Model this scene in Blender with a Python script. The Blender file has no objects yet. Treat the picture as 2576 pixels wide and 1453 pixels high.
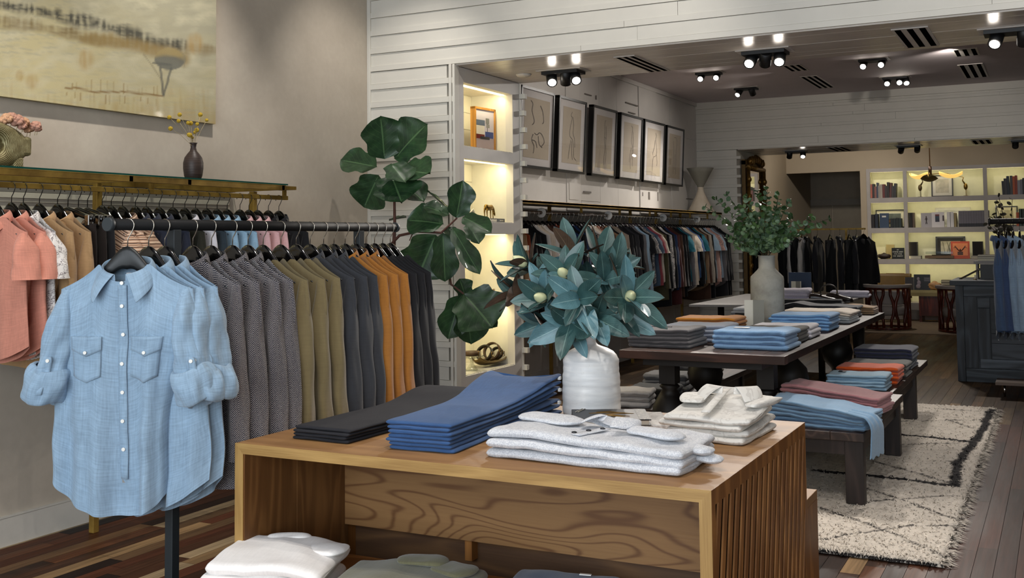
import bpy, bmesh, math, random
from mathutils import Vector, Matrix, noise

SC = bpy.context.scene
COL = SC.collection
PI = math.pi
sin, cos, exp, sqrt = math.sin, math.cos, math.exp, math.sqrt

# ------------------------------------------------------------------ camera
EYE = Vector((0.0, 0.0, 1.5))
F_PX, YAW, PITCH, ROLL, PPX, PPY = 2681.47, 0.4748445, 0.0549434, -0.0105797, 1288.0, 456.72
fwd = Vector((-sin(YAW) * cos(PITCH), cos(YAW) * cos(PITCH), sin(PITCH)))
rt = Vector((cos(YAW), sin(YAW), 0.0))
up = rt.cross(fwd)
R_ = cos(ROLL) * rt + sin(ROLL) * up
U_ = -sin(ROLL) * rt + cos(ROLL) * up
cam_data = bpy.data.cameras.new('camera')
cam = bpy.data.objects.new('camera', cam_data)
COL.objects.link(cam)
cam.matrix_world = Matrix(((R_.x, U_.x, -fwd.x, EYE.x), (R_.y, U_.y, -fwd.y, EYE.y), (R_.z, U_.z, -fwd.z, EYE.z), (0, 0, 0, 1)))
cam_data.sensor_fit = 'HORIZONTAL'
cam_data.sensor_width = 36.0
cam_data.lens = 36.0 * F_PX / 2576.0
cam_data.shift_y = -(726.5 - PPY) / 2576.0
cam_data.clip_end = 100
SC.camera = cam

def ray(px, py):
    return R_ * ((px - PPX) / F_PX) - U_ * ((py - PPY) / F_PX) + fwd
def onz(px, py, z):
    d = ray(px, py); return EYE + d * ((z - EYE.z) / d.z)
def onx(px, py, x):
    d = ray(px, py); return EYE + d * (x / d.x)
def ony(px, py, y):
    d = ray(px, py); return EYE + d * (y / d.y)

# ------------------------------------------------------------------ world, daylight, exposure
SC.view_settings.view_transform = 'Standard'
SC.view_settings.look = 'None'
SC.view_settings.gamma = 1.0
SC.view_settings.use_curve_mapping = False
SC.view_settings.exposure = 0.3
SC.cycles.use_denoising = True
SC.cycles.max_bounces = 7
SC.cycles.diffuse_bounces = 4
SC.cycles.glossy_bounces = 4
SC.cycles.transparent_max_bounces = 12
SC.cycles.sample_clamp_indirect = 6.0
SC.cycles.caustics_reflective = False
SC.cycles.caustics_refractive = False
world = bpy.data.worlds.new('world')
SC.world = world
world.use_nodes = True
world.node_tree.nodes['Background'].inputs[0].default_value = (0.80, 0.90, 1.0, 1)
world.node_tree.nodes['Background'].inputs[1].default_value = 1.0

def area(name, loc, size, sy, energy, color, rot):
    l = bpy.data.lights.new(name, 'AREA'); l.shape = 'RECTANGLE'
    l.size = size; l.size_y = sy; l.energy = energy; l.color = color
    o = bpy.data.objects.new(name, l); COL.objects.link(o)
    o.location = loc; o.rotation_euler = rot
    return o
def spot(name, loc, target, energy, angle=60, blend=0.6, color=(1, .93, .84), radius=.05):
    l = bpy.data.lights.new(name, 'SPOT'); l.energy = energy; l.color = color
    l.spot_size = math.radians(angle); l.spot_blend = blend; l.shadow_soft_size = radius
    o = bpy.data.objects.new(name, l); COL.objects.link(o)
    o.location = loc
    o.rotation_euler = (Vector(target) - Vector(loc)).to_track_quat('-Z', 'Y').to_euler()
    return o
DAY = (.86, .94, 1.0); WARM = (1.0, .90, .78)
# shop-front window behind the photographer: daylight
area('shopfront_daylight', (-0.6, -2.9, 2.0), 6.0, 3.4, 260, DAY, (math.radians(83), 0, 0))
def strip_light(x, y, z, lx, e, rot, color=(1, .87, .50), w=.03):
    return area('led_strip_light', (x, y, z), lx, w, e, color, rot)
for zt_ in (2.697, 2.121, 1.550, .985):      # LED strips behind the top rail of each niche
    o_ = strip_light(-4.068, 7.36, zt_ - .010,   .035, 2.3, (0, math.radians(32), 0), w=.76)
for (xa_, xb_) in ((-3.107, -2.530), (-2.468, -1.195), (-1.131, -.53)):   # LED strips of the far bookcase
    for zt_ in (2.682, 2.115, 1.561, .994):
        strip_light((xa_ + xb_) / 2, 20.575, zt_ - .006, xb_ - xa_ - .02, 0.85 * (xb_ - xa_), (math.radians(35), 0, 0), (1, .92, .63), .03)
# ceiling lights of the three rooms (the front room's own lamps hang above the picture)
for (x, y, tx, ty, tz, e) in ((-3.7, 3.0, -4.75, 2.9, 1.9, 110), (-3.7, 4.6, -4.75, 4.6, 1.6, 110), (-3.9, 6.0, -4.6, 6.7, 1.2, 60),
                              (-2.2, 2.4, -2.8, 3.0, 1.0, 70), (-1.4, 2.6, -1.6, 3.4, .8, 95), (-0.4, 3.2, -1.2, 4.2, .6, 60),
                              (-2.2, 5.2, -2.9, 6.9, 2.3, 60), (0.4, 5.2, -.3, 6.9, 2.9, 45), (-.9, 4.9, -1.0, 6.5, 0, 45)):
    spot('lamp_and_fill_light', (x, y, 4.05), (tx, ty, tz), e, 75, .8, (1, .94, .86))
# ------------------------------------------------------------------ helpers
def lin(h):
    h = h.lstrip('#'); v = [int(h[i:i + 2], 16) / 255 for i in (0, 2, 4)]
    return tuple(c / 12.92 if c <= .04045 else ((c + .055) / 1.055) ** 2.4 for c in v)

class NT:
    """small node-graph writer"""
    def __init__(s, name):
        s.m = bpy.data.materials.new(name); s.m.use_nodes = True
        s.t = s.m.node_tree; s.b = s.t.nodes['Principled BSDF']; s.out = s.t.nodes['Material Output']
    def n(s, typ, **kw):
        nd = s.t.nodes.new(typ)
        for k, v in kw.items():
            setattr(nd, k, v)
        return nd
    def l(s, a, b): s.t.links.new(a, b)
    def set(s, nd, i, v):
        if hasattr(v, 'links') or isinstance(v, bpy.types.NodeSocket): s.l(v, nd.inputs[i])
        else: nd.inputs[i].default_value = v
    def math(s, op, a, b=0.0, c=None):
        nd = s.n('ShaderNodeMath', operation=op)
        s.set(nd, 0, a); s.set(nd, 1, b)
        if c is not None: s.set(nd, 2, c)
        return nd.outputs[0]
    def mix(s, f, a, b, mode='MIX'):
        nd = s.n('ShaderNodeMix', data_type='RGBA', blend_type=mode)
        s.set(nd, 0, f)
        for i, v in ((6, a), (7, b)):
            if isinstance(v, tuple): nd.inputs[i].default_value = (*v[:3], 1)
            else: s.l(v, nd.inputs[i])
        return nd.outputs[2]
    def coord(s, kind='Object', scale=(1, 1, 1), rot=(0, 0, 0)):
        tc = s.n('ShaderNodeTexCoord'); mp = s.n('ShaderNodeMapping')
        mp.inputs['Scale'].default_value = scale; mp.inputs['Rotation'].default_value = rot
        s.l(tc.outputs[kind], mp.inputs[0]); return mp.outputs[0]
    def noise(s, vec, scale, detail=3, rough=.55, dist=0.0):
        nd = s.n('ShaderNodeTexNoise'); nd.inputs['Scale'].default_value = scale
        nd.inputs['Detail'].default_value = detail; nd.inputs['Roughness'].default_value = rough
        nd.inputs['Distortion'].default_value = dist
        if vec is not None: s.l(vec, nd.inputs['Vector'])
        return nd.outputs['Fac']
    def ramp(s, f, stops, interp='LINEAR'):
        nd = s.n('ShaderNodeValToRGB'); cr = nd.color_ramp; cr.interpolation = interp
        while len(cr.elements) < len(stops): cr.elements.new(.5)
        for e, (p, c) in zip(cr.elements, stops):
            e.position = p; e.color = (*c[:3], 1) if isinstance(c, tuple) else (c, c, c, 1)
        s.l(f, nd.inputs[0]); return nd.outputs[0]
    def sep(s, vec):
        nd = s.n('ShaderNodeSeparateXYZ'); s.l(vec, nd.inputs[0]); return nd.outputs
    def bump(s, h, strength=.3, dist=.01):
        nd = s.n('ShaderNodeBump'); nd.inputs['Strength'].default_value = strength
        nd.inputs['Distance'].default_value = dist
        s.l(h, nd.inputs['Height']); s.l(nd.outputs[0], s.b.inputs['Normal'])
    def base(s, c):
        if isinstance(c, tuple): s.b.inputs['Base Color'].default_value = (*c[:3], 1)
        else: s.l(c, s.b.inputs['Base Color'])
    def pr(s, rough=.6, metal=0, spec=.5, coat=0, sheen=0):
        i = s.b.inputs
        i['Roughness'].default_value = rough; i['Metallic'].default_value = metal
        i['Specular IOR Level'].default_value = spec; i['Coat Weight'].default_value = coat
        i['Coat Roughness'].default_value = .05; i['Sheen Weight'].default_value = sheen
        return s.m

_mc = {}
def once(f):
    def g(*a, **k):
        key = (f.__name__, a, tuple(sorted(k.items())))
        if key not in _mc: _mc[key] = f(*a, **k)
        return _mc[key]
    return g

@once
def plain(hexc, rough=.6, metal=0, coat=0, var=.06, scale=6, bump=0, bscale=60, spec=.5, name='paint'):
    t = NT(name); c = lin(hexc)
    n = t.noise(t.coord('Object'), scale, 4)
    lo = tuple(x * (1 - var) for x in c); hi = tuple(min(1, x * (1 + var)) for x in c)
    t.base(t.ramp(n, [(.3, lo), (.7, hi)]))
    if bump: t.bump(t.noise(t.coord('Object'), bscale, 3), bump, .01)
    return t.pr(rough, metal, spec, coat)

@once
def fabric(hexc, var=.12, slub=0.0, rough=.9, weave=700, sheen=.15, name='cloth'):
    """woven cloth: fine thread bump and slubs along both thread directions (UV is in metres)"""
    t = NT(name); c = lin(hexc)
    u = t.noise(t.coord('UV', (14, 160, 1)), 1, 3, .6); v = t.noise(t.coord('UV', (160, 14, 1)), 1, 3, .6)
    big = t.noise(t.coord('UV', (9, 9, 1)), 1, 3)
    f = t.math('ADD', t.math('MULTIPLY', u, .4), t.math('ADD', t.math('MULTIPLY', v, .4), t.math('MULTIPLY', big, .2)))
    lo = tuple(x * (1 - var - slub) for x in c); hi = tuple(min(1, x * (1 + var + slub) + slub * .04) for x in c)
    t.base(t.ramp(f, [(.36, lo), (.64, hi)]))
    w = t.math('MULTIPLY', t.math('SINE', t.math('MULTIPLY', t.sep(t.coord('UV'))[0], weave * 3)), t.math('SINE', t.math('MULTIPLY', t.sep(t.coord('UV'))[1], weave * 3)))
    t.bump(t.math('ADD', t.math('MULTIPLY', w, .25), t.math('MULTIPLY', f, 1.2)), .25, .002)
    return t.pr(rough, 0, .2, 0, sheen)

@once
def herringbone():
    t = NT('herringbone_knit')
    x, y, z = t.sep(t.coord('UV'))
    wob = t.math('MULTIPLY', t.noise(t.coord('UV', (20, 20, 1)), 1, 3), .012)
    x2 = t.math('ADD', x, wob)
    zig = t.math('ABSOLUTE', t.math('SUBTRACT', t.math('FRACT', t.math('MULTIPLY', x2, 22)), .5))
    ph = t.math('ADD', t.math('MULTIPLY', y, 150), t.math('MULTIPLY', zig, 5.5))
    st = t.math('SINE', t.math('MULTIPLY', ph, 6.2832 * .95))
    fl = t.noise(t.coord('UV', (330, 330, 1)), 1, 2)
    big = t.noise(t.coord('UV', (16, 5, 1)), 1, 3)
    f = t.math('ADD', st, t.math('MULTIPLY', t.math('SUBTRACT', fl, .5), 2.4))
    c = t.ramp(t.math('MULTIPLY_ADD', f, .35, .5), [(.3, lin('1d2030')), (.56, lin('3e3b44')), (.66, lin('a79c98')), (.92, lin('d8cfc8'))])
    c = t.mix(t.math('MULTIPLY', big, .5), c, lin('25283c'))
    t.base(c); t.bump(f, .6, .003)
    return t.pr(.95, 0, .15, 0, .2)

@once
def striped(cols, per=.02, name='striped_cloth', axis=1):
    t = NT(name); v = t.sep(t.coord('UV'))[axis]
    wob = t.math('MULTIPLY', t.noise(t.coord('UV', (8, 8, 1)), 1, 2), .01)
    f = t.math('FRACT', t.math('DIVIDE', t.math('ADD', v, wob), per * len(cols)))
    t.base(t.ramp(f, [(i / len(cols), lin(c)) for i, c in enumerate(cols)], 'CONSTANT'))
    return t.pr(.9, 0, .2, 0, .1)

@once
def printed(bg, fg, scale=26, th=.56, name='printed_cloth', dist=2.0):
    t = NT(name)
    n = t.noise(t.coord('UV', (scale, scale, 1)), 1, 2, .5, dist)
    k = t.math('ABSOLUTE', t.math('SUBTRACT', n, .5))
    n2 = t.noise(t.coord('UV', (scale * .6, scale * .6, 1)), 1, 1)
    f = t.math('MULTIPLY', t.math('LESS_THAN', k, .035), t.math('GREATER_THAN', n2, .44))
    f = t.math('MAXIMUM', f, t.math('GREATER_THAN', n, th + .08))
    t.base(t.mix(f, lin(bg), lin(fg)))
    return t.pr(.9, 0, .2, 0, .1)

@once
def boucle(bg, fg, name='knit', scale=260, rows=240):
    """textured knit: bumpy loops in two close tones"""
    t = NT(name)
    a = t.noise(t.coord('UV', (scale, scale, 1)), 1, 2, .6, 1.0)
    b = t.noise(t.coord('UV', (scale * .25, scale * .25, 1)), 1, 2)
    f = t.math('ADD', t.math('MULTIPLY', a, .7), t.math('MULTIPLY', b, .3))
    t.base(t.ramp(f, [(.42, lin(fg)), (.56, lin(bg))]))
    t.bump(a, .6, .004)
    return t.pr(.95, 0, .15, 0, .2)

@once
def wood(c1, c2, axis=0, scale=1.0, rough=.45, grain=14, coat=0, name='wood', lines=.55, stretch=7.0, seed=0.0, power=2.2):
    """grain runs along `axis`; contour lines of a stretched noise give cathedral figure"""
    t = NT(name)
    sc = [scale * 5.0] * 3; sc[axis] = scale * 5.0 / stretch
    v = t.coord('Object', tuple(sc))
    if seed:
        ad = t.n('ShaderNodeVectorMath', operation='ADD'); t.l(v, ad.inputs[0]); ad.inputs[1].default_value = (seed, seed * 1.7, seed * .6); v = ad.outputs[0]
    n = t.noise(v, 1, 2, .45, .2)
    ring = t.math('MULTIPLY_ADD', t.math('SINE', t.math('MULTIPLY', n, grain * 6.28)), .5, .5)
    ring = t.math('POWER', ring, power)
    fs = [scale * 160.0] * 3; fs[axis] = scale * 5.0
    fine = t.noise(t.coord('Object', tuple(fs)), 1, 3, .6)
    f = t.math('ADD', t.math('MULTIPLY', ring, lines), t.math('MULTIPLY', fine, 1 - lines))
    bs = [scale * 2.2] * 3; bs[axis] = scale * .6
    big = t.noise(t.coord('Object', tuple(bs)), 1, 2)
    c = t.ramp(f, [(.15, lin(c1)), (.8, lin(c2))])
    c = t.mix(t.math('MULTIPLY', t.math('SUBTRACT', big, .35), .5), c, lin(c2))
    t.base(c); t.bump(fine, .12, .002)
    return t.pr(rough, 0, .4, coat)

@once
def glow(hexc, strength, name='lit_surface'):
    t = NT(name); e = t.n('ShaderNodeEmission')
    e.inputs[0].default_value = (*lin(hexc), 1); e.inputs[1].default_value = strength
    t.l(e.outputs[0], t.out.inputs[0]); return t.m

@once
def pane(hexc='ffffff', refl=.08, tint=.97, name='glass_pane', rough=.02):
    t = NT(name); tr = t.n('ShaderNodeBsdfTransparent'); gl = t.n('ShaderNodeBsdfGlossy')
    c = lin(hexc); tr.inputs[0].default_value = (c[0] * tint, c[1] * tint, c[2] * tint, 1)
    gl.inputs['Roughness'].default_value = rough
    fr = t.n('ShaderNodeFresnel'); fr.inputs[0].default_value = 1.5
    mx = t.n('ShaderNodeMixShader'); geo = t.n('ShaderNodeNewGeometry'); t.l(t.math('MULTIPLY', t.math('ADD', fr.outputs[0], refl), t.math('SUBTRACT', 1.0, geo.outputs['Backfacing'])), mx.inputs[0])
    t.l(tr.outputs[0], mx.inputs[1]); t.l(gl.outputs[0], mx.inputs[2]); t.l(mx.outputs[0], t.out.inputs[0])
    return t.m

@once
def vcol(rough=.6, name='painted_canvas', coat=0, bump=0, bscale=200, attr='col', grain=0.0):
    t = NT(name); a = t.n('ShaderNodeAttribute'); a.attribute_name = attr
    t.base(a.outputs['Color'])
    if bump: t.bump(t.noise(t.coord('Object'), bscale, 3), bump, .004)
    return t.pr(rough, 0, .4, coat)

class MB:
    """collects geometry for ONE mesh object"""
    def __init__(s): s.v = []; s.f = []; s.uv = []; s.mi = []; s.sm = []; s.cols = {}
    def add(s, vs, fs, mi=0, smooth=True, uvs=None):
        o = len(s.v); s.v += [tuple(p) for p in vs]
        for k, f in enumerate(fs):
            s.f.append([o + i for i in f]); s.mi.append(mi); s.sm.append(smooth)
            s.uv.append(uvs[k] if uvs else None)
        return o
    def box(s, c, d, rz=0.0, mi=0, mat=None):
        x, y, z = (q / 2 for q in d)
        vs = [Vector((a * x, b * y, e * z)) for a in (-1, 1) for b in (-1, 1) for e in (-1, 1)]
        M_ = Matrix.Translation(c) @ (mat if mat is not None else Matrix.Rotation(rz, 4, 'Z'))
        vs = [M_ @ p for p in vs]
        s.add(vs, [(0, 1, 3, 2), (4, 6, 7, 5), (0, 4, 5, 1), (2, 3, 7, 6), (0, 2, 6, 4), (1, 5, 7, 3)], mi, False)
        return s
    def bx(s, x0, x1, y0, y1, z0, z1, mi=0):
        return s.box(((x0 + x1) / 2, (y0 + y1) / 2, (z0 + z1) / 2), (abs(x1 - x0), abs(y1 - y0), abs(z1 - z0)), 0, mi)
    def loft(s, rings, cap0=True, cap1=True, mi=0, smooth=True, closed=True, uvfn=None, loop=False):
        n = len(rings[0]); vs = [p for r in rings for p in r]; fs = []; uvs = []
        us = [0.0]
        mid = rings[len(rings) // 2]
        for k in range(n): us.append(us[-1] + (Vector(mid[(k + 1) % n]) - Vector(mid[k])).length)
        vv = [0.0]
        for i in range(len(rings) - 1): vv.append(vv[-1] + max((Vector(rings[i + 1][k]) - Vector(rings[i][k])).length for k in (0, n // 3, n // 2)))
        m = len(rings)
        for i in range(m if loop else m - 1):
            i2 = (i + 1) % m
            for k in range(n if closed else n - 1):
                k2 = (k + 1) % n
                fs.append((i * n + k, i * n + k2, i2 * n + k2, i2 * n + k))
                a, b = vv[i], (vv[i + 1] if i + 1 < m else vv[i] + .1)
                uvs.append(((us[k], -a), (us[k + 1], -a), (us[k + 1], -b), (us[k], -b)))
        if closed and not loop:
            if cap0: fs.append(tuple(range(n))[::-1]); uvs.append(tuple((p[0], p[1]) for p in rings[0])[::-1])
            if cap1: fs.append(tuple((m - 1) * n + k for k in range(n))); uvs.append(tuple((p[0], p[1]) for p in rings[-1]))
        s.add(vs, fs, mi, smooth, uvs); return s
    def tube(s, path, r, n=8, mi=0, caps=True, loop=False):
        P = [Vector(p) for p in path]; rings = []
        m = len(P); prev = None
        for i, p in enumerate(P):
            a = P[(i - 1) % m] if (i > 0 or loop) else P[0]; b = P[(i + 1) % m] if (i < m - 1 or loop) else P[-1]
            t = (b - a).normalized() if (b - a).length > 1e-9 else Vector((0, 0, 1))
            if prev is None: u = t.orthogonal().normalized()
            else:
                u = prev - t * prev.dot(t); u = u.normalized() if u.length > 1e-6 else t.orthogonal().normalized()
            prev = u; w = t.cross(u)
            rr = r[i] if isinstance(r, (list, tuple)) else r
            rings.append([p + (u * cos(2 * PI * k / n) + w * sin(2 * PI * k / n)) * rr for k in range(n)])
        return s.loft(rings, caps, caps, mi, True, True, None, loop)
    def lathe(s, prof, n=32, c=(0, 0, 0), mi=0, cap0=True, cap1=True, noise_=0.0):
        rings = []
        for (r, z) in prof:
            rr = max(r, 1e-4)
            rings.append([(c[0] + rr * cos(2 * PI * k / n), c[1] + rr * sin(2 * PI * k / n), c[2] + z) for k in range(n)])
        return s.loft(rings, cap0, cap1, mi)
    def cyl(s, a, b, r, n=16, mi=0, r2=None):
        a, b = Vector(a), Vector(b); t = (b - a).normalized(); u = t.orthogonal().normalized(); w = t.cross(u)
        r2 = r if r2 is None else r2
        R1 = [a + (u * cos(2 * PI * k / n) + w * sin(2 * PI * k / n)) * r for k in range(n)]
        R2 = [b + (u * cos(2 * PI * k / n) + w * sin(2 * PI * k / n)) * r2 for k in range(n)]
        o = s.add(R1 + R2, [(k, (k + 1) % n, n + (k + 1) % n, n + k) for k in range(n)], mi, True)
        s.f.append([o + k for k in range(n)][::-1]); s.f.append([o + n + k for k in range(n)])
        s.mi += [mi, mi]; s.sm += [False, False]; s.uv += [None, None]
        return s
    def grid(s, nu, nv, fn, mi=0, smooth=True, su=1.0, sv=1.0, thick=0.0):
        vs = [fn(i / nu, j / nv) for j in range(nv + 1) for i in range(nu + 1)]
        fs = []; uvs = []
        for j in range(nv):
            for i in range(nu):
                a = j * (nu + 1) + i
                fs.append((a, a + 1, a + nu + 2, a + nu + 1))
                uvs.append(((i / nu * su, j / nv * sv), ((i + 1) / nu * su, j / nv * sv), ((i + 1) / nu * su, (j + 1) / nv * sv), (i / nu * su, (j + 1) / nv * sv)))
        s.add(vs, fs, mi, smooth, uvs); return s
    def ball(s, c, r, nu=10, nv=7, mi=0, sq=(1, 1, 1), jit=0.0, seed=0):
        rings = []
        for j in range(nv + 1):
            th = PI * (0.02 + .96 * j / nv)
            rg = []
            for k in range(nu):
                d = Vector((sin(th) * cos(2 * PI * k / nu), sin(th) * sin(2 * PI * k / nu), cos(th)))
                q = 1 + jit * noise.noise(d * 2.3 + Vector((seed * 3.1, seed, 0)))
                rg.append((c[0] + d.x * r * sq[0] * q, c[1] + d.y * r * sq[1] * q, c[2] + d.z * r * sq[2] * q))
            rings.append(rg)
        return s.loft(rings, True, True, mi)
    def mesh(s, name, mats):
        me = bpy.data.meshes.new(name)
        me.from_pydata(s.v, [], s.f)
        for m in mats: me.materials.append(m)
        me.polygons.foreach_set('material_index', s.mi)
        me.polygons.foreach_set('use_smooth', s.sm)
        if any(u is not None for u in s.uv):
            L = me.uv_layers.new(name='uv'); arr = []
            for f, u in zip(s.f, s.uv):
                if u is None or len(u) != len(f): arr += [0.0, 0.0] * len(f)
                else:
                    for p in u: arr += [p[0], p[1]]
            L.data.foreach_set('uv', arr)
        me.update(); return me
    def build(s, name, mats, parent=None, loc=None, rz=0.0, bevel=0, sub=0, solid=0, auto=False):
        if not isinstance(mats, (list, tuple)): mats = [mats]
        o = bpy.data.objects.new(name, s.mesh(name, mats)); COL.objects.link(o)
        if parent is not None: o.parent = parent
        if loc is not None: o.location = loc
        if rz: o.rotation_euler = (0, 0, rz)
        if solid:
            md = o.modifiers.new('solidify', 'SOLIDIFY'); md.thickness = solid; md.offset = 0
        if bevel:
            md = o.modifiers.new('bevel', 'BEVEL'); md.width = bevel; md.segments = 2; md.limit_method = 'ANGLE'; md.angle_limit = .6
        if sub:
            md = o.modifiers.new('subsurf', 'SUBSURF'); md.levels = sub; md.render_levels = sub
        return o

def thing(name, label, cat, loc=(0, 0, 0), rz=0.0, group=None):
    o = bpy.data.objects.new(name, None); COL.objects.link(o)
    o.location = loc; o.rotation_euler = (0, 0, rz); o.empty_display_size = .05
    o['label'] = label; o['category'] = cat
    if group: o['group'] = group
    return o
def tag(o, label, cat, group=None):
    o['label'] = label; o['category'] = cat
    if group: o['group'] = group
    return o
def struct(o): o['kind'] = 'structure'; return o
def dup(root, loc, rz=0.0, label=None, group=None, mats=None):
    """copy a thing with its parts and sub-parts; mats maps part name -> material for that copy"""
    r = root.copy(); COL.objects.link(r); r.location = loc; r.rotation_euler = (0, 0, rz)
    if label: r['label'] = label
    if group: r['group'] = group
    def kids(o, c):
        for ch in list(o.children):
            d = ch.copy(); COL.objects.link(d); d.parent = c
            d.matrix_parent_inverse = ch.matrix_parent_inverse
            recolour(d, mats); kids(ch, d)
    kids(root, r)
    return r
def recolour(o, mats):
    if not mats: return
    nm = o.name.split('.')[0]
    m = mats.get(nm, mats.get('*'))
    if m is not None and o.type == 'MESH' and nm not in ('button', 'hem_label'):
        o.material_slots[0].link = 'OBJECT'; o.material_slots[0].material = m
ONES = ['', 'first', 'second', 'third', 'fourth', 'fifth', 'sixth', 'seventh', 'eighth', 'ninth', 'tenth', 'eleventh', 'twelfth', 'thirteenth', 'fourteenth', 'fifteenth', 'sixteenth', 'seventeenth', 'eighteenth', 'nineteenth']
TENS = {2: 'twent', 3: 'thirt', 4: 'fort', 5: 'fift', 6: 'sixt', 7: 'sevent', 8: 'eight'}
def ordw(n):
    if n < 20: return ONES[n]
    t, u = divmod(n, 10)
    return TENS[t] + ('ieth' if u == 0 else 'y-' + ONES[u])
def ns(x, y=0.0, z=0.0): return noise.noise(Vector((x, y, z)))
def sst(a, b, x):
    t = min(1, max(0, (x - a) / (b - a))); return t * t * (3 - 2 * t)
# ------------------------------------------------------------------ setting
XL, YF, ZS = -4.758, 6.835, 2.815        # beige wall plane, first shiplap wall, soffit height
YB = 7.94                                # back of the first thick wall
XL2, YF2, YB2, ZC2 = -4.885, 15.634, 16.9, 3.55
XJ, XJ2 = -3.98, -4.246                  # left jambs of the two openings
XR = 3.2
random.seed(5)
m_paint = plain('d9d5cb', .5, var=.04, scale=3, bump=.05, bscale=40, name='white_board_paint')
m_paint2 = plain('cdc9c4', .5, var=.05, scale=2.5, bump=.05, bscale=40, name='white_door_paint')
m_dark = plain('0a0908', 1.0, spec=0.0, name='dark_gap')

def setcol(o, cols, name='col'):
    a = o.data.color_attributes.new(name, 'FLOAT_COLOR', 'POINT')
    flat = []
    for c in cols: flat += [c[0], c[1], c[2], 1.0]
    a.data.foreach_set('color', flat)

# floor: every plank has its own tone of reclaimed timber
def floor():
    mb = MB(); cols = []
    pal = {'near': ['2b1c15', '3c2518', '4e2d1c', '5f3b25', '6c5036', '7d6446', '35241b', '201613', '47281a', '55402c', '8d7a5e'],
           'aisle': ['3a1f15', '42241a', '341b14', '47281a', '3b2219', '341e16'],
           'far': ['4b3826', '554029', '3e2e1f', '47351f', '5b4730']}
    w = .088; n = int((XR - (XL2 - .1)) / w)
    for i in range(n):
        x0 = XL2 - .1 + i * w; y = -3.0 - random.random()
        while y < 24:
            L = random.uniform(.5, 2.1)
            ym = y + L / 2
            k = 'far' if ym > 9.6 + random.uniform(-.4, .4) else ('aisle' if x0 > -.62 else 'near')
            c = lin(random.choice(pal[k])); q = random.uniform(.85, 1.15)
            o = mb.add([(x0 + .001, y + .001, 0), (x0 + w - .001, y + .001, 0), (x0 + w - .001, y + L - .001, 0), (x0 + .001, y + L - .001, 0)], [(0, 1, 2, 3)], 0, False)
            cols += [(c[0] * q, c[1] * q, c[2] * q)] * 4
            y += L
    o = mb.add([(XL2 - .2, -3.6, -.004), (XR, -3.6, -.004), (XR, 24.6, -.004), (XL2 - .2, 24.6, -.004)], [(0, 1, 2, 3)], 0, False)
    cols += [lin('120c0a')] * 4
    t = NT('reclaimed_floor_boards'); a = t.n('ShaderNodeAttribute'); a.attribute_name = 'col'
    g = t.noise(t.coord('Object', (60, 2.2, 1)), 1, 5, .65); g2 = t.noise(t.coord('Object', (9, .9, 1)), 1, 3)
    f = t.math('ADD', t.math('MULTIPLY', g, .7), t.math('MULTIPLY', g2, .5))
    k = t.ramp(f, [(.38, .42), (.78, 1.5)])
    t.base(t.mix(1.0, a.outputs['Color'], k, 'MULTIPLY'))
    t.bump(g, .12, .003)
    r = t.ramp(g2, [(.3, .42), (.7, .6)]); m = t.pr(.5, 0, .12)
    t.l(r, t.b.inputs['Roughness'])
    o = struct(mb.build('floor', m)); setcol(o, cols)
floor()

# beige plaster wall on the left, with its baseboard and the moulding behind the rail
t = NT('beige_plaster')
n1 = t.noise(t.coord('Object', (1, 1.1, 1.3)), 1.6, 5, .6); n2 = t.noise(t.coord('Object'), 26, 4)
f = t.math('ADD', t.math('MULTIPLY', n1, .8), t.math('MULTIPLY', n2, .2))
t.base(t.ramp(f, [(.32, lin('b9ae9f')), (.52, lin('c3b8a9')), (.7, lin('cdc3b3'))])); t.bump(n2, .08, .01)
m_beige = t.pr(.8, 0, .2)
struct(MB().bx(XL - .15, XL, -3.0, YF + .01, 0, 4.2).build('wall_left', m_beige))
struct(MB().bx(XL, XL + .016, -3.0, YF, 0, .142).bx(XL, XL + .02, -3.0, YF, .142, .15).build('baseboard_left', plain('d3cec4', .45, name='baseboard_paint')))
zt = onx(0, 482, XL).z
struct(MB().bx(XL, XL + .018, -3.0, onx(572, 518, XL).y, zt - .03, zt).bx(XL, XL + .01, -3.0, onx(572, 518, XL).y, zt - .05, zt - .03).build('trim_1', m_beige, bevel=.003))

PER, ST = .14, .043
def shiplap(mb, x0, x1, yface, z0, z1, face=-1, ext=0.0, ztop=None, seed=0, gapy=.02):
    """boards on a wall whose face looks towards -Y (face=-1) or +Y; every second course is a narrow lath that stands proud"""
    r = random.Random(seed); z = ZS - PER * 25
    while z < z1:
        a, b = max(z, z0), min(z + ST, z1)
        def bd(za, zb, th, xe):
            if zb - za < .004: return
            xs = [x0]
            while xs[-1] < xe - 1.2: xs.append(min(xs[-1] + r.uniform(1.4, 3.2), xe - .4))
            if xs[-1] < xe: xs.append(xe)
            for p, q in zip(xs, xs[1:]):
                j = r.uniform(-.0015, .0015)
                if face < 0: mb.bx(p + .0012, q - .0012, yface - th + j, yface + .02, za + .001, zb - .0015)
                else: mb.bx(p + .0012, q - .0012, yface - .02, yface + th + j, za + .001, zb - .0015)
        bd(a, b, .021, x1 + ext + (r.uniform(-.006, .006) if ext else 0))
        a, b = max(z + ST, z0), min(z + PER, z1)
        bd(a, b, .012, x1)
        z += PER

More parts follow.
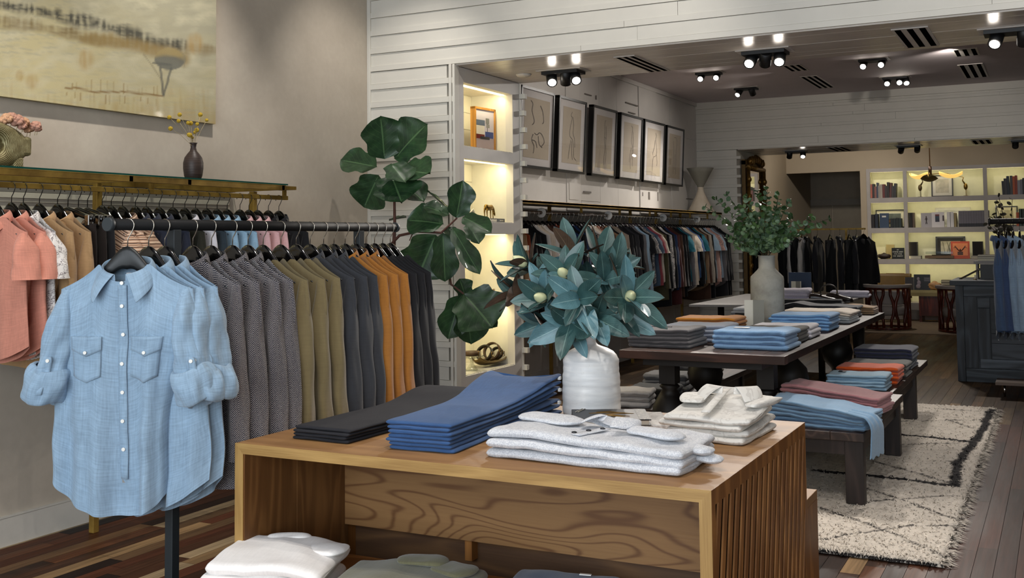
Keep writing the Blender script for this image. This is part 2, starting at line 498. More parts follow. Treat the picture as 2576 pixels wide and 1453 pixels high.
mb = MB()
mb.bx(XL, -4.41, YF, YB - .03, 0, ZS).bx(-4.41, -4.05, YF, 6.92, 0, ZS).bx(-4.41, -4.05, 7.80, YB - .03, 0, ZS).bx(-4.41, -4.05, 6.92, 7.80, 0, .45).bx(XL, XR, YF, YB - .03, ZS + .012, 4.2)          # wall core
shiplap(mb, XL, -4.045, YF, 0, ZS, -1, .055, seed=3)
shiplap(mb, XL, XR, YF, ZS + .002, 4.2, -1, 0, seed=8)
struct(mb.build('wall_front', m_paint))
mb = MB()
shiplap(mb, XL2, -3.975, YB - .03, 0, ZS, 1, .045, seed=11)
shiplap(mb, XL2, XR, YB - .03, ZS, ZC2, 1, 0, seed=12)
struct(mb.build('wall_front_back_side', m_paint))
struct(MB().bx(-3.992, -3.972, YF - .028, YF + .042, 0, ZS).bx(-4.02, -3.998, YF - .034, YF - .01, 0, ZS).build('trim_2', m_paint, bevel=.004))
struct(MB().bx(XL, XL + .03, YF - .03, YF, 0, 4.2).build('trim_3', m_paint, bevel=.004))

# plank soffits under the two thick walls
t = NT('soffit_planks')
g = t.noise(t.coord('Object', (3, 50, 1)), 1, 4, .6)
t.base(t.ramp(g, [(.35, lin('c6bdb3')), (.65, lin('d8cfc5'))])); t.bump(g, .12, .003); m_soffit = t.pr(.26, 0, .5)
def planks(name, x0, x1, y0, y1, z, n=7):
    mb = MB(); r = random.Random(n); w = (y1 - y0) / n
    for i in range(n):
        j = r.uniform(0, .002)
        mb.bx(x0, x1, y0 + i * w + .0015, y0 + (i + 1) * w - .0015, z + j, z + .02)
    return struct(mb.build(name, m_soffit))
planks('ceiling_soffit', XJ, XR, YF + .0, YB - .03, ZS - .008, 7)
planks('ceiling_soffit_far', XJ2, XR, YF2, YB2, ZS - .008, 8)

# front room ceiling and its side and shop-front walls (behind the picture)
m_ceil = plain('b7aeb0', .7, var=.03, name='grey_ceiling')
struct(MB().bx(XL, XR, -3, YF, 4.2, 4.3).build('ceiling_front', m_ceil))
struct(MB().bx(XR, XR + .15, -3, 24, 0, 4.3).build('wall_right', m_beige))
struct(MB().bx(XL, XR, -3.15, -3, 0, .35).bx(XL, XR, -3.15, -3, 3.7, 4.3).build('wall_back', m_beige))
struct(MB().bx(2.6, XR, YF, YB, 0, ZS).build('wall_pier', m_paint))

# second room: wall made of old white panelled doors, grey ceiling, second shiplap wall
mb = MB(); mb.bx(XL2 - .15, XL2, YB - .05, YF2 + .1, 0, ZC2)
r = random.Random(4); y = YB
while y < YF2:
    w = r.uniform(.32, .72); th = r.choice((.008, .014, .02))
    y1 = min(y + w, YF2)
    zs = sorted([0, ZC2] + [r.uniform(.5, 3.2) for _ in range(r.choice((1, 1, 2)))])
    for a, b in zip(zs, zs[1:]): mb.bx(XL2, XL2 + th + r.uniform(0, .003), y + .003, y1 - .003, a + .002, b - .003)
    if r.random() < .6:
        zz = r.choice((.75, 1.95, 2.2)); mb.bx(XL2 + th, XL2 + th + .008, y + .06, y1 - .08, zz, zz + .35)
    y = y1
o = struct(mb.build('wall_left_middle', m_paint2))
mb = MB()
for (px, py, w, h) in ((1478, 483, .22, .02), (1617, 488, .02, .05), (1633, 492, .06, .10), (1655, 494, .02, .12), (1590, 284, .25, .012), (1480, 238, .2, .012), (1500, 245, .02, .05), (1735, 500, .3, .012), (1590, 262, .45, .015)):
    p = onx(px, py, XL2 + .025); mb.box((XL2 + .024, p.y, p.z), (.006, w, h))
struct(mb.build('wall_left_middle_fittings', plain('6e6861', .6, name='old_door_hardware')))
struct(MB().bx(XL2 + .02, XL2 + .03, YB + .03, YF2, ZC2 - .055, ZC2).build('trim_4', m_paint2))
struct(MB().bx(XL2, XL2 + .034, YB, YF2, 0, .14).build('baseboard_left_middle', m_paint2))
struct(MB().bx(XL2, XR, YB - .03, YF2 + .1, ZC2, ZC2 + .1).build('ceiling_middle', plain('c6bcbf', .75, var=.03, name='mauve_grey_ceiling')))
mb = MB()
mb.bx(XL2, XJ2 - .02, YF2, YB2, 0, ZS).bx(XL2, XR, YF2, YB2, ZS + .012, ZC2)
shiplap(mb, XL2, XJ2 - .02, YF2, 0, ZS, -1, .06, seed=21)
shiplap(mb, XL2, XR, YF2, ZS + .002, ZC2 - .1, -1, 0, seed=22)
mb.bx(XL2, XR, YF2 - .03, YF2 + .02, ZC2 - .1, ZC2)
struct(mb.build('wall_middle', m_paint))
struct(MB().bx(2.6, XR, YF2, YB2, 0, ZS).build('wall_pier_far', m_paint))

# third room
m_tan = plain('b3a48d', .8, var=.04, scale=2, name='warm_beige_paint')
Y3 = 20.5
XL3 = -4.637
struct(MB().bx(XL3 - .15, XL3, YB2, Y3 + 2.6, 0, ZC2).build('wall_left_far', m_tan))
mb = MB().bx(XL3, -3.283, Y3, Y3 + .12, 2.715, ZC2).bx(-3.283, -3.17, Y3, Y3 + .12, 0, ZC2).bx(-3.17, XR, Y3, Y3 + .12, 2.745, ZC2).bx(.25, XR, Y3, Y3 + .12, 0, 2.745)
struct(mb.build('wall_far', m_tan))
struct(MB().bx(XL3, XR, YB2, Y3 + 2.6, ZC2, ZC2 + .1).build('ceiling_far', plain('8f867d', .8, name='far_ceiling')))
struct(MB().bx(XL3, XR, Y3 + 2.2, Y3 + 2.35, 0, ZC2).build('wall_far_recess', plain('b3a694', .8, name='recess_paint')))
d = Y3 + 2.19
a, b = ony(2040, 510, d), ony(2170, 510, d)
struct(MB().bx(a.x - .12, a.x, d - .04, d, 0, a.z + .06).bx(a.x - .12, b.x + .4, d - .045, d, a.z - .06, a.z + .06).build('trim_5', plain('a39a8e', .6, name='door_trim_paint')))
struct(MB().bx(a.x, a.x + .42, d - .02, d, 0, a.z - .06).bx(a.x + .44, b.x + .4, d - .012, d, 0, a.z - .06).build('door_1', plain('8f8574', .6, name='door_paint')))

# ------------------------------------------------------------------ lit niches in the jamb
m_cab = plain('d2cdc8', .45, var=.03, name='cabinet_paint')
m_led = glow('ffe9a0', 6.0, 'led_strip')
m_marb = None
t = NT('marble'); nz = t.noise(t.coord('Object', (9, 9, 9)), 1, 6, .65, 1.5)
t.base(t.ramp(nz, [(.4, lin('e2e0dd')), (.5, lin('b9b6b4')), (.56, lin('e6e4e1'))])); m_marb = t.pr(.2, 0, .5)
NY0, NY1 = 6.957, 7.763
NZ = [(2.214, 2.697), (1.640, 2.121), (1.088, 1.550), (.492, .985)]
nt = thing('niche_cabinet', 'tall white built-in cabinet with four lit niches in the jamb of the first opening', 'cabinet', (XJ, 7.4, 0))
def L(x, y, z): return (x - XJ, y - 7.4, z)
mb = MB()
def bl(mb, x0, x1, y0, y1, z0, z1): mb.bx(x0 - XJ, x1 - XJ, y0 - 7.4, y1 - 7.4, z0, z1)
bl(mb, -4.045, XJ, YF + .04, NY0, 0, ZS - .01); bl(mb, -4.045, XJ, NY1, YB - .03, 0, ZS - .01)
prev = ZS - .01
for (z0, z1) in NZ: bl(mb, -4.045, XJ, NY0, NY1, z1, prev); prev = z0
bl(mb, -4.045, XJ, NY0, NY1, 0, prev)
mb.build('face_frame', m_cab, nt)
mb = MB()
for (z0, z1) in NZ:
    bl(mb, -4.40, -4.38, NY0 - .03, NY1 + .03, z0 - .03, z1 + .03)
    bl(mb, -4.38, -4.045, NY0 - .03, NY0 - .012, z0 - .03, z1 + .03); bl(mb, -4.38, -4.045, NY1 + .012, NY1 + .03, z0 - .03, z1 + .03)
    bl(mb, -4.38, -4.045, NY0 - .012, NY1 + .012, z1 + .012, z1 + .03); bl(mb, -4.38, -4.045, NY0 - .012, NY1 + .012, z0 - .03, z0 - .012)
    for k in range(1, 4): bl(mb, -4.38, -4.374, NY0 - .01, NY1 + .01, z0 + k * .14 - .068, z0 + k * .14 + .066)
mb.build('niche_lining', plain('ddd9cf', .6, name='niche_paint'), nt)
for (z0, z1) in NZ:
    mb = MB(); bl(mb, -4.38, -3.99, NY0 - .01, NY1 + .01, z0 - .012, z0 + .006); mb.build('shelf', m_marb, nt)
    mb = MB(); bl(mb, -4.085, -4.05, NY0 + .01, NY1 - .01, z1 - .004, z1 + .010); mb.build('light_strip', m_led, nt)

# ------------------------------------------------------------------ ceiling fittings
m_black = plain('0d0d0e', .5, name='black_metal'); m_lens = glow('fff4e6', 25.0, 'lamp_lens'); m_white = plain('cfc9c2', .5, name='plate_white')
def fixture(px, py, z, heads, label, e, plate=.3, lit=True, light=True):
    p = onz(px, py, z); o = thing('ceiling_spotlight', label, 'spotlight', (p.x, p.y, z))
    MB().bx(-plate * .62, plate * .62, -.11, .11, -.006, 0).build('trim_plate', m_white, o)
    MB().bx(-plate * .5, plate * .5, -.085, .085, -.03, -.006).build('housing', m_black, o)
    for k, (dx, tx, ty, tz, on) in enumerate(heads):
        a = Vector((dx, 0, -.055)); d = (Vector((tx, ty, tz)) - (Vector((p.x, p.y, z)) + a)).normalized()
        h = MB().cyl(a - d * .07, a + d * .055, .042, 18).build('lamp_head', m_black, o)
        MB().cyl(a + d * .0545, a + d * .0575, .031, 18).build('lens', m_lens if on else plain('3a3836', .2, name='dark_lens'), h)
        if on and light:
            s = spot('lamp_and_fill_light', Vector((p.x, p.y, z)) + a + d * .07, (tx, ty, tz), e, 70, .7, (1, .93, .85), .04)
    return o
for (x_, y_, tx_, ty_, tz_, e_) in ((-3.0, 10.2, -4.85, 10.6, 2.4, 40), (-3.0, 13.2, -4.85, 13.4, 2.2, 38), (-1.0, 12.5, -2.0, 15.6, 2.6, 36), (-2.4, 18.6, -2.4, 19.0, 0, 70), (-3.2, 17.8, -4.0, 20.6, 1.9, 95), (-1.7, 17.9, -1.7, 20.6, 1.5, 45)):  # added fill spots without fixtures, brightening the middle and far rooms
    spot('lamp_and_fill_light', (x_, y_, ZC2 - .06), (tx_, ty_, tz_), e_, 95, .8, (1, .92, .83))
fixture(1417, 178, ZS - .008, [(-.1, -2.6, 5.9, 1.2, True), (.02, -4.3, 9.6, 0, False), (.1, -2.2, 5.9, 1.1, True)], 'black twin spotlight on the plank soffit nearest the lit niches', 60)
fixture(1925, 128, ZS - .008, [(-.1, -2.2, 5.0, .9, True), (0, -3, 11, 0, False), (.1, -1.5, 5.4, .8, True)], 'black twin spotlight in the middle of the near plank soffit', 70)
fixture(2540, 74, ZS - .008, [(-.08, -.9, 5.0, .4, True), (.08, -.4, 10, 0, True)], 'black spotlight on the plank soffit at the right edge of the picture', 60)
fixture(1783, 182, ZC2, [(-.1, -3.6, 8.8, 1.2, True), (.1, -3.4, 8.8, 1.1, True)], 'small lit spotlight just behind the edge of the near plank soffit', 110)
fixture(1877, 221, ZC2, [(-.1, -4.6, 12.4, 1.4, True), (.08, -3.4, 17, 1, False)], 'spotlight with one lit head on the mauve ceiling left of the slot vent', 190)
fixture(2195, 149, ZC2, [(-.1, -2.2, 8.6, .8, True), (.1, -2.0, 8.0, .8, True)], 'small lit spotlight at the top middle of the mauve ceiling', 110)
fixture(2252, 194, ZC2, [(-.1, -1.6, 10, .5, True), (.05, -1.2, 9.2, .5, True), (.13, -1, 12, .9, True)], 'spotlight with three lit heads and a streak of light on the mauve ceiling', 80)
fixture(2003, 379, ZS - .008, [(-.1, -4.2, 17.8, 1.2, False), (.1, -3.2, 14.5, .6, True)], 'spotlight on the far plank soffit above the gilt mirror', 90)
fixture(2285, 366, ZS - .008, [(-.1, -3.0, 20, .8, False), (.12, -2.4, 20.2, 1.2, False)], 'unlit black spotlight on the far plank soffit left of the pendant lamp', 20)
fixture(2574, 352, ZS - .008, [(-.1, -.5, 14, .8, False)], 'dark spotlight on the far plank soffit cut by the right picture edge', 10)
def vent(px, py, z, w, l, label, n=3):
    p = onz(px, py, z); o = thing('ceiling_vent', label, 'vent', (p.x, p.y, z))
    MB().bx(-w / 2, w / 2, -l / 2, l / 2, -.006, 0).build('frame', m_white, o)
    for k in range(n):
        x = -w / 2 + w * (k + .5) / n
        MB().bx(x - w / n * .25, x + w / n * .25, -l / 2 + .02, l / 2 - .02, -.0075, -.006).build('slot', m_dark, o)
vent(1617, 160, ZS - .008, .16, .78, 'long slotted air vent on the near plank soffit')
vent(2305, 94, ZS - .008, .22, .74, 'wide slotted air vent on the near plank soffit at the right')
vent(2057, 206, ZC2, .22, 1.2, 'slotted air vent in the middle of the mauve ceiling')
vent(2001, 170, ZC2, .22, .5, 'small slotted air vent beside the near soffit on the mauve ceiling')
vent(2430, 131, ZC2, .26, .5, 'small slotted vent at the upper right of the mauve ceiling')
vent(2449, 178, ZC2, .28, 1.2, 'slotted vent right of the three headed spotlight on the mauve ceiling')
vent(2470, 356, ZS - .008, .25, .7, 'slotted vent on the far plank soffit right of the pendant')
vent(2112, 374, ZS - .008, .25, .8, 'shadowed vent on the far plank soffit left of the pendant')
p = onz(1317, 187, ZS - .008)
o = tag(MB().lathe([(.0, -.02), (.05, -.018), (.06, -.006), (.062, 0)], 24).build('smoke_detector', m_white, loc=p), 'round white smoke detector on the plank soffit above the niches', 'smoke detector')

# ------------------------------------------------------------------ the big painting
def pxy(p):
    q = p - EYE; dpt = q.dot(fwd)
    return PPX + F_PX * q.dot(R_) / dpt, PPY - F_PX * q.dot(U_) / dpt
def seg(x, y, pts):
    """signed vertical distance to a polyline and the distance to it"""
    best = 1e9; sd = 0
    for (x0, y0), (x1, y1) in zip(pts, pts[1:]):
        dx, dy = x1 - x0, y1 - y0; tt = min(1, max(0, ((x - x0) * dx + (y - y0) * dy) / (dx * dx + dy * dy)))
        ex, ey = x - x0 - dx * tt, y - y0 - dy * tt; q = ex * ex + ey * ey
        if q < best: best = q; sd = ey
    return sqrt(best), sd
def mixc(a, b, f): return tuple(p + (q - p) * f for p, q in zip(a, b))
def paint(x, y):
    n0 = ns(x * .010, y * .016); n1 = ns(x * .03, y * .05, 3); n2 = ns(x * .12, y * .02, 7); n3 = ns(x * .02, y * .20, 9)
    straw, grey, ochre, white = lin('c2b68c'), lin('a09b84'), lin('a98a52'), lin('cfc7a8')
    dk, br = lin('3d3c35'), lin('7d6a42')
    c = mixc(straw, grey, min(1, max(0, .35 + (x - 250) / 420 + (120 - y) / 240 + .5 * n0)))
    c = mixc(c, white, min(.8, max(0, .5 * n1 + .6 * n0 + .15 + .3 * n3)))
    c = mixc(c, ochre, min(.55, max(0, (y - 215) / 190 - .1 + .35 * n2 + .2 * n1)))
    c = mixc(c, grey, min(.55, max(0, 1.3 * n3 * (1 if y < 140 else .5))))
    wob = 9 * n1 + 5 * n2 + 3 * n3
    d, sd = seg(x, y + wob, [(-60, 40), (0, 50), (90, 62), (210, 92), (330, 105), (470, 122), (540, 118)])
    c = mixc(c, br, max(0, min(.75, 1.0 - abs(sd - 4) / (19 + 8 * n0))) * (.8 + .5 * n2 + .3 * n3))
    d, sd = seg(x, y + wob * .8, [(-60, 0), (0, 12), (120, 32), (190, 52), (230, 55), (320, 84), (400, 108), (460, 112)])
    th = 13 + 9 * max(0, 1 - abs(x - 190) / 60) + 10 * max(0, 1 - abs(x - 345) / 50)
    c = mixc(c, dk, max(0, min(.92, 1.3 - d / th)) * min(1, max(.1, .72 + .9 * n2 + .5 * n3 + .3 * n1)))
    d, sd = seg(x, y + wob * .5, [(215, 95), (330, 112), (440, 140), (462, 150)])
    c = mixc(c, lin('8e7747'), max(0, min(.85, 1.25 - d / 19)) * (.85 + .4 * n2))
    # the tree: a dark cap on two thin trunks
    ex, ey = (x - 428 + 3 * n1) / 38, (y - 148 + 4 * n1) / 27
    q = ex * ex + ey * ey
    if q < 1.15: c = mixc(c, mixc(lin('9c8a5c'), lin('5f615a'), min(1, max(0, (y - 132) / 22 + n1))), .85 * min(1, (1.15 - q) * 6))
    for pts in ([(430, 172), (412, 240)], [(403, 168), (411, 238)], [(386, 158), (430, 163)]):
        d, sd = seg(x + 2 * n1, y, pts); c = mixc(c, lin('5d5d55'), max(0, min(.8, 1.3 - d / 3.2)))
    for pts in ([(360, 135), (385, 168), (405, 200)], [(440, 118), (465, 140), (463, 168)]):
        d, sd = seg(x, y, pts); c = mixc(c, lin('857c62'), max(0, min(.6, 1 - d / 2.2)))
    d, sd = seg(x, y + 2 * n1, [(165, 222), (190, 221), (235, 231), (320, 231), (408, 242)])
    c = mixc(c, lin('7c5a2a'), max(0, min(.85, 1.3 - d / 2.2)))
    for k in range(26):
        x0 = 168 + k * 9.3 + 5 * sin(k * 7.7); y0 = 224 + (x0 - 168) * .075; h = 14 + 16 * abs(sin(k * 3.3))
        up_ = k % 2
        a, b = (y0 - h, y0) if up_ else (y0 + 6, y0 + 6 + h * .8)
        if a < y < b and abs(x - x0) < 2.0: c = mixc(c, lin('8a672f'), .6 * (1 - abs(x - x0) / 2.0))
    for (bx_, by_, br_) in ((80, 205, 20), (50, 190, 14), (215, 150, 26), (490, 110, 26)):
        d = sqrt((x - bx_) ** 2 + ((y - by_) * .8) ** 2); c = mixc(c, ochre, max(0, min(.45, 1 - d / br_)) * (1 + n2))
    return c
PY0, PY1, PZ0, PZ1 = 2.1, 5.092, 2.25, 3.95
o = thing('landscape_painting', 'large unframed straw coloured landscape painting with one dark tree on the beige wall', 'painting', (XL, (PY0 + PY1) / 2, PZ0))
nu, nv = 330, 190
pts = {}
mb = MB()
mb.grid(nu, nv, lambda u, v: (.046, (u - .5) * (PY1 - PY0), v * (PZ1 - PZ0)), su=1, sv=1)
ob = mb.build('painted_face', vcol(.32, 'varnished_oil_paint', .35, .25, 130), o)
cols = []
for j in range(nv + 1):
    for i in range(nu + 1):
        cols.append(paint(*pxy(Vector((XL + .046, PY0 + (PY1 - PY0) * i / nu, PZ0 + (PZ1 - PZ0) * j / nv)))))
setcol(ob, cols)
MB().bx(.004, .0455, -(PY1 - PY0) / 2, (PY1 - PY0) / 2, 0, PZ1 - PZ0).build('stretcher', plain('a89b76', .7, name='canvas_edge'), o)
# ------------------------------------------------------------------ oak display table (slatted ends) and the lower tables nested in it
m_oak = wood('86603a', '9f774a', 0, .8, .58, 6, name='oak_lengthwise', lines=.45)
m_oakz = wood('74481f', 'a06c38', 2, 1.0, .45, 7, name='oak_upright')
m_oakedge = wood('8c6a3a', 'b8945a', 0, 1.6, .5, 5, name='oak_edge', lines=.3)
m_oakedgez = wood('8c6a3a', 'b8945a', 2, 1.6, .5, 5, name='oak_edge_upright', lines=.3)
m_apron = wood('8f6a42', '674426', 0, .75, .5, 24, name='oak_figured_board', lines=.6, stretch=5.0, power=7.0)
TX0, TX1, TY0, TY1, TZ = -2.608, -.89, 2.922, 4.14, .80
TH = .036
T0 = Vector(((TX0 + TX1) / 2, (TY0 + TY1) / 2, 0))
tb = thing('display_table', 'big oak display table with mitred edges and slanted slats in its end panels', 'table', T0)
def clip(poly, f):
    out = []
    for a, b in zip(poly, poly[1:] + poly[:1]):
        fa, fb = f(a), f(b)
        if fa >= 0: out.append(a)
        if (fa >= 0) != (fb >= 0):
            q = fa / (fa - fb); out.append((a[0] + (b[0] - a[0]) * q, a[1] + (b[1] - a[1]) * q))
    return out
def prism(mb, poly, x0, x1, mi=0):
    if len(poly) < 3: return
    n = len(poly)
    vs = [(x0, p[0], p[1]) for p in poly] + [(x1, p[0], p[1]) for p in poly]
    fs = [tuple(range(n))[::-1], tuple(range(n, 2 * n))] + [(k, (k + 1) % n, n + (k + 1) % n, n + k) for k in range(n)]
    mb.add(vs, fs, mi, False)
w, dp = TX1 - TX0, TY1 - TY0
mb = MB(); mb.bx(-w / 2, w / 2, -dp / 2 + .003, dp / 2, TZ - TH, TZ)
mb.build('table_top', m_oak, tb, bevel=.0015)
# front edging strips, mitred at the corners
for nm, m, poly in (('edge_strip', m_oakedge, [(-w / 2, TZ), (w / 2, TZ), (w / 2 - TH, TZ - TH), (-w / 2 + TH, TZ - TH)]),
                    ('edge_strip', m_oakedgez, [(-w / 2, TZ), (-w / 2 + TH, TZ - TH), (-w / 2 + TH, 0), (-w / 2, 0)]),
                    ('edge_strip', m_oakedgez, [(w / 2, TZ), (w / 2, 0), (w / 2 - TH, 0), (w / 2 - TH, TZ - TH)])):
    mb = MB(); n = 4
    vs = [(p[0], -dp / 2, p[1]) for p in poly] + [(p[0], -dp / 2 + .0035, p[1]) for p in poly]
    mb.add(vs, [tuple(range(4)), (7, 6, 5, 4)] + [(k, 4 + k, 4 + (k + 1) % 4, (k + 1) % 4) for k in range(4)], 0, False)
    mb.build(nm, m, tb)
for sgn, nm in ((1, 'end_panel'), (-1, 'end_panel')):
    mb = MB(); xo = sgn * w / 2; xi = xo - sgn * TH; xm = xo - sgn * .006
    mb.bx(min(xi, xm), max(xi, xm), -dp / 2 + .003, dp / 2, 0, TZ - TH, 0)
    y0, y1, z0, z1 = -dp / 2 + .003, dp / 2, 0.0, TZ - TH
    if sgn > 0: z1 = TZ - .0005
    iy0, iy1, iz0, iz1 = y0 + .034, y1 - .03, .06, TZ - .046
    x0, x1 = (xm, xo + .0004) if sgn > 0 else (xo - .0004, xm)
    for q in ((y0, iy0, z0, z1), (iy1, y1, z0, z1), (iy0, iy1, iz1, z1), (iy0, iy1, z0, iz0)):
        mb.bx(x0, x1, *q, 0)
    s = .235; pitch = .066; slot = .030
    k = -30
    while k < 60:
        a = iy0 + k * pitch; b = a + pitch - slot
        poly = [(iy0, iz0), (iy1, iz0), (iy1, iz1), (iy0, iz1)]
        poly = clip(poly, lambda p: (p[0] - s * (p[1] - iz0)) - a)
        if len(poly) > 2: poly = clip(poly, lambda p: b - (p[0] - s * (p[1] - iz0)))
        prism(mb, poly, x0, x1, 0); k += 1
    # near-black sheet standing in for the depth shade inside the slots
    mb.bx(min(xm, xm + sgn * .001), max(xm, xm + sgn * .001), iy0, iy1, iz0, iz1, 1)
    # inner boards of the end panel
    mb.build(nm, [m_oakz, m_dark], tb)
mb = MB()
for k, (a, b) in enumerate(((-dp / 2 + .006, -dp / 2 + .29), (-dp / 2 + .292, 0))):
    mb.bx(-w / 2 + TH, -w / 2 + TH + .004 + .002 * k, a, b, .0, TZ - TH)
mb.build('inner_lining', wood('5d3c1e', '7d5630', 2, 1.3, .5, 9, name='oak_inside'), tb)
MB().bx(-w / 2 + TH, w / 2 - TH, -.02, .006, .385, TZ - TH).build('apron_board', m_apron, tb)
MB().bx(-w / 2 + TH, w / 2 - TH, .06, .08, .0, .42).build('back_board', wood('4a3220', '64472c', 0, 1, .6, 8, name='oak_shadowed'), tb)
MB().bx(-.29, -.26, .015, .06, .3, .40).build('divider_post', m_oakz, tb)

LZ = .30
lt = thing('nested_low_table', 'lower oak table pulled out at the front of the big display table', 'table', (-1.75, 2.75, 0))
def Lb(mb, x0, x1, y0, y1, z0, z1): return mb.bx(x0 + 1.75, x1 + 1.75, y0 - 2.75, y1 - 2.75, z0, z1)
xl = TX0 + TH + .012
Lb(MB(), xl, TX1 - TH - .01, 2.15, 3.43, LZ - .035, LZ).build('table_top', wood('83542b', 'ad7a46', 0, 1.0, .42, 8, name='oak_low_top', seed=3.0), lt, bevel=.002)
Lb(MB(), xl - .18, xl, 2.15, 2.90, LZ - .035, LZ).build('side_wing', wood('83542b', 'ad7a46', 1, 1.0, .42, 8, name='oak_low_wing'), lt, bevel=.002)
for x in (xl + .0, TX1 - TH - .06):
    Lb(MB(), x, x + .036, 2.16, 3.42, 0, LZ - .035).build('end_panel', m_oakz, lt)
Lb(MB(), xl - .178, xl - .142, 2.16, 2.89, 0, LZ - .035).build('end_panel', m_oakz, lt)
bt = thing('nested_rear_table', 'lower oak table showing behind the right end of the display table', 'table', (-1.5, 4.3, 0))
MB().bx(-.55, .575, -.15, .20, .435, .47).build('table_top', m_oak, bt, bevel=.002)
for x in (-.55, .539): MB().bx(x, x + .036, -.15, .20, 0, .435).build('end_panel', m_oakz, bt)

# ------------------------------------------------------------------ long dark plank table
m_walnut = wood('1c110d', '36221a', 1, 1.0, .62, 8, name='dark_stained_planks')
m_walnutx = wood('2c1c16', '4c3228', 0, 1.0, .45, 8, name='dark_stained_edge')
m_ebony = plain('17120f', .5, name='black_stained_wood')
D = Vector((-2.0, 8.35, 0))
dt = thing('plank_table', 'long dark plank table with heavy turned legs in the second room', 'table', D)
mb = MB(); xs = [-2.513 + i * (1.04 / 7) for i in range(8)]
for a, b in zip(xs, xs[1:]): mb.bx(a - D.x + .0012, b - D.x - .0012, 6.44 - D.y, 10.35 - D.y, .752, .8)
mb.build('table_top', m_walnut, dt, bevel=.002)
MB().bx(-2.515 - D.x, -1.472 - D.x, 6.346 - D.y, 6.438 - D.y, .75, .801).build('breadboard_end', m_walnutx, dt, bevel=.003)
mb = MB().bx(-.40, .36, -1.88, 1.85, .70, .75)
mb.build('under_frame', m_ebony, dt)
prof = [(.045, .026), (.06, .02), (.06, .05), (.04, .08), (.05, .12), (.10, .2), (.125, .30), (.115, .38), (.075, .45), (.05, .49), (.07, .51), (.05, .53)]
prof2 = [(.045, .026), (.06, .03), (.05, .1), (.045, .34), (.06, .38), (.115, .44), (.13, .51), (.115, .58), (.06, .64), (.05, .70)]
for (x, y, pr_) in ((-1.72, 6.92, prof), (-2.38, 6.92, prof), (-1.74, 7.66, prof2), (-2.36, 7.66, prof2), (-1.75, 9.5, prof2), (-2.36, 9.5, prof2)):
    mb = MB().lathe(pr_, 24, (x - D.x, y - D.y, 0))
    if pr_ is prof: mb.bx(x - D.x - .055, x - D.x + .055, y - D.y - .055, y - D.y + .055, .53, .70)
    mb.build('turned_leg', m_ebony, dt)
for sx in (-.36, .33):
    mb = MB().cyl((sx, 1.80, .0), (sx, 1.75, .70), .045, 4, 0, .07); mb.build('tapered_leg', m_ebony, dt)
MB().bx(-.36, .26, -1.4, 1.1, .10, .14).build('stretcher', m_ebony, dt)

def bench(name, label, x0, x1, y0, y1, z, ys, z0=.0, th=.045, leg=.1, mt=None, cat='bench'):
    c = Vector(((x0 + x1) / 2, (y0 + y1) / 2, 0)); o = thing(name, label, cat, c)
    mt = mt or wood('2b211d', '4a3a33', 1, 1.2, .5, 8, name='dark_bench_wood')
    mb = MB(); n = 3
    for k in range(n):
        a = x0 + (x1 - x0) * k / n - c.x; b = x0 + (x1 - x0) * (k + 1) / n - c.x
        mb.bx(a + .001, b - .001, y0 - c.y, y1 - c.y, z - th, z)
    mb.build('bench_top', mt, o, bevel=.003)
    ml = wood('1f1815', '372b27', 2, 1.2, .5, 8, name='dark_bench_leg')
    for y in ys:
        for x in (x0 + .012, x1 - .012 - leg): MB().bx(x - c.x, x + leg - c.x, y - c.y, y + leg * .75 - c.y, z0, z - th).build('leg', ml, o, bevel=.003)
        MB().bx(x0 + .012 + leg - c.x, x1 - .012 - leg - c.x, y + .015 - c.y, y + .04 - c.y, z - th - .085, z - th).build('rail', ml, o)
    for x in (x0 + .03, x1 - .06): MB().bx(x - c.x, x + .025 - c.x, ys[0] + leg - c.y, ys[-1] - c.y, z - th - .085, z - th).build('rail', ml, o)
    return o
bench('wooden_bench', 'dark wooden bench on the rug, nearest the camera, under blue and pink trousers', -1.545, -1.0, 6.13, 7.76, .42, (6.17, 7.64), .026)
bench('wooden_bench', 'dark wooden bench behind the near one, holding orange and navy stacks', -1.56, -1.075, 7.80, 9.98, .42, (7.86, 9.2), .026)
bench('wooden_bench', 'low dark wooden bench left of the plank table holding grey folded knitwear', -3.15, -2.60, 7.18, 9.9, .30, (7.3, 9.6))
# rear grey topped table
gt = thing('grey_top_table', 'grey topped table behind the long plank table with shirts and shoes on it', 'table', (-2.75, 12.2, 0))
mb = MB(); vs = [(-3.55, 10.99), (-2.09, 11.24), (-2.10, 13.34), (-3.55, 13.3)]
n = 4; vs = [(a + 2.75, b - 12.2) for a, b in vs]
mb.add([(a, b, .775) for a, b in vs] + [(a, b, .8) for a, b in vs], [(3, 2, 1, 0), (4, 5, 6, 7)] + [(k, (k + 1) % 4, 4 + (k + 1) % 4, 4 + k) for k in range(4)], 0, False)
mb.build('table_top', plain('8d8884', .5, name='grey_stone_top'), gt, bevel=.003)
for x, y in ((-.6, -.7), (.45, -.6), (.45, .9), (-.6, .9)): MB().cyl((x, y, 0), (x, y, .775), .035, 12).build('leg', m_ebony, gt)

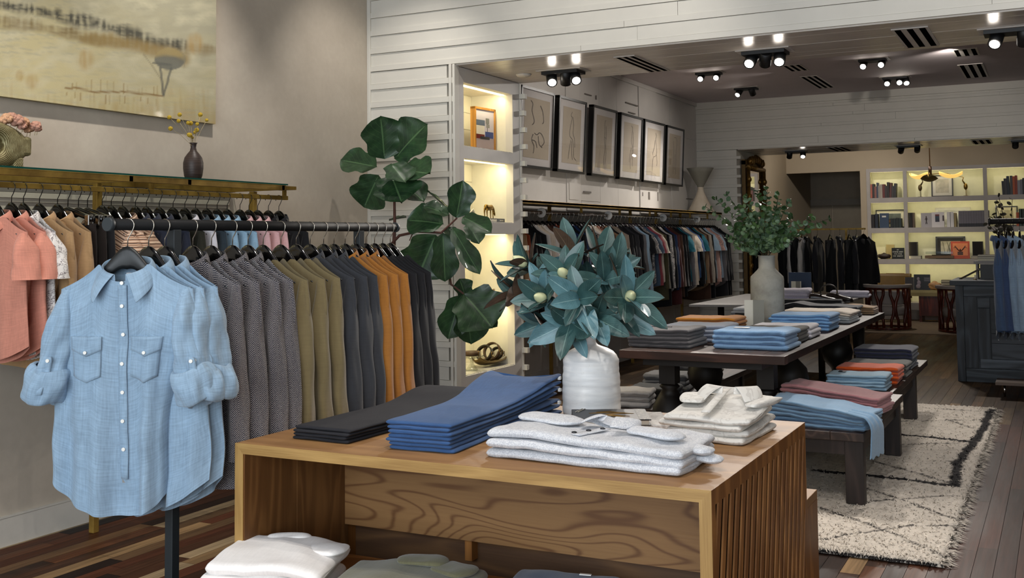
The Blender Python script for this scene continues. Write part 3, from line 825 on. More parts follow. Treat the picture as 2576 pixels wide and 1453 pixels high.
# ------------------------------------------------------------------ shaggy rug
def rug():
    X0, X1, Y0, Y1 = -2.55, -.53, 5.25, 10.12
    def W(pts): return [(lambda q: (q.x, q.y))(onz(a, b, .02)) for a, b in pts]
    heavy = [W([(2050, 1184), (2190, 1196), (2300, 1210), (2402, 1223)]), W([(2270, 1094), (2340, 1100), (2440, 1112)]), W([(2402, 1223), (2408, 1165), (2440, 1125), (2462, 1095), (2485, 1052), (2494, 1030)]), W([(2050, 1390), (2150, 1400), (2250, 1412), (2370, 1430)])]
    thin = [W([(2050, 1273), (2130, 1300), (2230, 1335), (2370, 1397)]), W([(2050, 1358), (2180, 1338), (2300, 1322), (2410, 1325)]), W([(2178, 1228), (2270, 1258), (2360, 1290), (2425, 1312)]), W([(2170, 1264), (2270, 1254), (2415, 1247)]),
            W([(2270, 1118), (2400, 1115), (2450, 1108)]), W([(2270, 1060), (2470, 1056)]), W([(2330, 1026), (2480, 1036)]), W([(2200, 1162), (2290, 1185), (2390, 1214)]), W([(2380, 1055), (2450, 1078)]), W([(2360, 1160), (2420, 1160)])]
    nu, nv = 140, 370
    o = thing('shag_rug', 'cream shaggy rug with black diamond lines and a fringed edge', 'rug', (0, 0, 0))
    mb = MB(); cols = []
    cream, blk = lin('dcd3c7'), lin('1d1a1c')
    for j in range(nv + 1):
        for i in range(nu + 1):
            x = X0 + (X1 - X0) * i / nu; y = Y0 + (Y1 - Y0) * j / nv
            if i == nu: x += .025 * ns(y * 14) + .02 * ns(y * 60)
            if j == 0: y += .015 * ns(x * 14)
            jx, jy = x + .012 * ns(x * 40, y * 40) + .02 * ns(x * 6, y * 6), y + .012 * ns(x * 40, y * 40, 5) + .02 * ns(x * 6, y * 6, 5)
            f = 0
            for L_ in heavy:
                d, _ = seg(jx, jy, L_); f = max(f, min(1, max(0, (.038 + .012 * ns(x * 20, y * 20) - d) / .010)))
            for L_ in thin:
                d, _ = seg(jx, jy, L_); f = max(f, min(.9, max(0, (.014 + .016 * ns(x * 18, y * 18, 2) - d) / .008)))
            q = 1 + .22 * ns(x * 55, y * 55, 1) + .12 * ns(x * 9, y * 9)
            c = mixc(tuple(k * q for k in cream), blk, f); cols.append(c)
    k = [0]
    def fn(u, v):
        x = X0 + (X1 - X0) * u; y = Y0 + (Y1 - Y0) * v
        if u > .999: x += .025 * ns(y * 14) + .02 * ns(y * 60)
        if v < .001: y += .015 * ns(x * 14)
        z = .022 + .010 * ns(x * 48, y * 48) + .006 * ns(x * 90, y * 90, 4)
        if u > .999 or v < .001 or v > .999 or u < .001: z = .002
        return (x, y, max(.003, z))
    mb.grid(nu, nv, fn)
    ob = mb.build('pile', vcol(.95, 'wool_pile', 0, .8, 260), o); setcol(ob, cols)
    # loose tufts standing out of the pile, and the ragged edge
    r = random.Random(2); mb = MB(); cols = []
    def tuft(x, y, dx, dy, L, w, z0, z1, c):
        px_, py_ = -dy * w, dx * w
        mb.add([(x - px_, y - py_, z0), (x + px_, y + py_, z0), (x + dx * L * .6 + px_, y + dy * L * .6 + py_, z1), (x + dx * L * .6 - px_, y + dy * L * .6 - py_, z1), (x + dx * L, y + dy * L, max(.004, z1 - .012))],
               [(0, 1, 2, 3), (3, 2, 4)]); cols.extend([c] * 5)
    for n in range(5200):
        x = r.uniform(-1.5, X1); y = Y0 + (Y1 - Y0) * r.random() ** 1.8; a = r.uniform(0, 2 * PI)
        f = 0
        for L_ in heavy: d, _ = seg(x, y, L_); f = max(f, 1 if d < .036 else 0)
        q = r.uniform(.75, 1.12); tuft(x, y, cos(a), sin(a), r.uniform(.02, .045), .003, .018, r.uniform(.024, .034), blk if f else tuple(k_ * q for k_ in cream))
    ob = mb.build('tufts', vcol(.95, 'wool_pile', 0, .8, 260), o); setcol(ob, cols); ob['kind'] = 'stuff'
    mb = MB(); cols = []
    for n in range(900):
        y = r.uniform(Y0, Y1); a = r.uniform(-.5, .5); q = r.uniform(.8, 1.1)
        tuft(X1 - .01, y, cos(a), sin(a), r.uniform(.03, .085), .0035, .012, .012, tuple(k_ * q for k_ in cream))
    for n in range(420):
        x = r.uniform(-1.6, X1); a = -PI / 2 + r.uniform(-.7, .7)
        tuft(x, Y0 + .01, cos(a), sin(a), r.uniform(.015, .04), .004, .014, .016, blk)
    ob = mb.build('fringe', vcol(.95, 'wool_pile', 0, .8, 260), o); setcol(ob, cols); ob['kind'] = 'stuff'
rug()

# ------------------------------------------------------------------ clothes rails
m_brass = NT('aged_brass'); _n = m_brass.noise(m_brass.coord('Object', (6, 6, 6)), 1, 5, .6)
m_brass.base(m_brass.ramp(_n, [(.35, lin('86692f')), (.65, lin('b89548'))])); m_brass = m_brass.pr(.48, .6, .5)
m_chrome = plain('c9c6c2', .15, 1, name='chrome', var=.02)
m_bk = plain('0e0e0f', .62, name='black_powder_coat', spec=.3)
BX, BZ = -2.88, 1.569
br = thing('black_clothes_rack', 'free-standing black pipe clothes rack nearest the camera', 'clothes rack', (BX, 3.476, 0))
MB().cyl((0, -.868, BZ), (0, .868, BZ), .0205, 20).build('rail', m_bk, br)
for s in (-1, 1):
    MB().cyl((0, s * .868, BZ), (0, s * .886, BZ), .0235, 20).build('end_cap', plain('30363a', .5, name='rack_cap_grey'), br)
    y = -.576 if s < 0 else .576
    MB().bx(-.018, .018, y - .018, y + .018, .035, BZ - .017).build('upright', plain('22282c', .5, name='rack_upright_grey'), br, bevel=.002)
    MB().bx(-.34, .03, y - .02, y + .02, 0, .035).build('foot', m_bk, br, bevel=.003)
MB().cyl((0, -.54, .06), (0, .54, .06), .012, 10).build('cross_bar', m_bk, br)

wr = thing('brass_garment_rail', 'brass clothes rail with a glass shelf along the beige wall', 'clothes rack', (-4.4, 3.9, 0))
def Wb(mb, x0, x1, y0, y1, z0, z1): return mb.bx(x0 + 4.4, x1 + 4.4, y0 - 3.9, y1 - 3.9, z0, z1)
ya, yb = 1.6, 5.40
Wb(MB(), -4.335, -4.305, ya, yb - .12, 1.826, 1.858).build('shelf_frame', m_brass, wr, bevel=.002)
Wb(MB(), -4.745, -4.715, ya, yb - .12, 1.826, 1.858).build('shelf_frame', m_brass, wr, bevel=.002)
for y in (1.62, 2.85, 4.03, 4.45, 5.255): Wb(MB(), -4.745, -4.305, y - .012, y + .012, 1.828, 1.856).build('cross_bar', m_brass, wr)
Wb(MB(), -4.415, -4.385, ya, yb, 1.772, 1.798).build('rail', m_brass, wr, bevel=.002)
for y in (1.7, 2.9, 4.26, yb - .02): Wb(MB(), -4.408, -4.392, y - .012, y + .012, 1.798, 1.85).build('hanger_bracket', m_brass, wr)
Wb(MB(), -4.415, -4.32, yb - .145, yb, 1.834, 1.856).build('end_bracket', m_brass, wr)
for y in (1.75, 4.03, 5.26): Wb(MB(), -4.57, -4.535, y - .018, y + .018, 0, 1.826).build('post', m_brass, wr, bevel=.002)
m_gl = pane('e6f2ec', .02, .96, 'shelf_glass'); m_gle = plain('1a4a40', .15, name='green_glass_edge')
for (y0, y1) in ((ya, 4.275), (4.28, yb - .11)):
    g_ = MB(); g_.add([(x + 4.4, y - 3.9, 1.8605) for x, y in ((-4.75, y0), (-4.302, y0), (-4.302, y1), (-4.75, y1))], [(3, 2, 1, 0)], 0, False)
    g_ = g_.build('glass_shelf', m_gl, wr); Wb(MB(), -4.302, -4.297, y0, y1, 1.8585, 1.867).build('glass_edge', m_gle, g_); Wb(MB(), -4.75, -4.302, y1 - .004, y1, 1.8585, 1.867).build('glass_edge', m_gle, g_)

lr = thing('brass_long_rail', 'long wall rail with brass shelf in the second room, full of garments', 'clothes rack', (-4.48, 11.7, 0))
def Qb(mb, x0, x1, y0, y1, z0, z1): return mb.bx(x0 + 4.48, x1 + 4.48, y0 - 11.7, y1 - 11.7, z0, z1)
Qb(MB(), -4.845, -4.40, 8.15, 15.25, 1.850, 1.868).build('shelf_board', plain('bfb8ad', .5, name='shelf_white'), lr)
Qb(MB(), -4.43, -4.40, 8.15, 15.26, 1.838, 1.872).build('shelf_edge', m_brass, lr, bevel=.002)
MB().cyl((0, -3.5, 1.765), (0, 3.5, 1.765), .016, 12).build('rail', m_chrome, lr)
for y in (8.6, 10.3, 11.4, 12.4, 13.2, 14.0, 14.8): Qb(MB(), -4.49, -4.47, y - .012, y + .012, 1.765, 1.85).build('bracket', m_brass, lr)
for y in (9.3, 9.95, 12.27, 13.2, 14.2): Qb(MB(), -4.70, -4.67, y - .015, y + .015, 0, 1.85).build('post', m_brass, lr)
for k, y in enumerate((9.33, 11.05, 12.89, 14.3)):
    d_ = tag(MB().cyl((0, -.004, 0), (0, .004, 0), .048, 24).build('size_divider', plain('d9d6d2', .4, name='clear_white_plastic'), loc=(-4.48, y, 1.765)),
        'round white size divider on the long rail, %s from the niche cabinet' % ordw(k + 1), 'size divider', 'size dividers on the long rail')

r3 = thing('brass_far_rail', 'brass clothes rail with dark suits in the far room', 'clothes rack', (-3.4, 18.2, 0))
MB().bx(-.75, .55, -.014, .014, 1.615, 1.643).build('rail', m_brass, r3)
for x in (-.51, .24): MB().bx(x - .016, x + .016, -.016, .016, 0, 1.615).build('post', m_brass, r3)
RZ = 1.61
rr_ = thing('black_side_rack', 'black pipe rack with denim shirts at the right edge of the picture', 'clothes rack', (.2, 9.3, 0))
MB().cyl((-.70, 0, RZ), (.9, 0, RZ), .022, 16).build('rail', m_bk, rr_)
MB().cyl((-.715, 0, RZ), (-.70, 0, RZ), .027, 16).build('end_cap', m_bk, rr_)
for x in (.0, .8): MB().bx(x - .018, x + .018, -.018, .018, .03, RZ - .02).build('upright', m_bk, rr_)
for x in (.0, .8): MB().bx(x - .02, x + .02, -.3, .3, 0, .03).build('foot', m_bk, rr_)
# ------------------------------------------------------------------ hangers
m_hang = plain('060607', .13, coat=.6, name='glossy_black_lacquer', var=.02)
m_hangmatt = plain('17191b', .42, name='satin_black_lacquer')
m_hook = plain('3a3937', .3, 1, name='dark_hook_wire')
m_hooks = plain('b9b2a6', .25, 1, name='steel_hook_wire')
def zh_top(x):
    r_ = sqrt(x * x + .006) - .0775
    return -.070 - .108 * (1 - exp(-r_ / .050)) - .34 * r_
def make_hanger(label, group, hook_r=.024, mat=m_hang, hk=m_hook, clips=False, name='clothes_hanger'):
    o = thing(name, label, 'hanger', (0, 0, 0), 0, group)
    rings = []; N = 26
    for i in range(N + 1):
        x = -.178 + .356 * i / N; e = abs(x) / .178
        zt = zh_top(x) - .012 * e; th = .066 * (1 - e) ** 1.3 + .018; th *= 1 if e < .97 else .6
        if clips: zt = -.085 - .05 * e; th = .03
        ty = .008 + .006 * e; yc = -.004 * e * e
        rings.append([(x, yc + ty * cos(a) * (abs(cos(a)) ** -.3 if abs(cos(a)) > .05 else 1), zt - th / 2 + th / 2 * sin(a)) for a in [2 * PI * k / 10 for k in range(10)]])
    MB().loft(rings).build('shoulder_bar', mat, o)
    pts = [(-hook_r * .95, 0, -.010)]
    for k in range(11):
        a = PI - PI * 1.15 * k / 10; pts.append((hook_r * cos(a), 0, hook_r * sin(a)))
    pts += [(.012, 0, -.030), (.001, 0, -.046), (0, 0, -.085)]
    MB().tube(pts, .0021, 6).build('hook', hk, o)
    if clips:
        for s in (-1, 1): MB().box((s * .15, -.006, -.155), (.03, .03, .055)).build('clip', m_chrome, o, bevel=.004)
    return o

# ------------------------------------------------------------------ hanging garments
class Garment:
    def __init__(s, W=.240, L=.86, T=.034, SH=.228, tail=.07, fold=.010, seed=0, NU=40, NV=20, Wh=None, neck=.068, top=None, crump=.004, turn=0.0):
        s.__dict__.update(locals()); s.Wh = Wh or W * 1.03
        s.ph = [seed * 1.7 + k * 2.1 for k in range(6)]
    def zs(s, x, front):
        if s.top is not None: return s.top
        n = s.neck
        if abs(x) < n: return -.152 - (.042 if front else 0) * (1 - (x / n) ** 2)
        return zh_top(x) + .014
    def tp(s, xn, front, v):
        """point of the body: xn -1..1 across, v 0 at the shoulder line .. 1 at the hem"""
        xn = max(-1, min(1, xn))
        x0 = s.SH * xn
        Wv = s.W + (s.Wh - s.W) * sst(.3, 1, v) - .012 * sin(PI * min(1, max(0, (v - .2) / .6)))
        x1 = Wv * xn
        k = sst(0, .16, v); x = x0 + (x1 - x0) * k
        z0 = s.zs(x0, front); zhm = -s.L + s.tail * abs(xn) ** 2.4 - (0 if front else .022 * (1 - abs(xn)))
        z = z0 + (zhm - z0) * v
        sy = (1 - abs(xn) ** 2.6) ** (1 / 2.6)
        near = exp(-(x0 / .075) ** 4)
        T = (.020 + .034 * near) * (1 - sst(0, .22, v)) + s.T * sst(0, .22, v)
        sg = -1 if front else 1
        A = s.fold * sst(.06, .95, v); p = s.ph
        wob = 1.1 * ns(v * 2.2 + p[0], s.seed)
        f = sin(x * 30 + p[1] + wob + (0 if front else 2)) + .55 * sin(x * 71 + p[2] - 1.7 * wob) + .35 * sin(x * 17 + p[3] + v * 3)
        y = sg * T * sy + A * f * (.35 + .65 * sy) + s.crump * ns(x * 16 + p[4], z * 9, sg * 3) * sst(.02, .2, v)
        x += .35 * A * sin(z * 9 + p[5]) * abs(xn)
        if s.turn and xn > 0:
            q = sst(.12, .8, v) * xn; x *= 1 - .42 * s.turn * q; y += .07 * s.turn * q * xn
        return Vector((x, y, z))
    def body(s):
        rings = []
        for j in range(s.NV + 1):
            v = (j / s.NV) ** 1.15; rg = []
            for k in range(s.NU):
                a = 2 * PI * k / s.NU; c = cos(a); xn = (1 if c >= 0 else -1) * abs(c) ** .85
                rg.append(s.tp(xn, sin(a) < 0, v))
            rings.append(rg)
        return MB().loft(rings, False, False)
    def front(s, x, z, off=.002):
        v = .3
        for _ in range(12):
            Wv = s.W + (s.Wh - s.W) * sst(.3, 1, v); xn = x / Wv
            p = s.tp(xn, True, v); v = min(1, max(0, v + (p.z - z) / s.L))
        return Vector((p.x, p.y - off, p.z))
    def sleeve(s, side, L, r0=.047, r1=.040, rx=.038, out=.045, fwd_=-.02, n=14, rows=14, seed=0, flare=0.0, top=-.222):
        rings = []
        for j in range(rows + 1):
            q = (j / rows) ** 1.1; z = top + (-L - top) * q
            g = sst(-.04, .34, q)
            ry = (.012 + (r0 - .012) * g) * (1 - q) + (r1) * q + flare * q * q
            rxx = (.014 + (rx - .014) * g)
            xc = s.SH - .022 + out * q + .006 * ns(q * 5, seed, side) - rxx * .3
            yc = fwd_ * q + .007 * ns(q * 4 + 9, seed, side)
            rg = []
            for k in range(n):
                a = 2 * PI * k / n
                w = 1 + (.16 * sin(3 * a + q * 5 + seed) + .10 * sin(5 * a - q * 9 + seed * 2)) * g + .12 * ns(q * 9, a * 2, seed) * g
                rg.append((side * (xc + rxx * cos(a) * w), yc + ry * sin(a) * w, z + .010 * (abs(cos(a)) if side else 0) * (1 - g)))
            rings.append(rg if side > 0 else rg[::-1])
        return MB().loft(rings, False, False)
    def collar(s, style='leaf', n=40):
        a_, b_ = s.neck, .050
        lim = .93 if style == 'leaf' else 1.0
        def base(u):
            sN = (u * 2 - 1) * lim; ph = PI * sN
            fr = (1 - cos(ph)) / 2
            return sN, ph, fr, Vector((a_ * sin(ph), b_ * cos(ph), -.150 - .045 * fr ** 1.6))
        mb = MB()
        if style == 'leaf':
            def fn(u, v):
                sN, ph, fr, p = base(u); h = .046 - .016 * fr
                rad = Vector((sin(ph), cos(ph), 0))
                if v < .4:
                    q = v / .4; return p + Vector((0, 0, h * q)) + rad * (.004 * q)
                q = (v - .4) / .6
                pt = max(0, (abs(sN) - .45) / .48)
                leaf = (.046 + .040 * pt) * (s.neck / .068)
                o = p + Vector((0, 0, h)) + rad * (.004 + .016 * sin(q * PI * .5) + .012 * q * fr)
                o += Vector(((1 if sN > 0 else -1) * (.036 if s.neck < .075 else .052) * pt * pt * q, -.012 * pt * q, -leaf * q + .006 * sin(q * PI)))
                return o
            mb.grid(n, 10, fn, 0, True, .42, .1)
        elif style == 'stand':
            def fn(u, v):
                sN, ph, fr, p = base(u); rad = Vector((sin(ph), cos(ph), 0))
                return p + Vector((0, 0, .062 * v - .006)) + rad * (.007 * sin(v * PI) - .010 * v)
            mb.grid(n, 6, fn, 0, True, .42, .07)
        else:
            def fn(u, v):
                sN, ph, fr, p = base(u); rad = Vector((sin(ph), cos(ph), 0))
                return p + Vector((0, 0, .020 * sin(v * PI * .8) - .006)) + rad * (.008 - .016 * v)
            mb.grid(n, 5, fn, 0, True, .42, .03)
        return mb

KIND = {'shirt': dict(c='leaf', sl='long'), 'jacket': dict(c='stand', sl='long'), 'sweater': dict(c='crew', sl='long'), 'tee': dict(c='crew', sl='short'),
        'camp': dict(c='leaf', sl='short'), 'trousers': dict(c=None, sl=None), 'suit': dict(c='leaf', sl='long')}
def make_garment(kind, name, label, cat, mat, group=None, seed=1, NU=36, NV=18, L=.86, T=.034, sub=0, sl_len=.80, fold=.010, **kw):
    o = thing(name, label, cat, (0, 0, 0), 0, group); k = KIND[kind]
    if kind == 'trousers':
        g = Garment(W=.20, SH=.19, L=L, T=.022, tail=0, fold=.006, seed=seed, NU=NU, NV=NV, Wh=.21, top=-.175)
        g.body().build('trouser_legs', mat, o, sub=sub)
        MB().loft([[(.192 * cos(a), .018 * sin(a), z) for a in [2 * PI * q / 20 for q in range(20)]] for z in (-.215, -.172)], False, False).build('waistband', mat, o)
        return o, g
    g = Garment(L=L, T=T, seed=seed, NU=NU, NV=NV, fold=fold, tail=.07 if k['c'] == 'leaf' and kind != 'suit' else .008, **kw)
    g.body().build('body', mat, o, sub=sub)
    for s in (-1, 1):
        if k['sl'] == 'long': g.sleeve(s, sl_len, seed=seed + s, n=14 if NU < 50 else 18, rows=14).build('sleeve', mat, o, sub=sub)
        else: g.sleeve(s, .43, .055, .055, .05, .07, -.015, seed=seed + s, flare=.02, rows=8).build('sleeve', mat, o, sub=sub)
    if k['c']: g.collar(k['c'], 36 if NU > 30 else 22).build('collar', mat, o, sub=sub)
    return o, g

m_cham = fabric('8ca5bb', .13, .07, .85, 900, .2, name='light_blue_chambray')
m_button = plain('e9e6df', .25, name='pearl_button', var=.02)
# ---- the light blue shirt at the end of the black rack
def hero_shirt(label, loc, rz, full=True, seed=3):
    o = thing('chambray_shirt', label, 'shirt', loc, rz)
    g = Garment(W=.258, L=.985, T=.052 if full else .034, SH=.240, neck=.080, tail=.115, fold=.025, seed=seed, NU=84 if full else 56, NV=54 if full else 32, Wh=.262, crump=.012, turn=1.0 if full else 0.0)
    g.body().build('body', m_cham, o, sub=1)
    g.collar('leaf', 56).build('collar', m_cham, o, sub=1, solid=.0022)
    for s in (-1, 1):
        sl = g.sleeve(s, .575, .066, .056, .048, .062 if s < 0 else .05, -.03, n=24, rows=22, seed=seed + 2 * s).build('sleeve', m_cham, o, sub=1)
        # rolled cuff: a fat, creased band turned back over the sleeve
        c = Vector((s * (g.SH + (.030 if s < 0 else .018)), -.03, -.545)); ax = Vector((s * .25, -.12, -1)).normalized(); e1 = ax.orthogonal().normalized(); e2 = ax.cross(e1)
        prof = [(.050, -.055), (.061, -.060), (.071, -.045), (.076, -.015), (.077, .015), (.072, .045), (.064, .062), (.054, .058), (.048, .03), (.046, -.02)]
        rings = []
        for (r_, h) in prof:
            rg = []
            for k in range(30):
                a = 2 * PI * k / 30
                w = 1 + .30 * ns(cos(a) * 2.6 + s, sin(a) * 2.6, h * 22 + seed) + .06 * sin(4 * a + h * 60 + seed)
                tw = .012 * sin(2 * a + seed)
                rg.append(c + (e1 * cos(a) + e2 * sin(a)) * r_ * w + ax * (h + tw))
            rings.append(rg)
        cf = MB().loft(rings, False, False).build('rolled_cuff', m_cham, o, sub=1)
        # tab and its button on the outer front of the sleeve
        def tab(u, v):
            z = -.445 - .125 * v; bulge = .03 * sst(.35, 1, v)
            xx = s * (g.SH + .012 + .022 * v) + (u - .5) * .026 * (1 if v > .1 else .6 + 4 * v) + .012
            return Vector((xx, -.074 - bulge - .004 * sin(PI * u), z))
        MB().grid(4, 10, tab, 0, True, .03, .13).build('roll_tab', m_cham, o, solid=.003)
        MB().cyl((s * (g.SH + .014) + .012, -.078, -.458), (s * (g.SH + .014) + .012, -.083, -.458), .0062, 14).build('button', m_button, o)
    if full:
        # placket, buttons, flap pockets, label in the neck and at the hem
        def pl(u, v):
            z = -.205 - .655 * v; p = g.front(.012 + (u - .5) * .034, z, .0035); return p
        MB().grid(4, 50, pl, 0, True, .034, .66).build('placket', m_cham, o, solid=.002)
        for k, z in enumerate((-.197, -.275, -.372, -.470, -.567, -.664, -.760)):
            p = g.front(.012, z, .007); MB().cyl(p, p - Vector((0, .003, 0)), .0063, 16).build('button', m_button, o)
        for s in (-1, 1):
            x0 = -.118 if s < 0 else .100
            def pk(u, v):
                x = x0 + (u - .5) * .115; z = -.385 - .128 * v - (.022 * (1 - abs(2 * u - 1)) * sst(.6, 1, v)); return g.front(x, z, .003)
            pb = MB().grid(10, 12, pk, 0, True, .115, .13).build('pocket', m_cham, o, solid=.002)
            def fl(u, v):
                x = x0 + (u - .5) * .119; z = -.378 - .046 * v - (.022 * (1 - abs(2 * u - 1)) * v); return g.front(x, z, .0065)
            MB().grid(10, 6, fl, 0, True, .119, .05).build('pocket_flap', m_cham, pb, solid=.002)
            q = g.front(x0, -.432, .011); MB().cyl(q, q - Vector((0, .003, 0)), .0058, 14).build('button', m_button, pb)
        MB().box((.0, .040, -.176), (.045, .002, .022)).build('neck_label', plain('d9d9dd', .8, name='label_cloth'), o)
        p = g.front(.0, -.868, .004); MB().box((p.x + .02, p.y, p.z), (.034, .002, .012)).build('hem_label', striped(('2a2a2c', '8a8a88', '3a3a3c'), .003, 'hem_label_weave', 0), o)
    return o

YS = [2.607, 2.700, 2.775, 2.911, 3.006, 3.119, 3.206, 3.294, 3.401, 3.499, 3.590, 3.682, 3.755, 3.836, 3.913, 3.993, 4.062, 4.127, 4.190]
YS = [y * 2.88 / 2.8 for y in YS]
hz = BZ + .0205 - .0235
h0 = make_hanger('satin black hanger carrying the light blue shirt at the near end of the black rack', 'hangers on the black rack', .0235, m_hangmatt, m_hooks)
h0.location = (BX, YS[0], hz); h0.rotation_euler = (0, 0, .36)
hero_shirt('light blue shirt with two flap pockets at the near end of the black rack', (BX, YS[0], hz), .36)
hb = make_hanger('glossy black hanger of the second light blue shirt on the black rack', 'hangers on the black rack', .0235, m_hang, m_hooks)
hb.location = (BX, YS[1], hz); hb.rotation_euler = (0, 0, .10)
s2 = hero_shirt('light blue rolled sleeve shirt hanging second from the near end of the black rack', (BX, YS[1], hz), .10, False, 6)
dup(s2, (BX, YS[2], hz), .05, 'light blue rolled sleeve shirt hanging third on the black rack, beside the herringbone jackets')
dup(hb, (BX, YS[2], hz), .05, 'glossy black hanger of the third light blue shirt on the black rack')
m_hb = herringbone()
RACK = [('jacket', 'herringbone_jacket', 'herringbone knit jacket', 'jacket', m_hb, 4), ('sweater', 'olive_sweater', 'olive green pullover', 'sweater', fabric('716446', .08, .02, .95, 500, .3), 3),
        ('jacket', 'charcoal_jacket', 'charcoal grey collared jacket', 'jacket', fabric('34363b', .1, .02, .95, 500, .2), 3), ('jacket', 'mustard_sweater', 'mustard mock neck pullover', 'sweater', fabric('9c672c', .08, .02, .95, 500, .3), 3),
        ('sweater', 'black_sweater', 'black crew neck pullover', 'sweater', fabric('1e1e21', .1, .02, .95, 500, .15), 3)]
i = 3; nth = ['nearest the camera', 'second from the camera', 'third from the camera', 'farthest from camera']
for kind, nm, desc, cat, mat, cnt in RACK:
    for k in range(cnt):
        seed = 10 + i
        place = nth[k] if (k < cnt - 1) else nth[3]
        lab = '%s on the black rack, %s of %s' % (desc, place, ['', '', '', 'three', 'four'][cnt])
        rz = random.uniform(-.02, .04)
        if k == 0 or k == 1:
            o, g = make_garment(kind, nm, lab, cat, mat, desc + 's on the black rack', seed, 44, 24, .90 if kind != 'jacket' else .95, .028, 1, .86 if cnt == 3 else .84, .009)
            o.location = (BX, YS[i], hz); o.rotation_euler = (0, 0, rz); keep = o
        else: dup(keep, (BX, YS[i], hz), rz, lab)
        dup(hb, (BX, YS[i], hz), rz, 'black hanger with %s %s on the black rack' % (desc.split(' on ')[0], place))
        i += 1

# ------------------------------------------------------------------ garments on the brass wall rail
WX_, WZ_ = -4.40, 1.798 - .022
hw = make_hanger('glossy black hanger of the coral shirt nearest the left picture edge on the brass rail', 'hangers on the brass wall rail', .024, m_hang, m_hook)
hw.location = (WX_, 3.303, WZ_)
hc = make_hanger('glossy black clip hanger holding the first dark trousers on the brass wall rail', 'clip hangers on the brass wall rail', .024, m_hang, m_hook, True)
coral = fabric('cf8a76', .10, .05, .9, 600, .2); floral = printed('e4dfdb', '8d8484', 34, .58, 'white_floral_print'); tan_ = fabric('a8865f', .10, .04, .9, 400, .2)
brown = fabric('241d1a', .12, .02, .9, 500, .1); stripe = striped(('b58f76', '5c4438', 'd2b39a', '8f6a52', 'c9a68c', '4b3a32', 'b58f76', 'd9bfa6'), .0062, 'brown_striped_knit'); stripe2 = striped(('a98a72', '6b5342', 'cbb096', '8a6c58'), .010, 'brown_striped_knit_wide')
navy = fabric('262a38', .1, .02, .9, 500, .15); dolive = fabric('2c2b22', .1, .02, .9, 500, .15); white = fabric('d9d6dc', .05, .02, .9, 600, .2); lav = fabric('c9c6d8', .05, .02, .9, 600, .2)
ltb = fabric('93b4cc', .09, .05, .9, 600, .2); pinkc = fabric('d9aeb0', .08, .03, .9, 600, .2); blk = fabric('1b1b1e', .1, .02, .9, 500, .15)
WALL = [(3.303, 'camp', 'coral_shirt', 'coral short sleeve shirt', coral, 'shirt'), (3.390, 'camp', 'coral_shirt', 'coral short sleeve shirt', coral, 'shirt'), (3.455, 'camp', 'floral_shirt', 'white grey-floral short sleeve shirt', floral, 'shirt'),
        (3.545, 'suit', 'tan_jacket', 'tan collared jacket', tan_, 'jacket'), (3.650, 'suit', 'tan_jacket', 'tan collared jacket', tan_, 'jacket'),
        (3.712, 'trousers', 'dark_trousers', 'dark brown trousers', brown, 'trousers'), (3.776, 'trousers', 'dark_trousers', 'dark brown trousers', brown, 'trousers'), (3.832, 'trousers', 'dark_trousers', 'black trousers', blk, 'trousers'),
        (3.925, 'tee', 'striped_shirt', 'brown striped knit shirt', stripe, 'shirt'), (3.985, 'tee', 'striped_shirt', 'brown striped knit shirt', stripe, 'shirt'), (4.060, 'camp', 'striped_shirt', 'tan and brown striped shirt', stripe2, 'shirt'),
        (4.148, 'shirt', 'navy_shirt', 'navy shirt', navy, 'shirt'), (4.225, 'shirt', 'navy_shirt', 'navy shirt', navy, 'shirt'), (4.318, 'shirt', 'navy_shirt', 'navy shirt', navy, 'shirt'),
        (4.420, 'shirt', 'dark_olive_shirt', 'dark olive shirt', dolive, 'shirt'), (4.510, 'shirt', 'white_shirt', 'white shirt', white, 'shirt'), (4.595, 'shirt', 'dark_shirt', 'dark blue green shirt', fabric('2f3a42', .1, .02, .9, 500, .15), 'shirt'),
        (4.685, 'shirt', 'pale_blue_shirt', 'pale blue shirt', ltb, 'shirt'), (4.770, 'shirt', 'pale_blue_shirt', 'pale blue shirt', ltb, 'shirt'), (4.855, 'shirt', 'pale_blue_shirt', 'pale blue shirt', ltb, 'shirt'),
        (4.965, 'shirt', 'pink_shirt', 'pale pink shirt', pinkc, 'shirt'), (5.045, 'shirt', 'pink_shirt', 'pale pink shirt', pinkc, 'shirt'), (5.125, 'shirt', 'pink_shirt', 'pale pink shirt', pinkc, 'shirt'),
        (5.225, 'jacket', 'black_jacket', 'black jacket', blk, 'jacket'), (5.325, 'jacket', 'black_jacket', 'black jacket', blk, 'jacket')]
protos = {}; prevk = None; first_h = True; first_c = True; nth_k = 0
for i, (y, kind, nm, desc, mat, cat) in enumerate(WALL):
    lab = '%s on the brass rail, %s from the left picture edge' % (desc, ordw(i + 1))
    rz = random.uniform(-.02, .05)
    key = kind + str(i % 2) if kind != 'trousers' else kind
    if key not in protos:
        o, g = make_garment(kind, nm, lab, cat, mat, None, 40 + i, 36, 20, {'tee': .80, 'camp': .80, 'trousers': 1.06, 'suit': .86}.get(kind, .86), .027, 1, .82, .008)
        o.location = (WX_, y, WZ_); o.rotation_euler = (0, 0, rz); protos[key] = o
    else:
        o = dup(protos[key], (WX_, y, WZ_), rz, lab, None, {'*': mat}); o.name = nm; o['category'] = cat
    if kind == 'trousers':
        if first_c: hc.location = (WX_, y, WZ_); hc.rotation_euler = (0, 0, rz); first_c = False
        else: dup(hc, (WX_, y, WZ_), rz, 'glossy black clip hanger of the %s trousers on the brass wall rail' % ordw(i - 4))
    elif first_h: hw.rotation_euler = (0, 0, rz); first_h = False
    else: dup(hw, (WX_, y, WZ_), rz, 'hanger of %s on the brass rail, %s from left picture edge' % (desc, ordw(i + 1)))

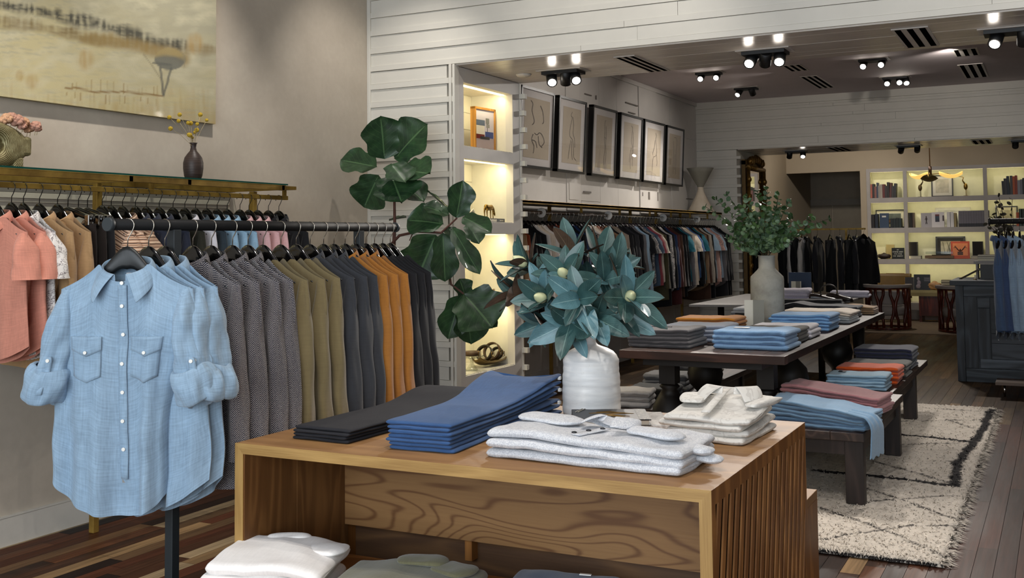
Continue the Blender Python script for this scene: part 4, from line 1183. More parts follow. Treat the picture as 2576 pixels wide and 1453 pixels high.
# ------------------------------------------------------------------ garments on the long rail of the second room
C_ = {'black': '17171a', 'tan': '8a6f55', 'rust': '7d3a20', 'orange': 'a5602c', 'white': 'd8d2cd', 'cream': 'cfc2b2', 'brown': '4a3226', 'navy': '26375a', 'blue': '37557f', 'taupe': '8a7d70', 'grey': '6d6a6c', 'pale blue': '9db4c6',
      'dusty red': '9a4a52', 'teal': '1f5f6e', 'olive': '4c4632', 'slate': '46566a', 'pink': 'c9a094', 'maroon': '542b2b', 'charcoal': '2c2c30', 'stone': 'b5aa9b'}
SEQ = ['black jacket', 'tan jacket', 'rust shirt', 'black jacket', 'black sweater', 'black shirt', 'white shirt', 'cream shirt', 'white shirt', 'brown jacket', 'maroon sweater', 'rust jacket', 'blue shirt', 'navy shirt', 'black sweater', 'navy jacket', 'black shirt', 'charcoal jacket',
       'patterned black camp', 'white shirt', 'cream shirt', 'patterned rust camp', 'brown shirt', 'tan shirt', 'black jacket', 'taupe jacket', 'taupe sweater', 'black sweater', 'black jacket', 'charcoal sweater', 'black shirt', 'grey shirt', 'pale blue shirt', 'black camp', 'patterned grey camp', 'slate tee', 'dusty red tee',
       'cream camp', 'olive jacket', 'black jacket', 'patterned white shirt', 'black sweater', 'navy sweater', 'maroon jacket', 'brown jacket', 'black jacket', 'black shirt', 'teal tee', 'grey shirt', 'cream shirt', 'stone tee', 'blue camp', 'black sweater', 'teal tee', 'tan shirt', 'brown jacket', 'stone sweater', 'black jacket', 'pale blue tee', 'pink shirt', 'patterned pink camp', 'pale blue tee', 'grey shirt', 'charcoal jacket', 'black jacket', 'black jacket']
LX, LZr = -4.48, 1.765 + .016 - .022
hl = make_hanger('black hanger of the first garment beside the niche cabinet on the long rail', 'hangers on the long rail', .022, m_hang, m_chrome)
n = len(SEQ); protoL = {}
for i, sname in enumerate(SEQ):
    y = 8.42 + (15.12 - 8.42) * i / (n - 1) + random.uniform(-.015, .015)
    pat = sname.startswith('patterned '); s_ = sname.replace('patterned ', ''); kind = s_.split()[-1]; col = s_[:-len(kind) - 1]
    mat = printed(C_[col], 'd8cfc4' if col in ('black', 'rust', 'grey') else '4a4a50', 24, .56, col.replace(' ', '_') + '_print') if pat else fabric(C_[col], .1, .02, .9, 400, .15, name=col.replace(' ', '_') + '_cloth')
    word = {'camp': 'short sleeve shirt', 'tee': 'tee shirt'}.get(kind, kind)
    lab = '%s%s, %s garment on the long rail from the niches' % ('patterned ' if pat else '', col + ' ' + word, ordw(i + 1))
    rz = random.uniform(-.04, .04); v = random.choice((0, 1)); key = kind + str(v)
    nm = {'camp': 'short_sleeve_shirt', 'tee': 'tee_shirt'}.get(kind, kind)
    if key not in protoL:
        o, g = make_garment(kind, nm, lab, 'shirt' if 'shirt' in word else word, mat, 'garments on the long rail', 100 + i, 24, 12, {'tee': .82, 'camp': .84, 'sweater': .90, 'jacket': 1.0 + .08 * v}.get(kind, .95), .030, 0, .86, .009)
        o.location = (LX, y, LZr); o.rotation_euler = (0, 0, rz); protoL[key] = o
    else: dup(protoL[key], (LX, y, LZr), rz, lab, None, {'*': mat})
    if i == 0: hl.location = (LX, y, LZr); hl.rotation_euler = (0, 0, rz)
    else: dup(hl, (LX, y, LZr), rz, 'black hanger of the %s garment on the long rail from the niches' % ordw(i + 1))
# a second, lower row shows below: trousers and dark red shorts hung at the far half
for i, (y, col) in enumerate(((11.2, 'dusty red'), (11.9, 'black'), (13.6, 'navy'), (14.4, 'maroon'))):
    pass

# ------------------------------------------------------------------ dark suits on the far brass rail, denim on the side rack
hf = make_hanger('black hanger of the first dark suit on the far brass rail', 'hangers on the far brass rail', .022, m_hang, m_hook)
FAR = [(1972, 'black', 'suit'), (1985, 'white', 'shirt'), (2000, 'black', 'suit'), (2018, 'white', 'shirt'), (2030, 'black', 'suit'), (2056, 'charcoal', 'suit'), (2088, 'black', 'trousers'), (2112, 'charcoal', 'suit'), (2136, 'black', 'trousers'), (2154, 'charcoal', 'suit'), (2172, 'black', 'suit')]
pf = {}
for i, (px, col, kind) in enumerate(FAR):
    x = ony(px, 575, 18.2).x; loc = (x, 18.2, 1.643 - .022); rz = PI / 2 + random.uniform(-.25, .35)
    if i == len(FAR) - 1: rz = PI / 2 - .75
    mat = fabric(C_[col], .1, .02, .9, 400, .1, name=col + '_cloth')
    lab = '%s %s on the far brass rail, %s from its left end' % (col, {'suit': 'suit jacket', 'shirt': 'dress shirt'}.get(kind, kind), ordw(i + 1))
    nm = {'suit': 'suit_jacket', 'shirt': 'dress_shirt', 'trousers': 'hanging_trousers'}[kind]
    if kind not in pf:
        o, g = make_garment(kind, nm, lab, {'suit': 'jacket'}.get(kind, kind), mat, None, 200 + i, 24, 12, 1.02 if kind != 'shirt' else .9, .035, 0, .88, .010)
        o.location = loc; o.rotation_euler = (0, 0, rz); pf[kind] = o
    else: dup(pf[kind], loc, rz, lab, None, {'*': mat})
    if i == 0: hf.location = loc; hf.rotation_euler = (0, 0, rz)
    else: dup(hf, loc, rz, 'black hanger of the %s garment from the left on the far brass rail' % ordw(i + 1))
SIDE = [(2512, '26364e', 'dark denim blue'), (2531, '1f2d48', 'deep blue'), (2548, '566678', 'pale grey blue'), (2564, '5f6f80', 'pale blue grey'), (2590, '151416', 'black')]
hs = make_hanger('black hanger of the first denim shirt on the side rack', 'hangers on the side rack', .025, m_hang, m_hook); ps = None
for i, (px, col, cn) in enumerate(SIDE):
    x = ony(px, 557, 9.3).x; loc = (x, 9.3, RZ + .022 - .024); rz = PI / 2 + random.uniform(-.06, .06)
    mat = fabric(col, .12, .05, .9, 500, .2, name=cn.replace(' ', '_') + '_cloth')
    lab = '%s shirt on the rack at the right edge, %s from its cap' % (cn, ordw(i + 1))
    if ps is None:
        o, g = make_garment('shirt', 'denim_shirt', lab, 'shirt', mat, None, 301, 32, 18, .92, .028, 1, .84, .010)
        o.location = loc; o.rotation_euler = (0, 0, rz); ps = o; hs.location = loc; hs.rotation_euler = (0, 0, rz)
    else:
        dup(ps, loc, rz, lab, None, {'*': mat}); dup(hs, loc, rz, 'black hanger of the %s shirt on the side rack' % cn)
# ------------------------------------------------------------------ folded goods
def slab(mb, w, d, t, z0, dfn, seed=0, NP=26, NQ=14, wr=.004, taper=None, mi=0):
    """one soft folded layer: rounded on all four sides, wrinkled, carried on the surface z0 + dfn(p, q)"""
    rr = t * .5; rings = []
    for i in range(NP + 1):
        s_ = i / NP; s_ = .5 - .5 * cos(PI * s_); p = -w / 2 + w * s_
        a = max(0, abs(p) - (w / 2 - rr)) / rr; e = sqrt(max(.02, 1 - a * a))
        dd = d * (taper(p / w + .5) if taper else 1)
        dh = dd / 2 - rr * (1 - e) + .004 * ns(p * 14, seed, 3)
        rg = []
        for side in (1, -1):
            for k in range(NQ):
                q_ = k / (NQ - 1); q_ = .5 - .5 * cos(PI * q_); q = (-dh + 2 * dh * q_) * side
                b = max(0, abs(q) - (dh - rr)) / rr; eb = sqrt(max(0.0, 1 - b * b))
                sag = wr * ns(p * 11, q * 11, seed) + wr * .5 * ns(p * 30, q * 26, seed + 5)
                rg.append((p + .004 * ns(q * 13, seed, 8), q, z0 + dfn(p, q) + t / 2 + side * t / 2 * e * eb + sag))
        rings.append(rg)
    mb.loft(rings, True, True, mi)
    return mb
def stack(name, desc, where, cat, mat, c, z, n, w, d, t, rz=0.0, layers=2, raise_=lambda p, q: 0.0, taper=None, jit=.008, seed=0, wr=.003, mats=None, rs=1.0, sub=0, top=None, posn=True):
    """n folded garments lying on each other; every garment is a thing of its own"""
    r = random.Random(seed); out = []
    words_ = {1: ['']}
    for k in range(n):
        if n == 1: pos = ''
        elif k == 0: pos = 'bottom one '
        elif k == n - 1: pos = 'top one '
        else: pos = ordw(k + 1) + ' from bottom '
        lab = '%s, %s%s' % (desc, pos, where) if n > 1 else '%s %s' % (desc, where)
        m = (mats[k] if mats else mat)
        mb = MB(); tl = t / layers
        for l_ in range(layers):
            zb = (k * t + l_ * tl)
            df = (lambda zb: lambda p, q: zb * raise_(p, q))(zb / max(t * n, 1e-6))
            slab(mb, w + r.uniform(-jit, jit) * .6, d + r.uniform(-jit, jit) * .6, tl * 1.04, zb, df, seed * 7 + k * 3 + l_, wr=wr, taper=taper)
        o = mb.build(name, m, None, (c[0] + r.uniform(-jit, jit) * .6, c[1] + r.uniform(-jit, jit) * .6, z), rz + r.uniform(-jit, jit) * 2, sub=sub)
        tag(o, lab, cat, desc + ' stack ' + where); out.append(o)
    return out
def part(mb, name, mat, o, **k): return mb.build(name, mat, o, **k)

# --- on the oak display table
cden = fabric('2a2a2e', .09, .03, .9, 700, .0, name='charcoal_denim'); bden = fabric('365480', .10, .04, .9, 700, .08, name='blue_twill')
def hip(p, q): return .055 * sst(.05, .5, p) ** 1.2 - .012 * sst(.30, .46, p)
def hipb(p, q): return .075 * sst(-.1, .48, p) ** 1.3 - .045 * max(0, 1 - (q / .14) ** 2) * sst(.36, .47, p) 
o_ = stack('folded_jeans', 'charcoal trousers', 'at the left end of the oak table', 'trousers', cden, (-2.335, 3.52), TZ, 4, .92, .25, .0125, PI / 2 - .03, 1, hip, lambda s: 1 + .25 * sst(.5, .95, s), .012, 3, .0022, sub=1)
t_ = o_[-1]
def band(o, w, z, mat, d, curl=.02):
    def fn(u, v):
        q = (u - .5) * d * 1.2
        return Vector((w / 2 - .035 + .05 * v, q, z + .012 * sin(v * PI) - .030 * (1 - (2 * u - 1) ** 2) * v * .4 + .006 * sin(u * 9)))
    MB().grid(16, 4, fn, 0, True, d, .05).build('waistband', mat, o, solid=.006)
MB().box((.40, -.17, .075), (.02, .012, .014)).build('size_tag', plain('e8e6e2', .5, name='tag_white'), t_)
o_ = stack('folded_jeans', 'blue trousers', 'in the middle of the oak table', 'trousers', bden, (-1.955, 3.50), TZ, 7, .90, .25, .0138, PI / 2 + .05, 1, hipb, lambda s: 1 + .28 * sst(.45, .95, s), .012, 5, .0024, sub=1)
t_ = o_[-1]
for k, z in enumerate((.05, .10, .145)): MB().box((.415, -.165, z), (.016, .01, .012)).build('size_tag', plain('e8e6e2', .5, name='tag_white'), o_[2 + 2 * k])
knit = boucle('dcdde0', 'b9bcc4', 'white_boucle_knit')
def roll(p, q): return .012 * ns(p * 5, q * 5) - .012 * sst(.18, .36, abs(p + .02))
kn = stack('folded_polo', 'white bouclé knit polo', 'at the front of the oak table', 'polo shirt', knit, (-1.335, 3.20), TZ, 3, .68, .30, .0275, -.02, 1, lambda p, q: .016 * ns(p * 4, q * 4, 2) + .020 * exp(-((p + .22) / .1) ** 2) - .010 * sst(.2, .33, p), None, .02, 8, .006, sub=1)
tk = kn[-1]
def sleeve_roll(cx, cy, w, d, z, rz, nm='folded_sleeve'):
    rings = []
    for i in range(15):
        p = -w / 2 + w * i / 14; e = sqrt(max(.05, 1 - (2 * i / 14 - 1) ** 6))
        rg = []
        for k in range(14):
            a = 2 * PI * k / 14
            q = d / 2 * cos(a) * e * (1 + .22 * ns(p * 11, a)); zz = .013 * sin(a) * e + .007 * ns(p * 16, a * 2)
            rg.append((cx + p * cos(rz) - q * sin(rz), cy + p * sin(rz) + q * cos(rz), z + zz))
        rings.append(rg)
    return MB().loft(rings)
sleeve_roll(-.20, .05, .26, .13, .103, -.25).build('folded_sleeve', knit, tk, sub=1)
sleeve_roll(.20, -.01, .22, .10, .096, -.35).build('folded_sleeve', knit, tk, sub=1)
sleeve_roll(.33, -.02, .13, .07, .060, -.5).build('folded_sleeve', knit, kn[1], sub=1)
sleeve_roll(.345, .01, .15, .07, .033, -.4).build('folded_sleeve', knit, kn[0], sub=1)
def flatcollar(cx, cy, z, sc, rz, mat, o, tilt=70, flat=.6):
    """a shirt collar lying on its folded shirt, opening towards the hem"""
    mb = Garment().collar('leaf', 40); M_ = Matrix.Translation((cx, cy, z)) @ Matrix.Rotation(rz, 4, 'Z') @ Matrix.Rotation(-math.radians(tilt), 4, 'X')
    mb.v = [tuple(M_ @ Vector((p[0] * sc, p[1] * flat * sc, (p[2] + .16) * sc))) for p in mb.v]
    mb.build('collar', mat, o, solid=.004, sub=1)
flatcollar(.03, .06, .104, 1.0, -.25, knit, tk, 62, .6)
def strip(cx, cy, z, L, w, rz, mat, o, nm='placket', n=10, dz=0.0):
    def fn(u, v):
        x = -L / 2 + L * u; y = (v - .5) * w
        return Vector((cx + x * cos(rz) - y * sin(rz), cy + x * sin(rz) + y * cos(rz), z + dz * u + .002))
    MB().grid(n, 2, fn, 0, True, L, w).build(nm, mat, o, solid=.003)
strip(-.005, -.05, .089, .15, .035, PI / 2 - .25, knit, tk)
m_btn_dark = plain('1c1d22', .3, name='dark_button')
for k in range(3):
    x, y = .012 - .026 * k + .02, .0 - .05 * k + .02
    MB().lathe([(.0, .0), (.0085, 0), (.009, .003), (.006, .0042), (.002, .0035)], 14, (x - .02, y - .02, .0925)).build('button', m_btn_dark, tk)
lin_ = printed('d9d6d0', 'cac6c0', 16, .66, 'grey_marbled_linen', 1.2)
lin2 = fabric('d5d2cd', .07, .05, .9, 500, .2, name='pale_grey_linen')
gs = stack('folded_shirt', 'pale grey marbled linen shirt', 'at the right of the oak table', 'shirt', lin_, (-1.115, 3.78), TZ, 4, .30, .38, .022, -.02, 1, lambda p, q: .040 * sst(-.1, .19, q) + .01 * ns(p * 6, q * 6, 4), None, .02, 12, .005, sub=1)
tg = gs[-1]
flatcollar(.0, .13, .130, 1.25, .1, lin_, tg, 52, .6)
sleeve_roll(-.12, .06, .10, .22, .115, .25).build('folded_sleeve', lin_, tg, sub=1)
sleeve_roll(.135, .08, .06, .24, .110, -.2).build('folded_sleeve', lin_, tg, sub=1)
strip(-.01, -.02, .104, .34, .03, PI / 2 + .08, lin_, tg, dz=.034)
for k in range(3): MB().lathe([(.0, .0), (.006, 0), (.006, .003), (.002, .003)], 12, (-.01 - .008 * k, -.13 + .10 * k, .106 + .008 * k)).build('button', m_button, tg)
# marble tray with a black book that carries gilt birds
tr = thing('marble_tray', 'flat white marbled tray under the black book beside the white vase', 'tray', (-1.53, 3.85, TZ), .45)
MB().box((0, 0, .008), (.36, .30, .016)).build('slab', m_marb, tr, bevel=.003)
bk = thing('art_book', 'black art book with gilt crane drawing lying on the marbled tray', 'book', (-1.545, 3.80, TZ + .0165), .45)
MB().box((0, 0, .009), (.27, .235, .018)).build('pages', plain('c9bfae', .7, name='paper_edge'), bk)
MB().box((0, 0, .0195), (.285, .245, .004)).box((0, 0, .0), (.285, .245, .002)).box((-.1415, 0, .0105), (.003, .245, .02)).build('cover', plain('131317', .45, name='black_book_cloth'), bk)
t = NT('speckled_band'); n_ = t.noise(t.coord('Object', (90, 90, 90)), 1, 2); t.base(t.ramp(n_, [(.45, lin('1d1d1c')), (.6, lin('9a9482'))], 'CONSTANT'))
MB().box((.118, 0, .0218), (.036, .243, .0008)).build('cover_band', t.pr(.5), bk)
mb = MB(); m_gilt = plain('8a6a38', .4, .6, name='gilt_print')
for k, (x0, y0, x1, y1) in enumerate(((-.08, .02, .06, .03), (-.05, .05, .05, .03), (-.06, -.03, .07, -.05), (.0, -.05, .06, -.09), (-.02, .0, .09, .01))):
    mb.tube([(x0, y0, .022), ((x0 + x1) / 2, (y0 + y1) / 2 + .012, .022), (x1, y1, .022)], [.001, .004, .001], 6)
mb.build('gilt_crane', m_gilt, bk)
for x in (-.10, -.09): MB().tube([(x, .12, .024), (x - .03, .05, .023)], .0015, 6).build('ribbon', plain('c9c2b2', .5, name='ribbon_cloth'), bk)

# --- on the low table in front
wsw = fabric('f1edea', .04, .03, .9, 400, .3, name='white_fleece'); olv = fabric('69664d', .10, .04, .9, 400, .3, name='olive_fleece')
ws = stack('folded_sweatshirt', 'white sweatshirt', 'on the low front table', 'sweatshirt', wsw, (-2.40, 2.90), LZ, 4, .40, .35, .040, .35, 1, lambda p, q: .012 * ns(p * 5, q * 5, 3) - .03 * sst(.05, .2, p) + .01 * sst(-.2, .1, q), None, .025, 14, .006, sub=1)
sleeve_roll(.15, .05, .14, .12, .155, -.3).build('folded_sleeve', wsw, ws[-1], sub=1)
sleeve_roll(-.02, .14, .16, .06, .166, .1).build('folded_hood', wsw, ws[-1], sub=1)
ol = stack('folded_hoodie', 'olive hooded sweatshirt', 'beside the white sweatshirts', 'sweatshirt', olv, (-1.93, 2.95), LZ, 3, .48, .38, .042, .22, 1, lambda p, q: .01 * ns(p * 5, q * 5, 7) - .022 * sst(.08, .22, abs(p)), None, .03, 15, .006, sub=1)
sleeve_roll(.02, .13, .18, .10, .140, .05).build('folded_hood', olv, ol[-1], sub=1)
sleeve_roll(.14, .10, .16, .12, .128, -.5).build('folded_sleeve', olv, ol[-1], sub=1)
q = onz(1425, 1440, LZ + .05)
bl_ = stack('folded_sweater', 'navy blue sweater', 'at the right of the low front table', 'sweater', fabric('2f4468', .1, .03, .9, 400, .3), (q.x + .05, q.y - .16), LZ, 2, .36, .34, .030, .2, 1, lambda p, q: .01 * ns(p * 5, q * 5, 7), None, .02, 16, .006, sub=1)
MB().box((.06, .12, .068), (.04, .012, .003)).build('size_label', plain('e8e6e2', .5, name='tag_white'), bl_[-1])

# --- on the dark plank table: trousers folded with their open ends towards the aisle
def fab(h): return fabric(h, .08, .03, .9, 500, .25)
def fan(a=.012): return lambda p, q: a * sin((p - .05) * 18) * sst(.02, .2, p)
def tbl(name, desc, where, cat, col, x0, x1, y0, y1, n, h, seed, z=.8, rz=0.0, cols=None, ra=None, wr=.003):
    return stack(name, desc, where, cat, fab(col), ((x0 + x1) / 2, (y0 + y1) / 2), z, n, x1 - x0, y1 - y0, h / n, rz, 1, ra or fan(), None, .014, seed, wr, [fab(c) for c in cols] if cols else None)
pt = 'on the plank table'
s_ = tbl('folded_trousers', 'grey trousers', 'at the front left of the plank table', 'trousers', '6a6769', -2.54, -2.13, 6.56, 6.95, 5, .115, 20)
MB().box((-.06, .02, .118), (.16, .02, .006)).build('waistband', fab('57555a'), s_[-1])
tbl('folded_trousers', 'lilac grey trousers', 'behind the grey trousers ' + pt, 'trousers', 'a3aabb', -2.47, -2.02, 7.03, 7.42, 4, .105, 21)
tbl('folded_trousers', 'orange yellow trousers', 'at the left rear ' + pt, 'trousers', 'd98f35', -2.62, -2.17, 7.80, 8.15, 4, .10, 22)
s_ = tbl('folded_trousers', 'sky blue trousers', 'at the front right corner ' + pt, 'trousers', '86abd2', -2.0, -1.53, 6.66, 7.05, 4, .115, 23)
MB().box((-.10, .0, .121), (.10, .06, .003)).build('size_label', plain('efeff0', .4, name='tag_white_wide'), s_[-1], bevel=.001)
s_ = tbl('folded_trousers', 'dark olive brown trousers', 'behind the sky blue trousers ' + pt, 'trousers', '4b4336', -1.97, -1.56, 7.10, 7.46, 4, .09, 24)
MB().box((-.12, -.05, .094), (.06, .04, .003)).build('size_label', plain('efeff0', .4, name='tag_white_wide'), s_[-1])
tbl('folded_trousers', 'white trousers', 'behind the olive brown trousers ' + pt, 'trousers', 'd9d6dd', -1.98, -1.56, 7.52, 7.86, 3, .08, 25)
tbl('folded_trousers', 'bright blue trousers', 'beside the concrete vase ' + pt, 'trousers', '78a6d6', -2.00, -1.55, 8.15, 8.55, 5, .115, 26)
tbl('folded_trousers', 'cream and grey trousers', 'near the far edge ' + pt, 'trousers', 'd8cabb', -2.09, -1.54, 8.92, 9.35, 5, .095, 27, cols=['8d9297', '9a9fa3', 'a7a9aa', 'd8cabb', 'dccfc0'])
tbl('folded_trousers', 'dark navy trousers', 'at the far end ' + pt, 'trousers', '25262e', -2.25, -1.60, 9.55, 9.92, 4, .10, 28, ra=lambda p, q: .03 * exp(-((p + .2) / .08) ** 2) + .012 * sin(p * 18) * sst(.02, .3, p))
tbl('folded_trousers', 'tan trousers', 'behind the navy trousers ' + pt, 'trousers', '9a7c5c', -2.20, -1.52, 10.0, 10.3, 4, .075, 29)
tbl('folded_shirt', 'grey plaid shirt', 'at the left far side ' + pt, 'shirt', '8f9197', -2.50, -2.28, 8.90, 9.25, 4, .11, 30, cols=['8a8c93', 'a6a8ae', '8f9197', 'b2b4ba'])
# --- on the benches
bA = 'on the near bench'; bB = 'on the far bench'
sb = tbl('folded_trousers', 'denim blue trousers', 'at the front of the near bench', 'trousers', '7d9fbe', -1.56, -.97, 6.22, 6.54, 6, .115, 40, .42, -.16, ra=lambda p, q: .035 * sst(.1, -.28, p) * 1.0 - .03 * sst(.05, .3, p) + .012 * ns(p * 7, q * 7), wr=.006)
# one leg of the top pair hangs over the bench edge
def leg(u, v):
    a = u
    x = .18 + .17 * min(1, a * 1.6); zz = .10 - .02 * a - .20 * sst(.45, 1, a); y = -.10 + (v - .5) * (.17 + .07 * a) - .08 * a + .012 * sin(v * 14) * a
    return Vector((x, y, zz + .008 * sin(v * 18)))
MB().grid(20, 14, leg, 0, True, .35, .14).build('hanging_leg', fab('7d9fbe'), sb[-1], solid=.008, sub=1)
tbl('folded_trousers', 'dusty pink trousers', 'behind the blue ones on the near bench', 'trousers', 'c58a8d', -1.60, -.985, 6.78, 7.10, 6, .125, 41, .42, -.14, ra=lambda p, q: .04 * sst(.1, -.28, p) - .02 * sst(.05, .3, p) + .012 * ns(p * 7, q * 7), wr=.006)
s_ = tbl('folded_trousers', 'pale blue trousers', 'at the front of the far bench', 'trousers', 'a9cbe2', -1.53, -1.12, 7.86, 8.16, 5, .10, 42, .42, 0)
MB().box((-.12, .03, .106), (.05, .05, .004)).build('waist_label', plain('22242a', .5, name='dark_label'), s_[-1])
tbl('folded_trousers', 'vivid orange trousers', 'behind the pale blue ones on the far bench', 'trousers', 'd95a22', -1.54, -1.09, 8.24, 8.56, 4, .115, 43, .42, 0)
tbl('folded_trousers', 'dark olive trousers', 'behind the orange ones on the far bench', 'trousers', '46443c', -1.54, -1.09, 8.66, 9.0, 4, .10, 44, .42, 0)
tbl('folded_trousers', 'navy trousers', 'at the far end of the far bench', 'trousers', '23253a', -1.55, -1.10, 9.15, 9.6, 6, .16, 45, .42, 0, cols=['23253a', '2a3042', '2c3648', '23253a', '20233a', '1e2036'])
# --- on the low bench left of the plank table
tbl('folded_knit', 'pale grey knit', 'at the front of the low left bench', 'knitwear', 'bdb8b5', -2.98, -2.66, 7.20, 7.48, 3, .115, 50, .30, .2, wr=.007, ra=lambda p, q: .012 * ns(p * 7, q * 7, 1))
tbl('folded_knit', 'black knit', 'behind the pale grey knits', 'knitwear', '1b1b1d', -2.98, -2.62, 7.62, 7.95, 2, .08, 51, .30, 0, wr=.006)
tbl('folded_knit', 'mid grey knit', 'in the middle of the low left bench', 'knitwear', '77777a', -3.02, -2.66, 8.08, 8.42, 3, .13, 52, .30, .1, wr=.007, ra=lambda p, q: .012 * ns(p * 7, q * 7, 1))
tbl('folded_knit', 'dark camouflage knit', 'at the far end of the low left bench', 'knitwear', '55555a', -3.0, -2.64, 8.75, 9.1, 3, .13, 53, .30, 0, cols=['3a3a34', '6d6a55', '5c5c60'], wr=.006)

# --- leaning book stand on the plank table
a = onz(1893, 824, .8)
bs = thing('leaning_book', 'grey and white book leaning against the concrete vase on the plank table', 'book', (a.x, a.y + .06, .8), .22)
tilt = Matrix.Rotation(-.25, 4, 'X')
MB().box((0, .02, .105), (.15, .03, .21), mat=tilt).build('pages', plain('d7d8cf', .6, name='pale_page_edges'), bs)
MB().box((.035, -.0015, .107), (.085, .012, .212), mat=tilt).build('cover', plain('7f8078', .5, name='grey_book_cover'), bs)
bs2 = thing('black_book_rest', 'black wedge shaped book rest behind the orange trousers', 'book rest', (a.x - .12, a.y + .12, .8), .2)
mb = MB(); prism(mb, [(-.05, 0), (.06, 0), (.05, .10)], -.05, .05); mb.build('wedge', m_black, bs2)
# ------------------------------------------------------------------ vases and plants
def rot_to(d, roll=0.0):
    q = Vector(d).normalized().to_track_quat('Y', 'Z').to_matrix().to_4x4()
    return q @ Matrix.Rotation(roll, 4, 'Y')
def leaf(mb, base, d, L, w, roll=0.0, bend=.2, cup=.25, shape='ovate', nl=10, nw=6, mt=0, mbk=1, wav=0.0, seed=0):
    """one leaf: upper face uses material mt, lower face mbk; a fold along the midrib and a droop towards the tip"""
    M_ = Matrix.Translation(base) @ rot_to(d, roll)
    def wd(t):
        if shape == 'ovate': return (sin(PI * (.03 + .97 * min(1, t)) ** .82)) ** .62 if t < .995 else .03
        if shape == 'fiddle': return min(1.0, .62 * exp(-((t - .2) / .2) ** 2) + 1.0 * exp(-((t - .66) / .32) ** 2)) * min(1, t * 12) * (1 - max(0, (t - .86) / .14) ** 2) ** .5
        return sqrt(max(0, 1 - (2 * t - 1) ** 2))
    top = []; bot = []
    for i in range(nl + 1):
        t = i / nl; hw = w / 2 * wd(t)
        for k in range(nw + 1):
            s = 2 * k / nw - 1
            x = hw * s; z = -bend * L * t * t + cup * hw * s * s - .04 * w * (1 - abs(s)) * (1 if abs(s) < .2 else 0)
            z += wav * w * sin(7 * t * PI + seed) * abs(s) * s if wav else 0
            p = Vector((x, L * t * (1 - .12 * abs(bend) * t), z))
            top.append(M_ @ p); bot.append(M_ @ (p - Vector((0, 0, .0016))))
    fs = [(i * (nw + 1) + k, i * (nw + 1) + k + 1, (i + 1) * (nw + 1) + k + 1, (i + 1) * (nw + 1) + k) for i in range(nl) for k in range(nw)]
    uv = [((k / nw, i / nl), ((k + 1) / nw, i / nl), ((k + 1) / nw, (i + 1) / nl), (k / nw, (i + 1) / nl)) for i in range(nl) for k in range(nw)]
    mb.add(top, fs, mt, True, uv); mb.add(bot, [f[::-1] for f in fs], mbk, True, [u[::-1] for u in uv])
def leafmat(name, c1, c2, rib, rough=.3, coat=.2, veins=9, vw=.10):
    t = NT(name); x, y, z = t.sep(t.coord('UV'))
    mid = t.math('ABSOLUTE', t.math('SUBTRACT', x, .5))
    rb = t.math('LESS_THAN', mid, .018)
    v = t.math('FRACT', t.math('MULTIPLY', t.math('SUBTRACT', y, t.math('MULTIPLY', mid, .8)), veins))
    vn = t.math('MULTIPLY', t.math('LESS_THAN', v, vw), .35)
    n = t.noise(t.coord('Object', (14, 14, 14)), 1, 3)
    c = t.ramp(n, [(.32, lin(c1)), (.68, lin(c2))])
    t.base(t.mix(t.math('MAXIMUM', rb, vn), c, lin(rib)))
    t.bump(t.math('MAXIMUM', rb, vn), .25, .004)
    return t.pr(rough, 0, .5, coat)

# white ribbed vase on the oak table
t = NT('white_glazed_stoneware'); n1 = t.noise(t.coord('Object', (7, 7, 60)), 1, 4); n2 = t.noise(t.coord('Object', (220, 220, 220)), 1, 2)
c = t.ramp(n1, [(.3, lin('d9dadb')), (.6, lin('ececeb'))]); t.base(t.mix(t.math('MULTIPLY', t.math('GREATER_THAN', n2, .72), .5), c, lin('9a948b')))
t.bump(n1, .15, .006); m_stone = t.pr(.42, 0, .4, .05)
V1 = Vector((-1.70, 3.985, TZ))
prof = [(.100, 0), (.113, .004), (.1165, .015)]
for k in range(56):
    z = .02 + .200 * k / 55; r = .1165 - .005 * sst(.1, .22, z) + .0007 * sin(z * 210 + .6 * sin(z * 40)) + .0007 * sin(z * 97)
    prof.append((r, z))
for (r, z) in ((.1085, .225), (.103, .238), (.090, .252), (.068, .264), (.044, .272), (.028, .279), (.0215, .288), (.0195, .305), (.0195, .33), (.0215, .338), (.0175, .338), (.016, .325), (.016, .29)): prof.append((r, z))
v1 = tag(MB().lathe(prof, 56).build('bottle_vase', m_stone, None, V1), 'white ribbed stoneware bottle vase on the oak table holding magnolia branches', 'vase')

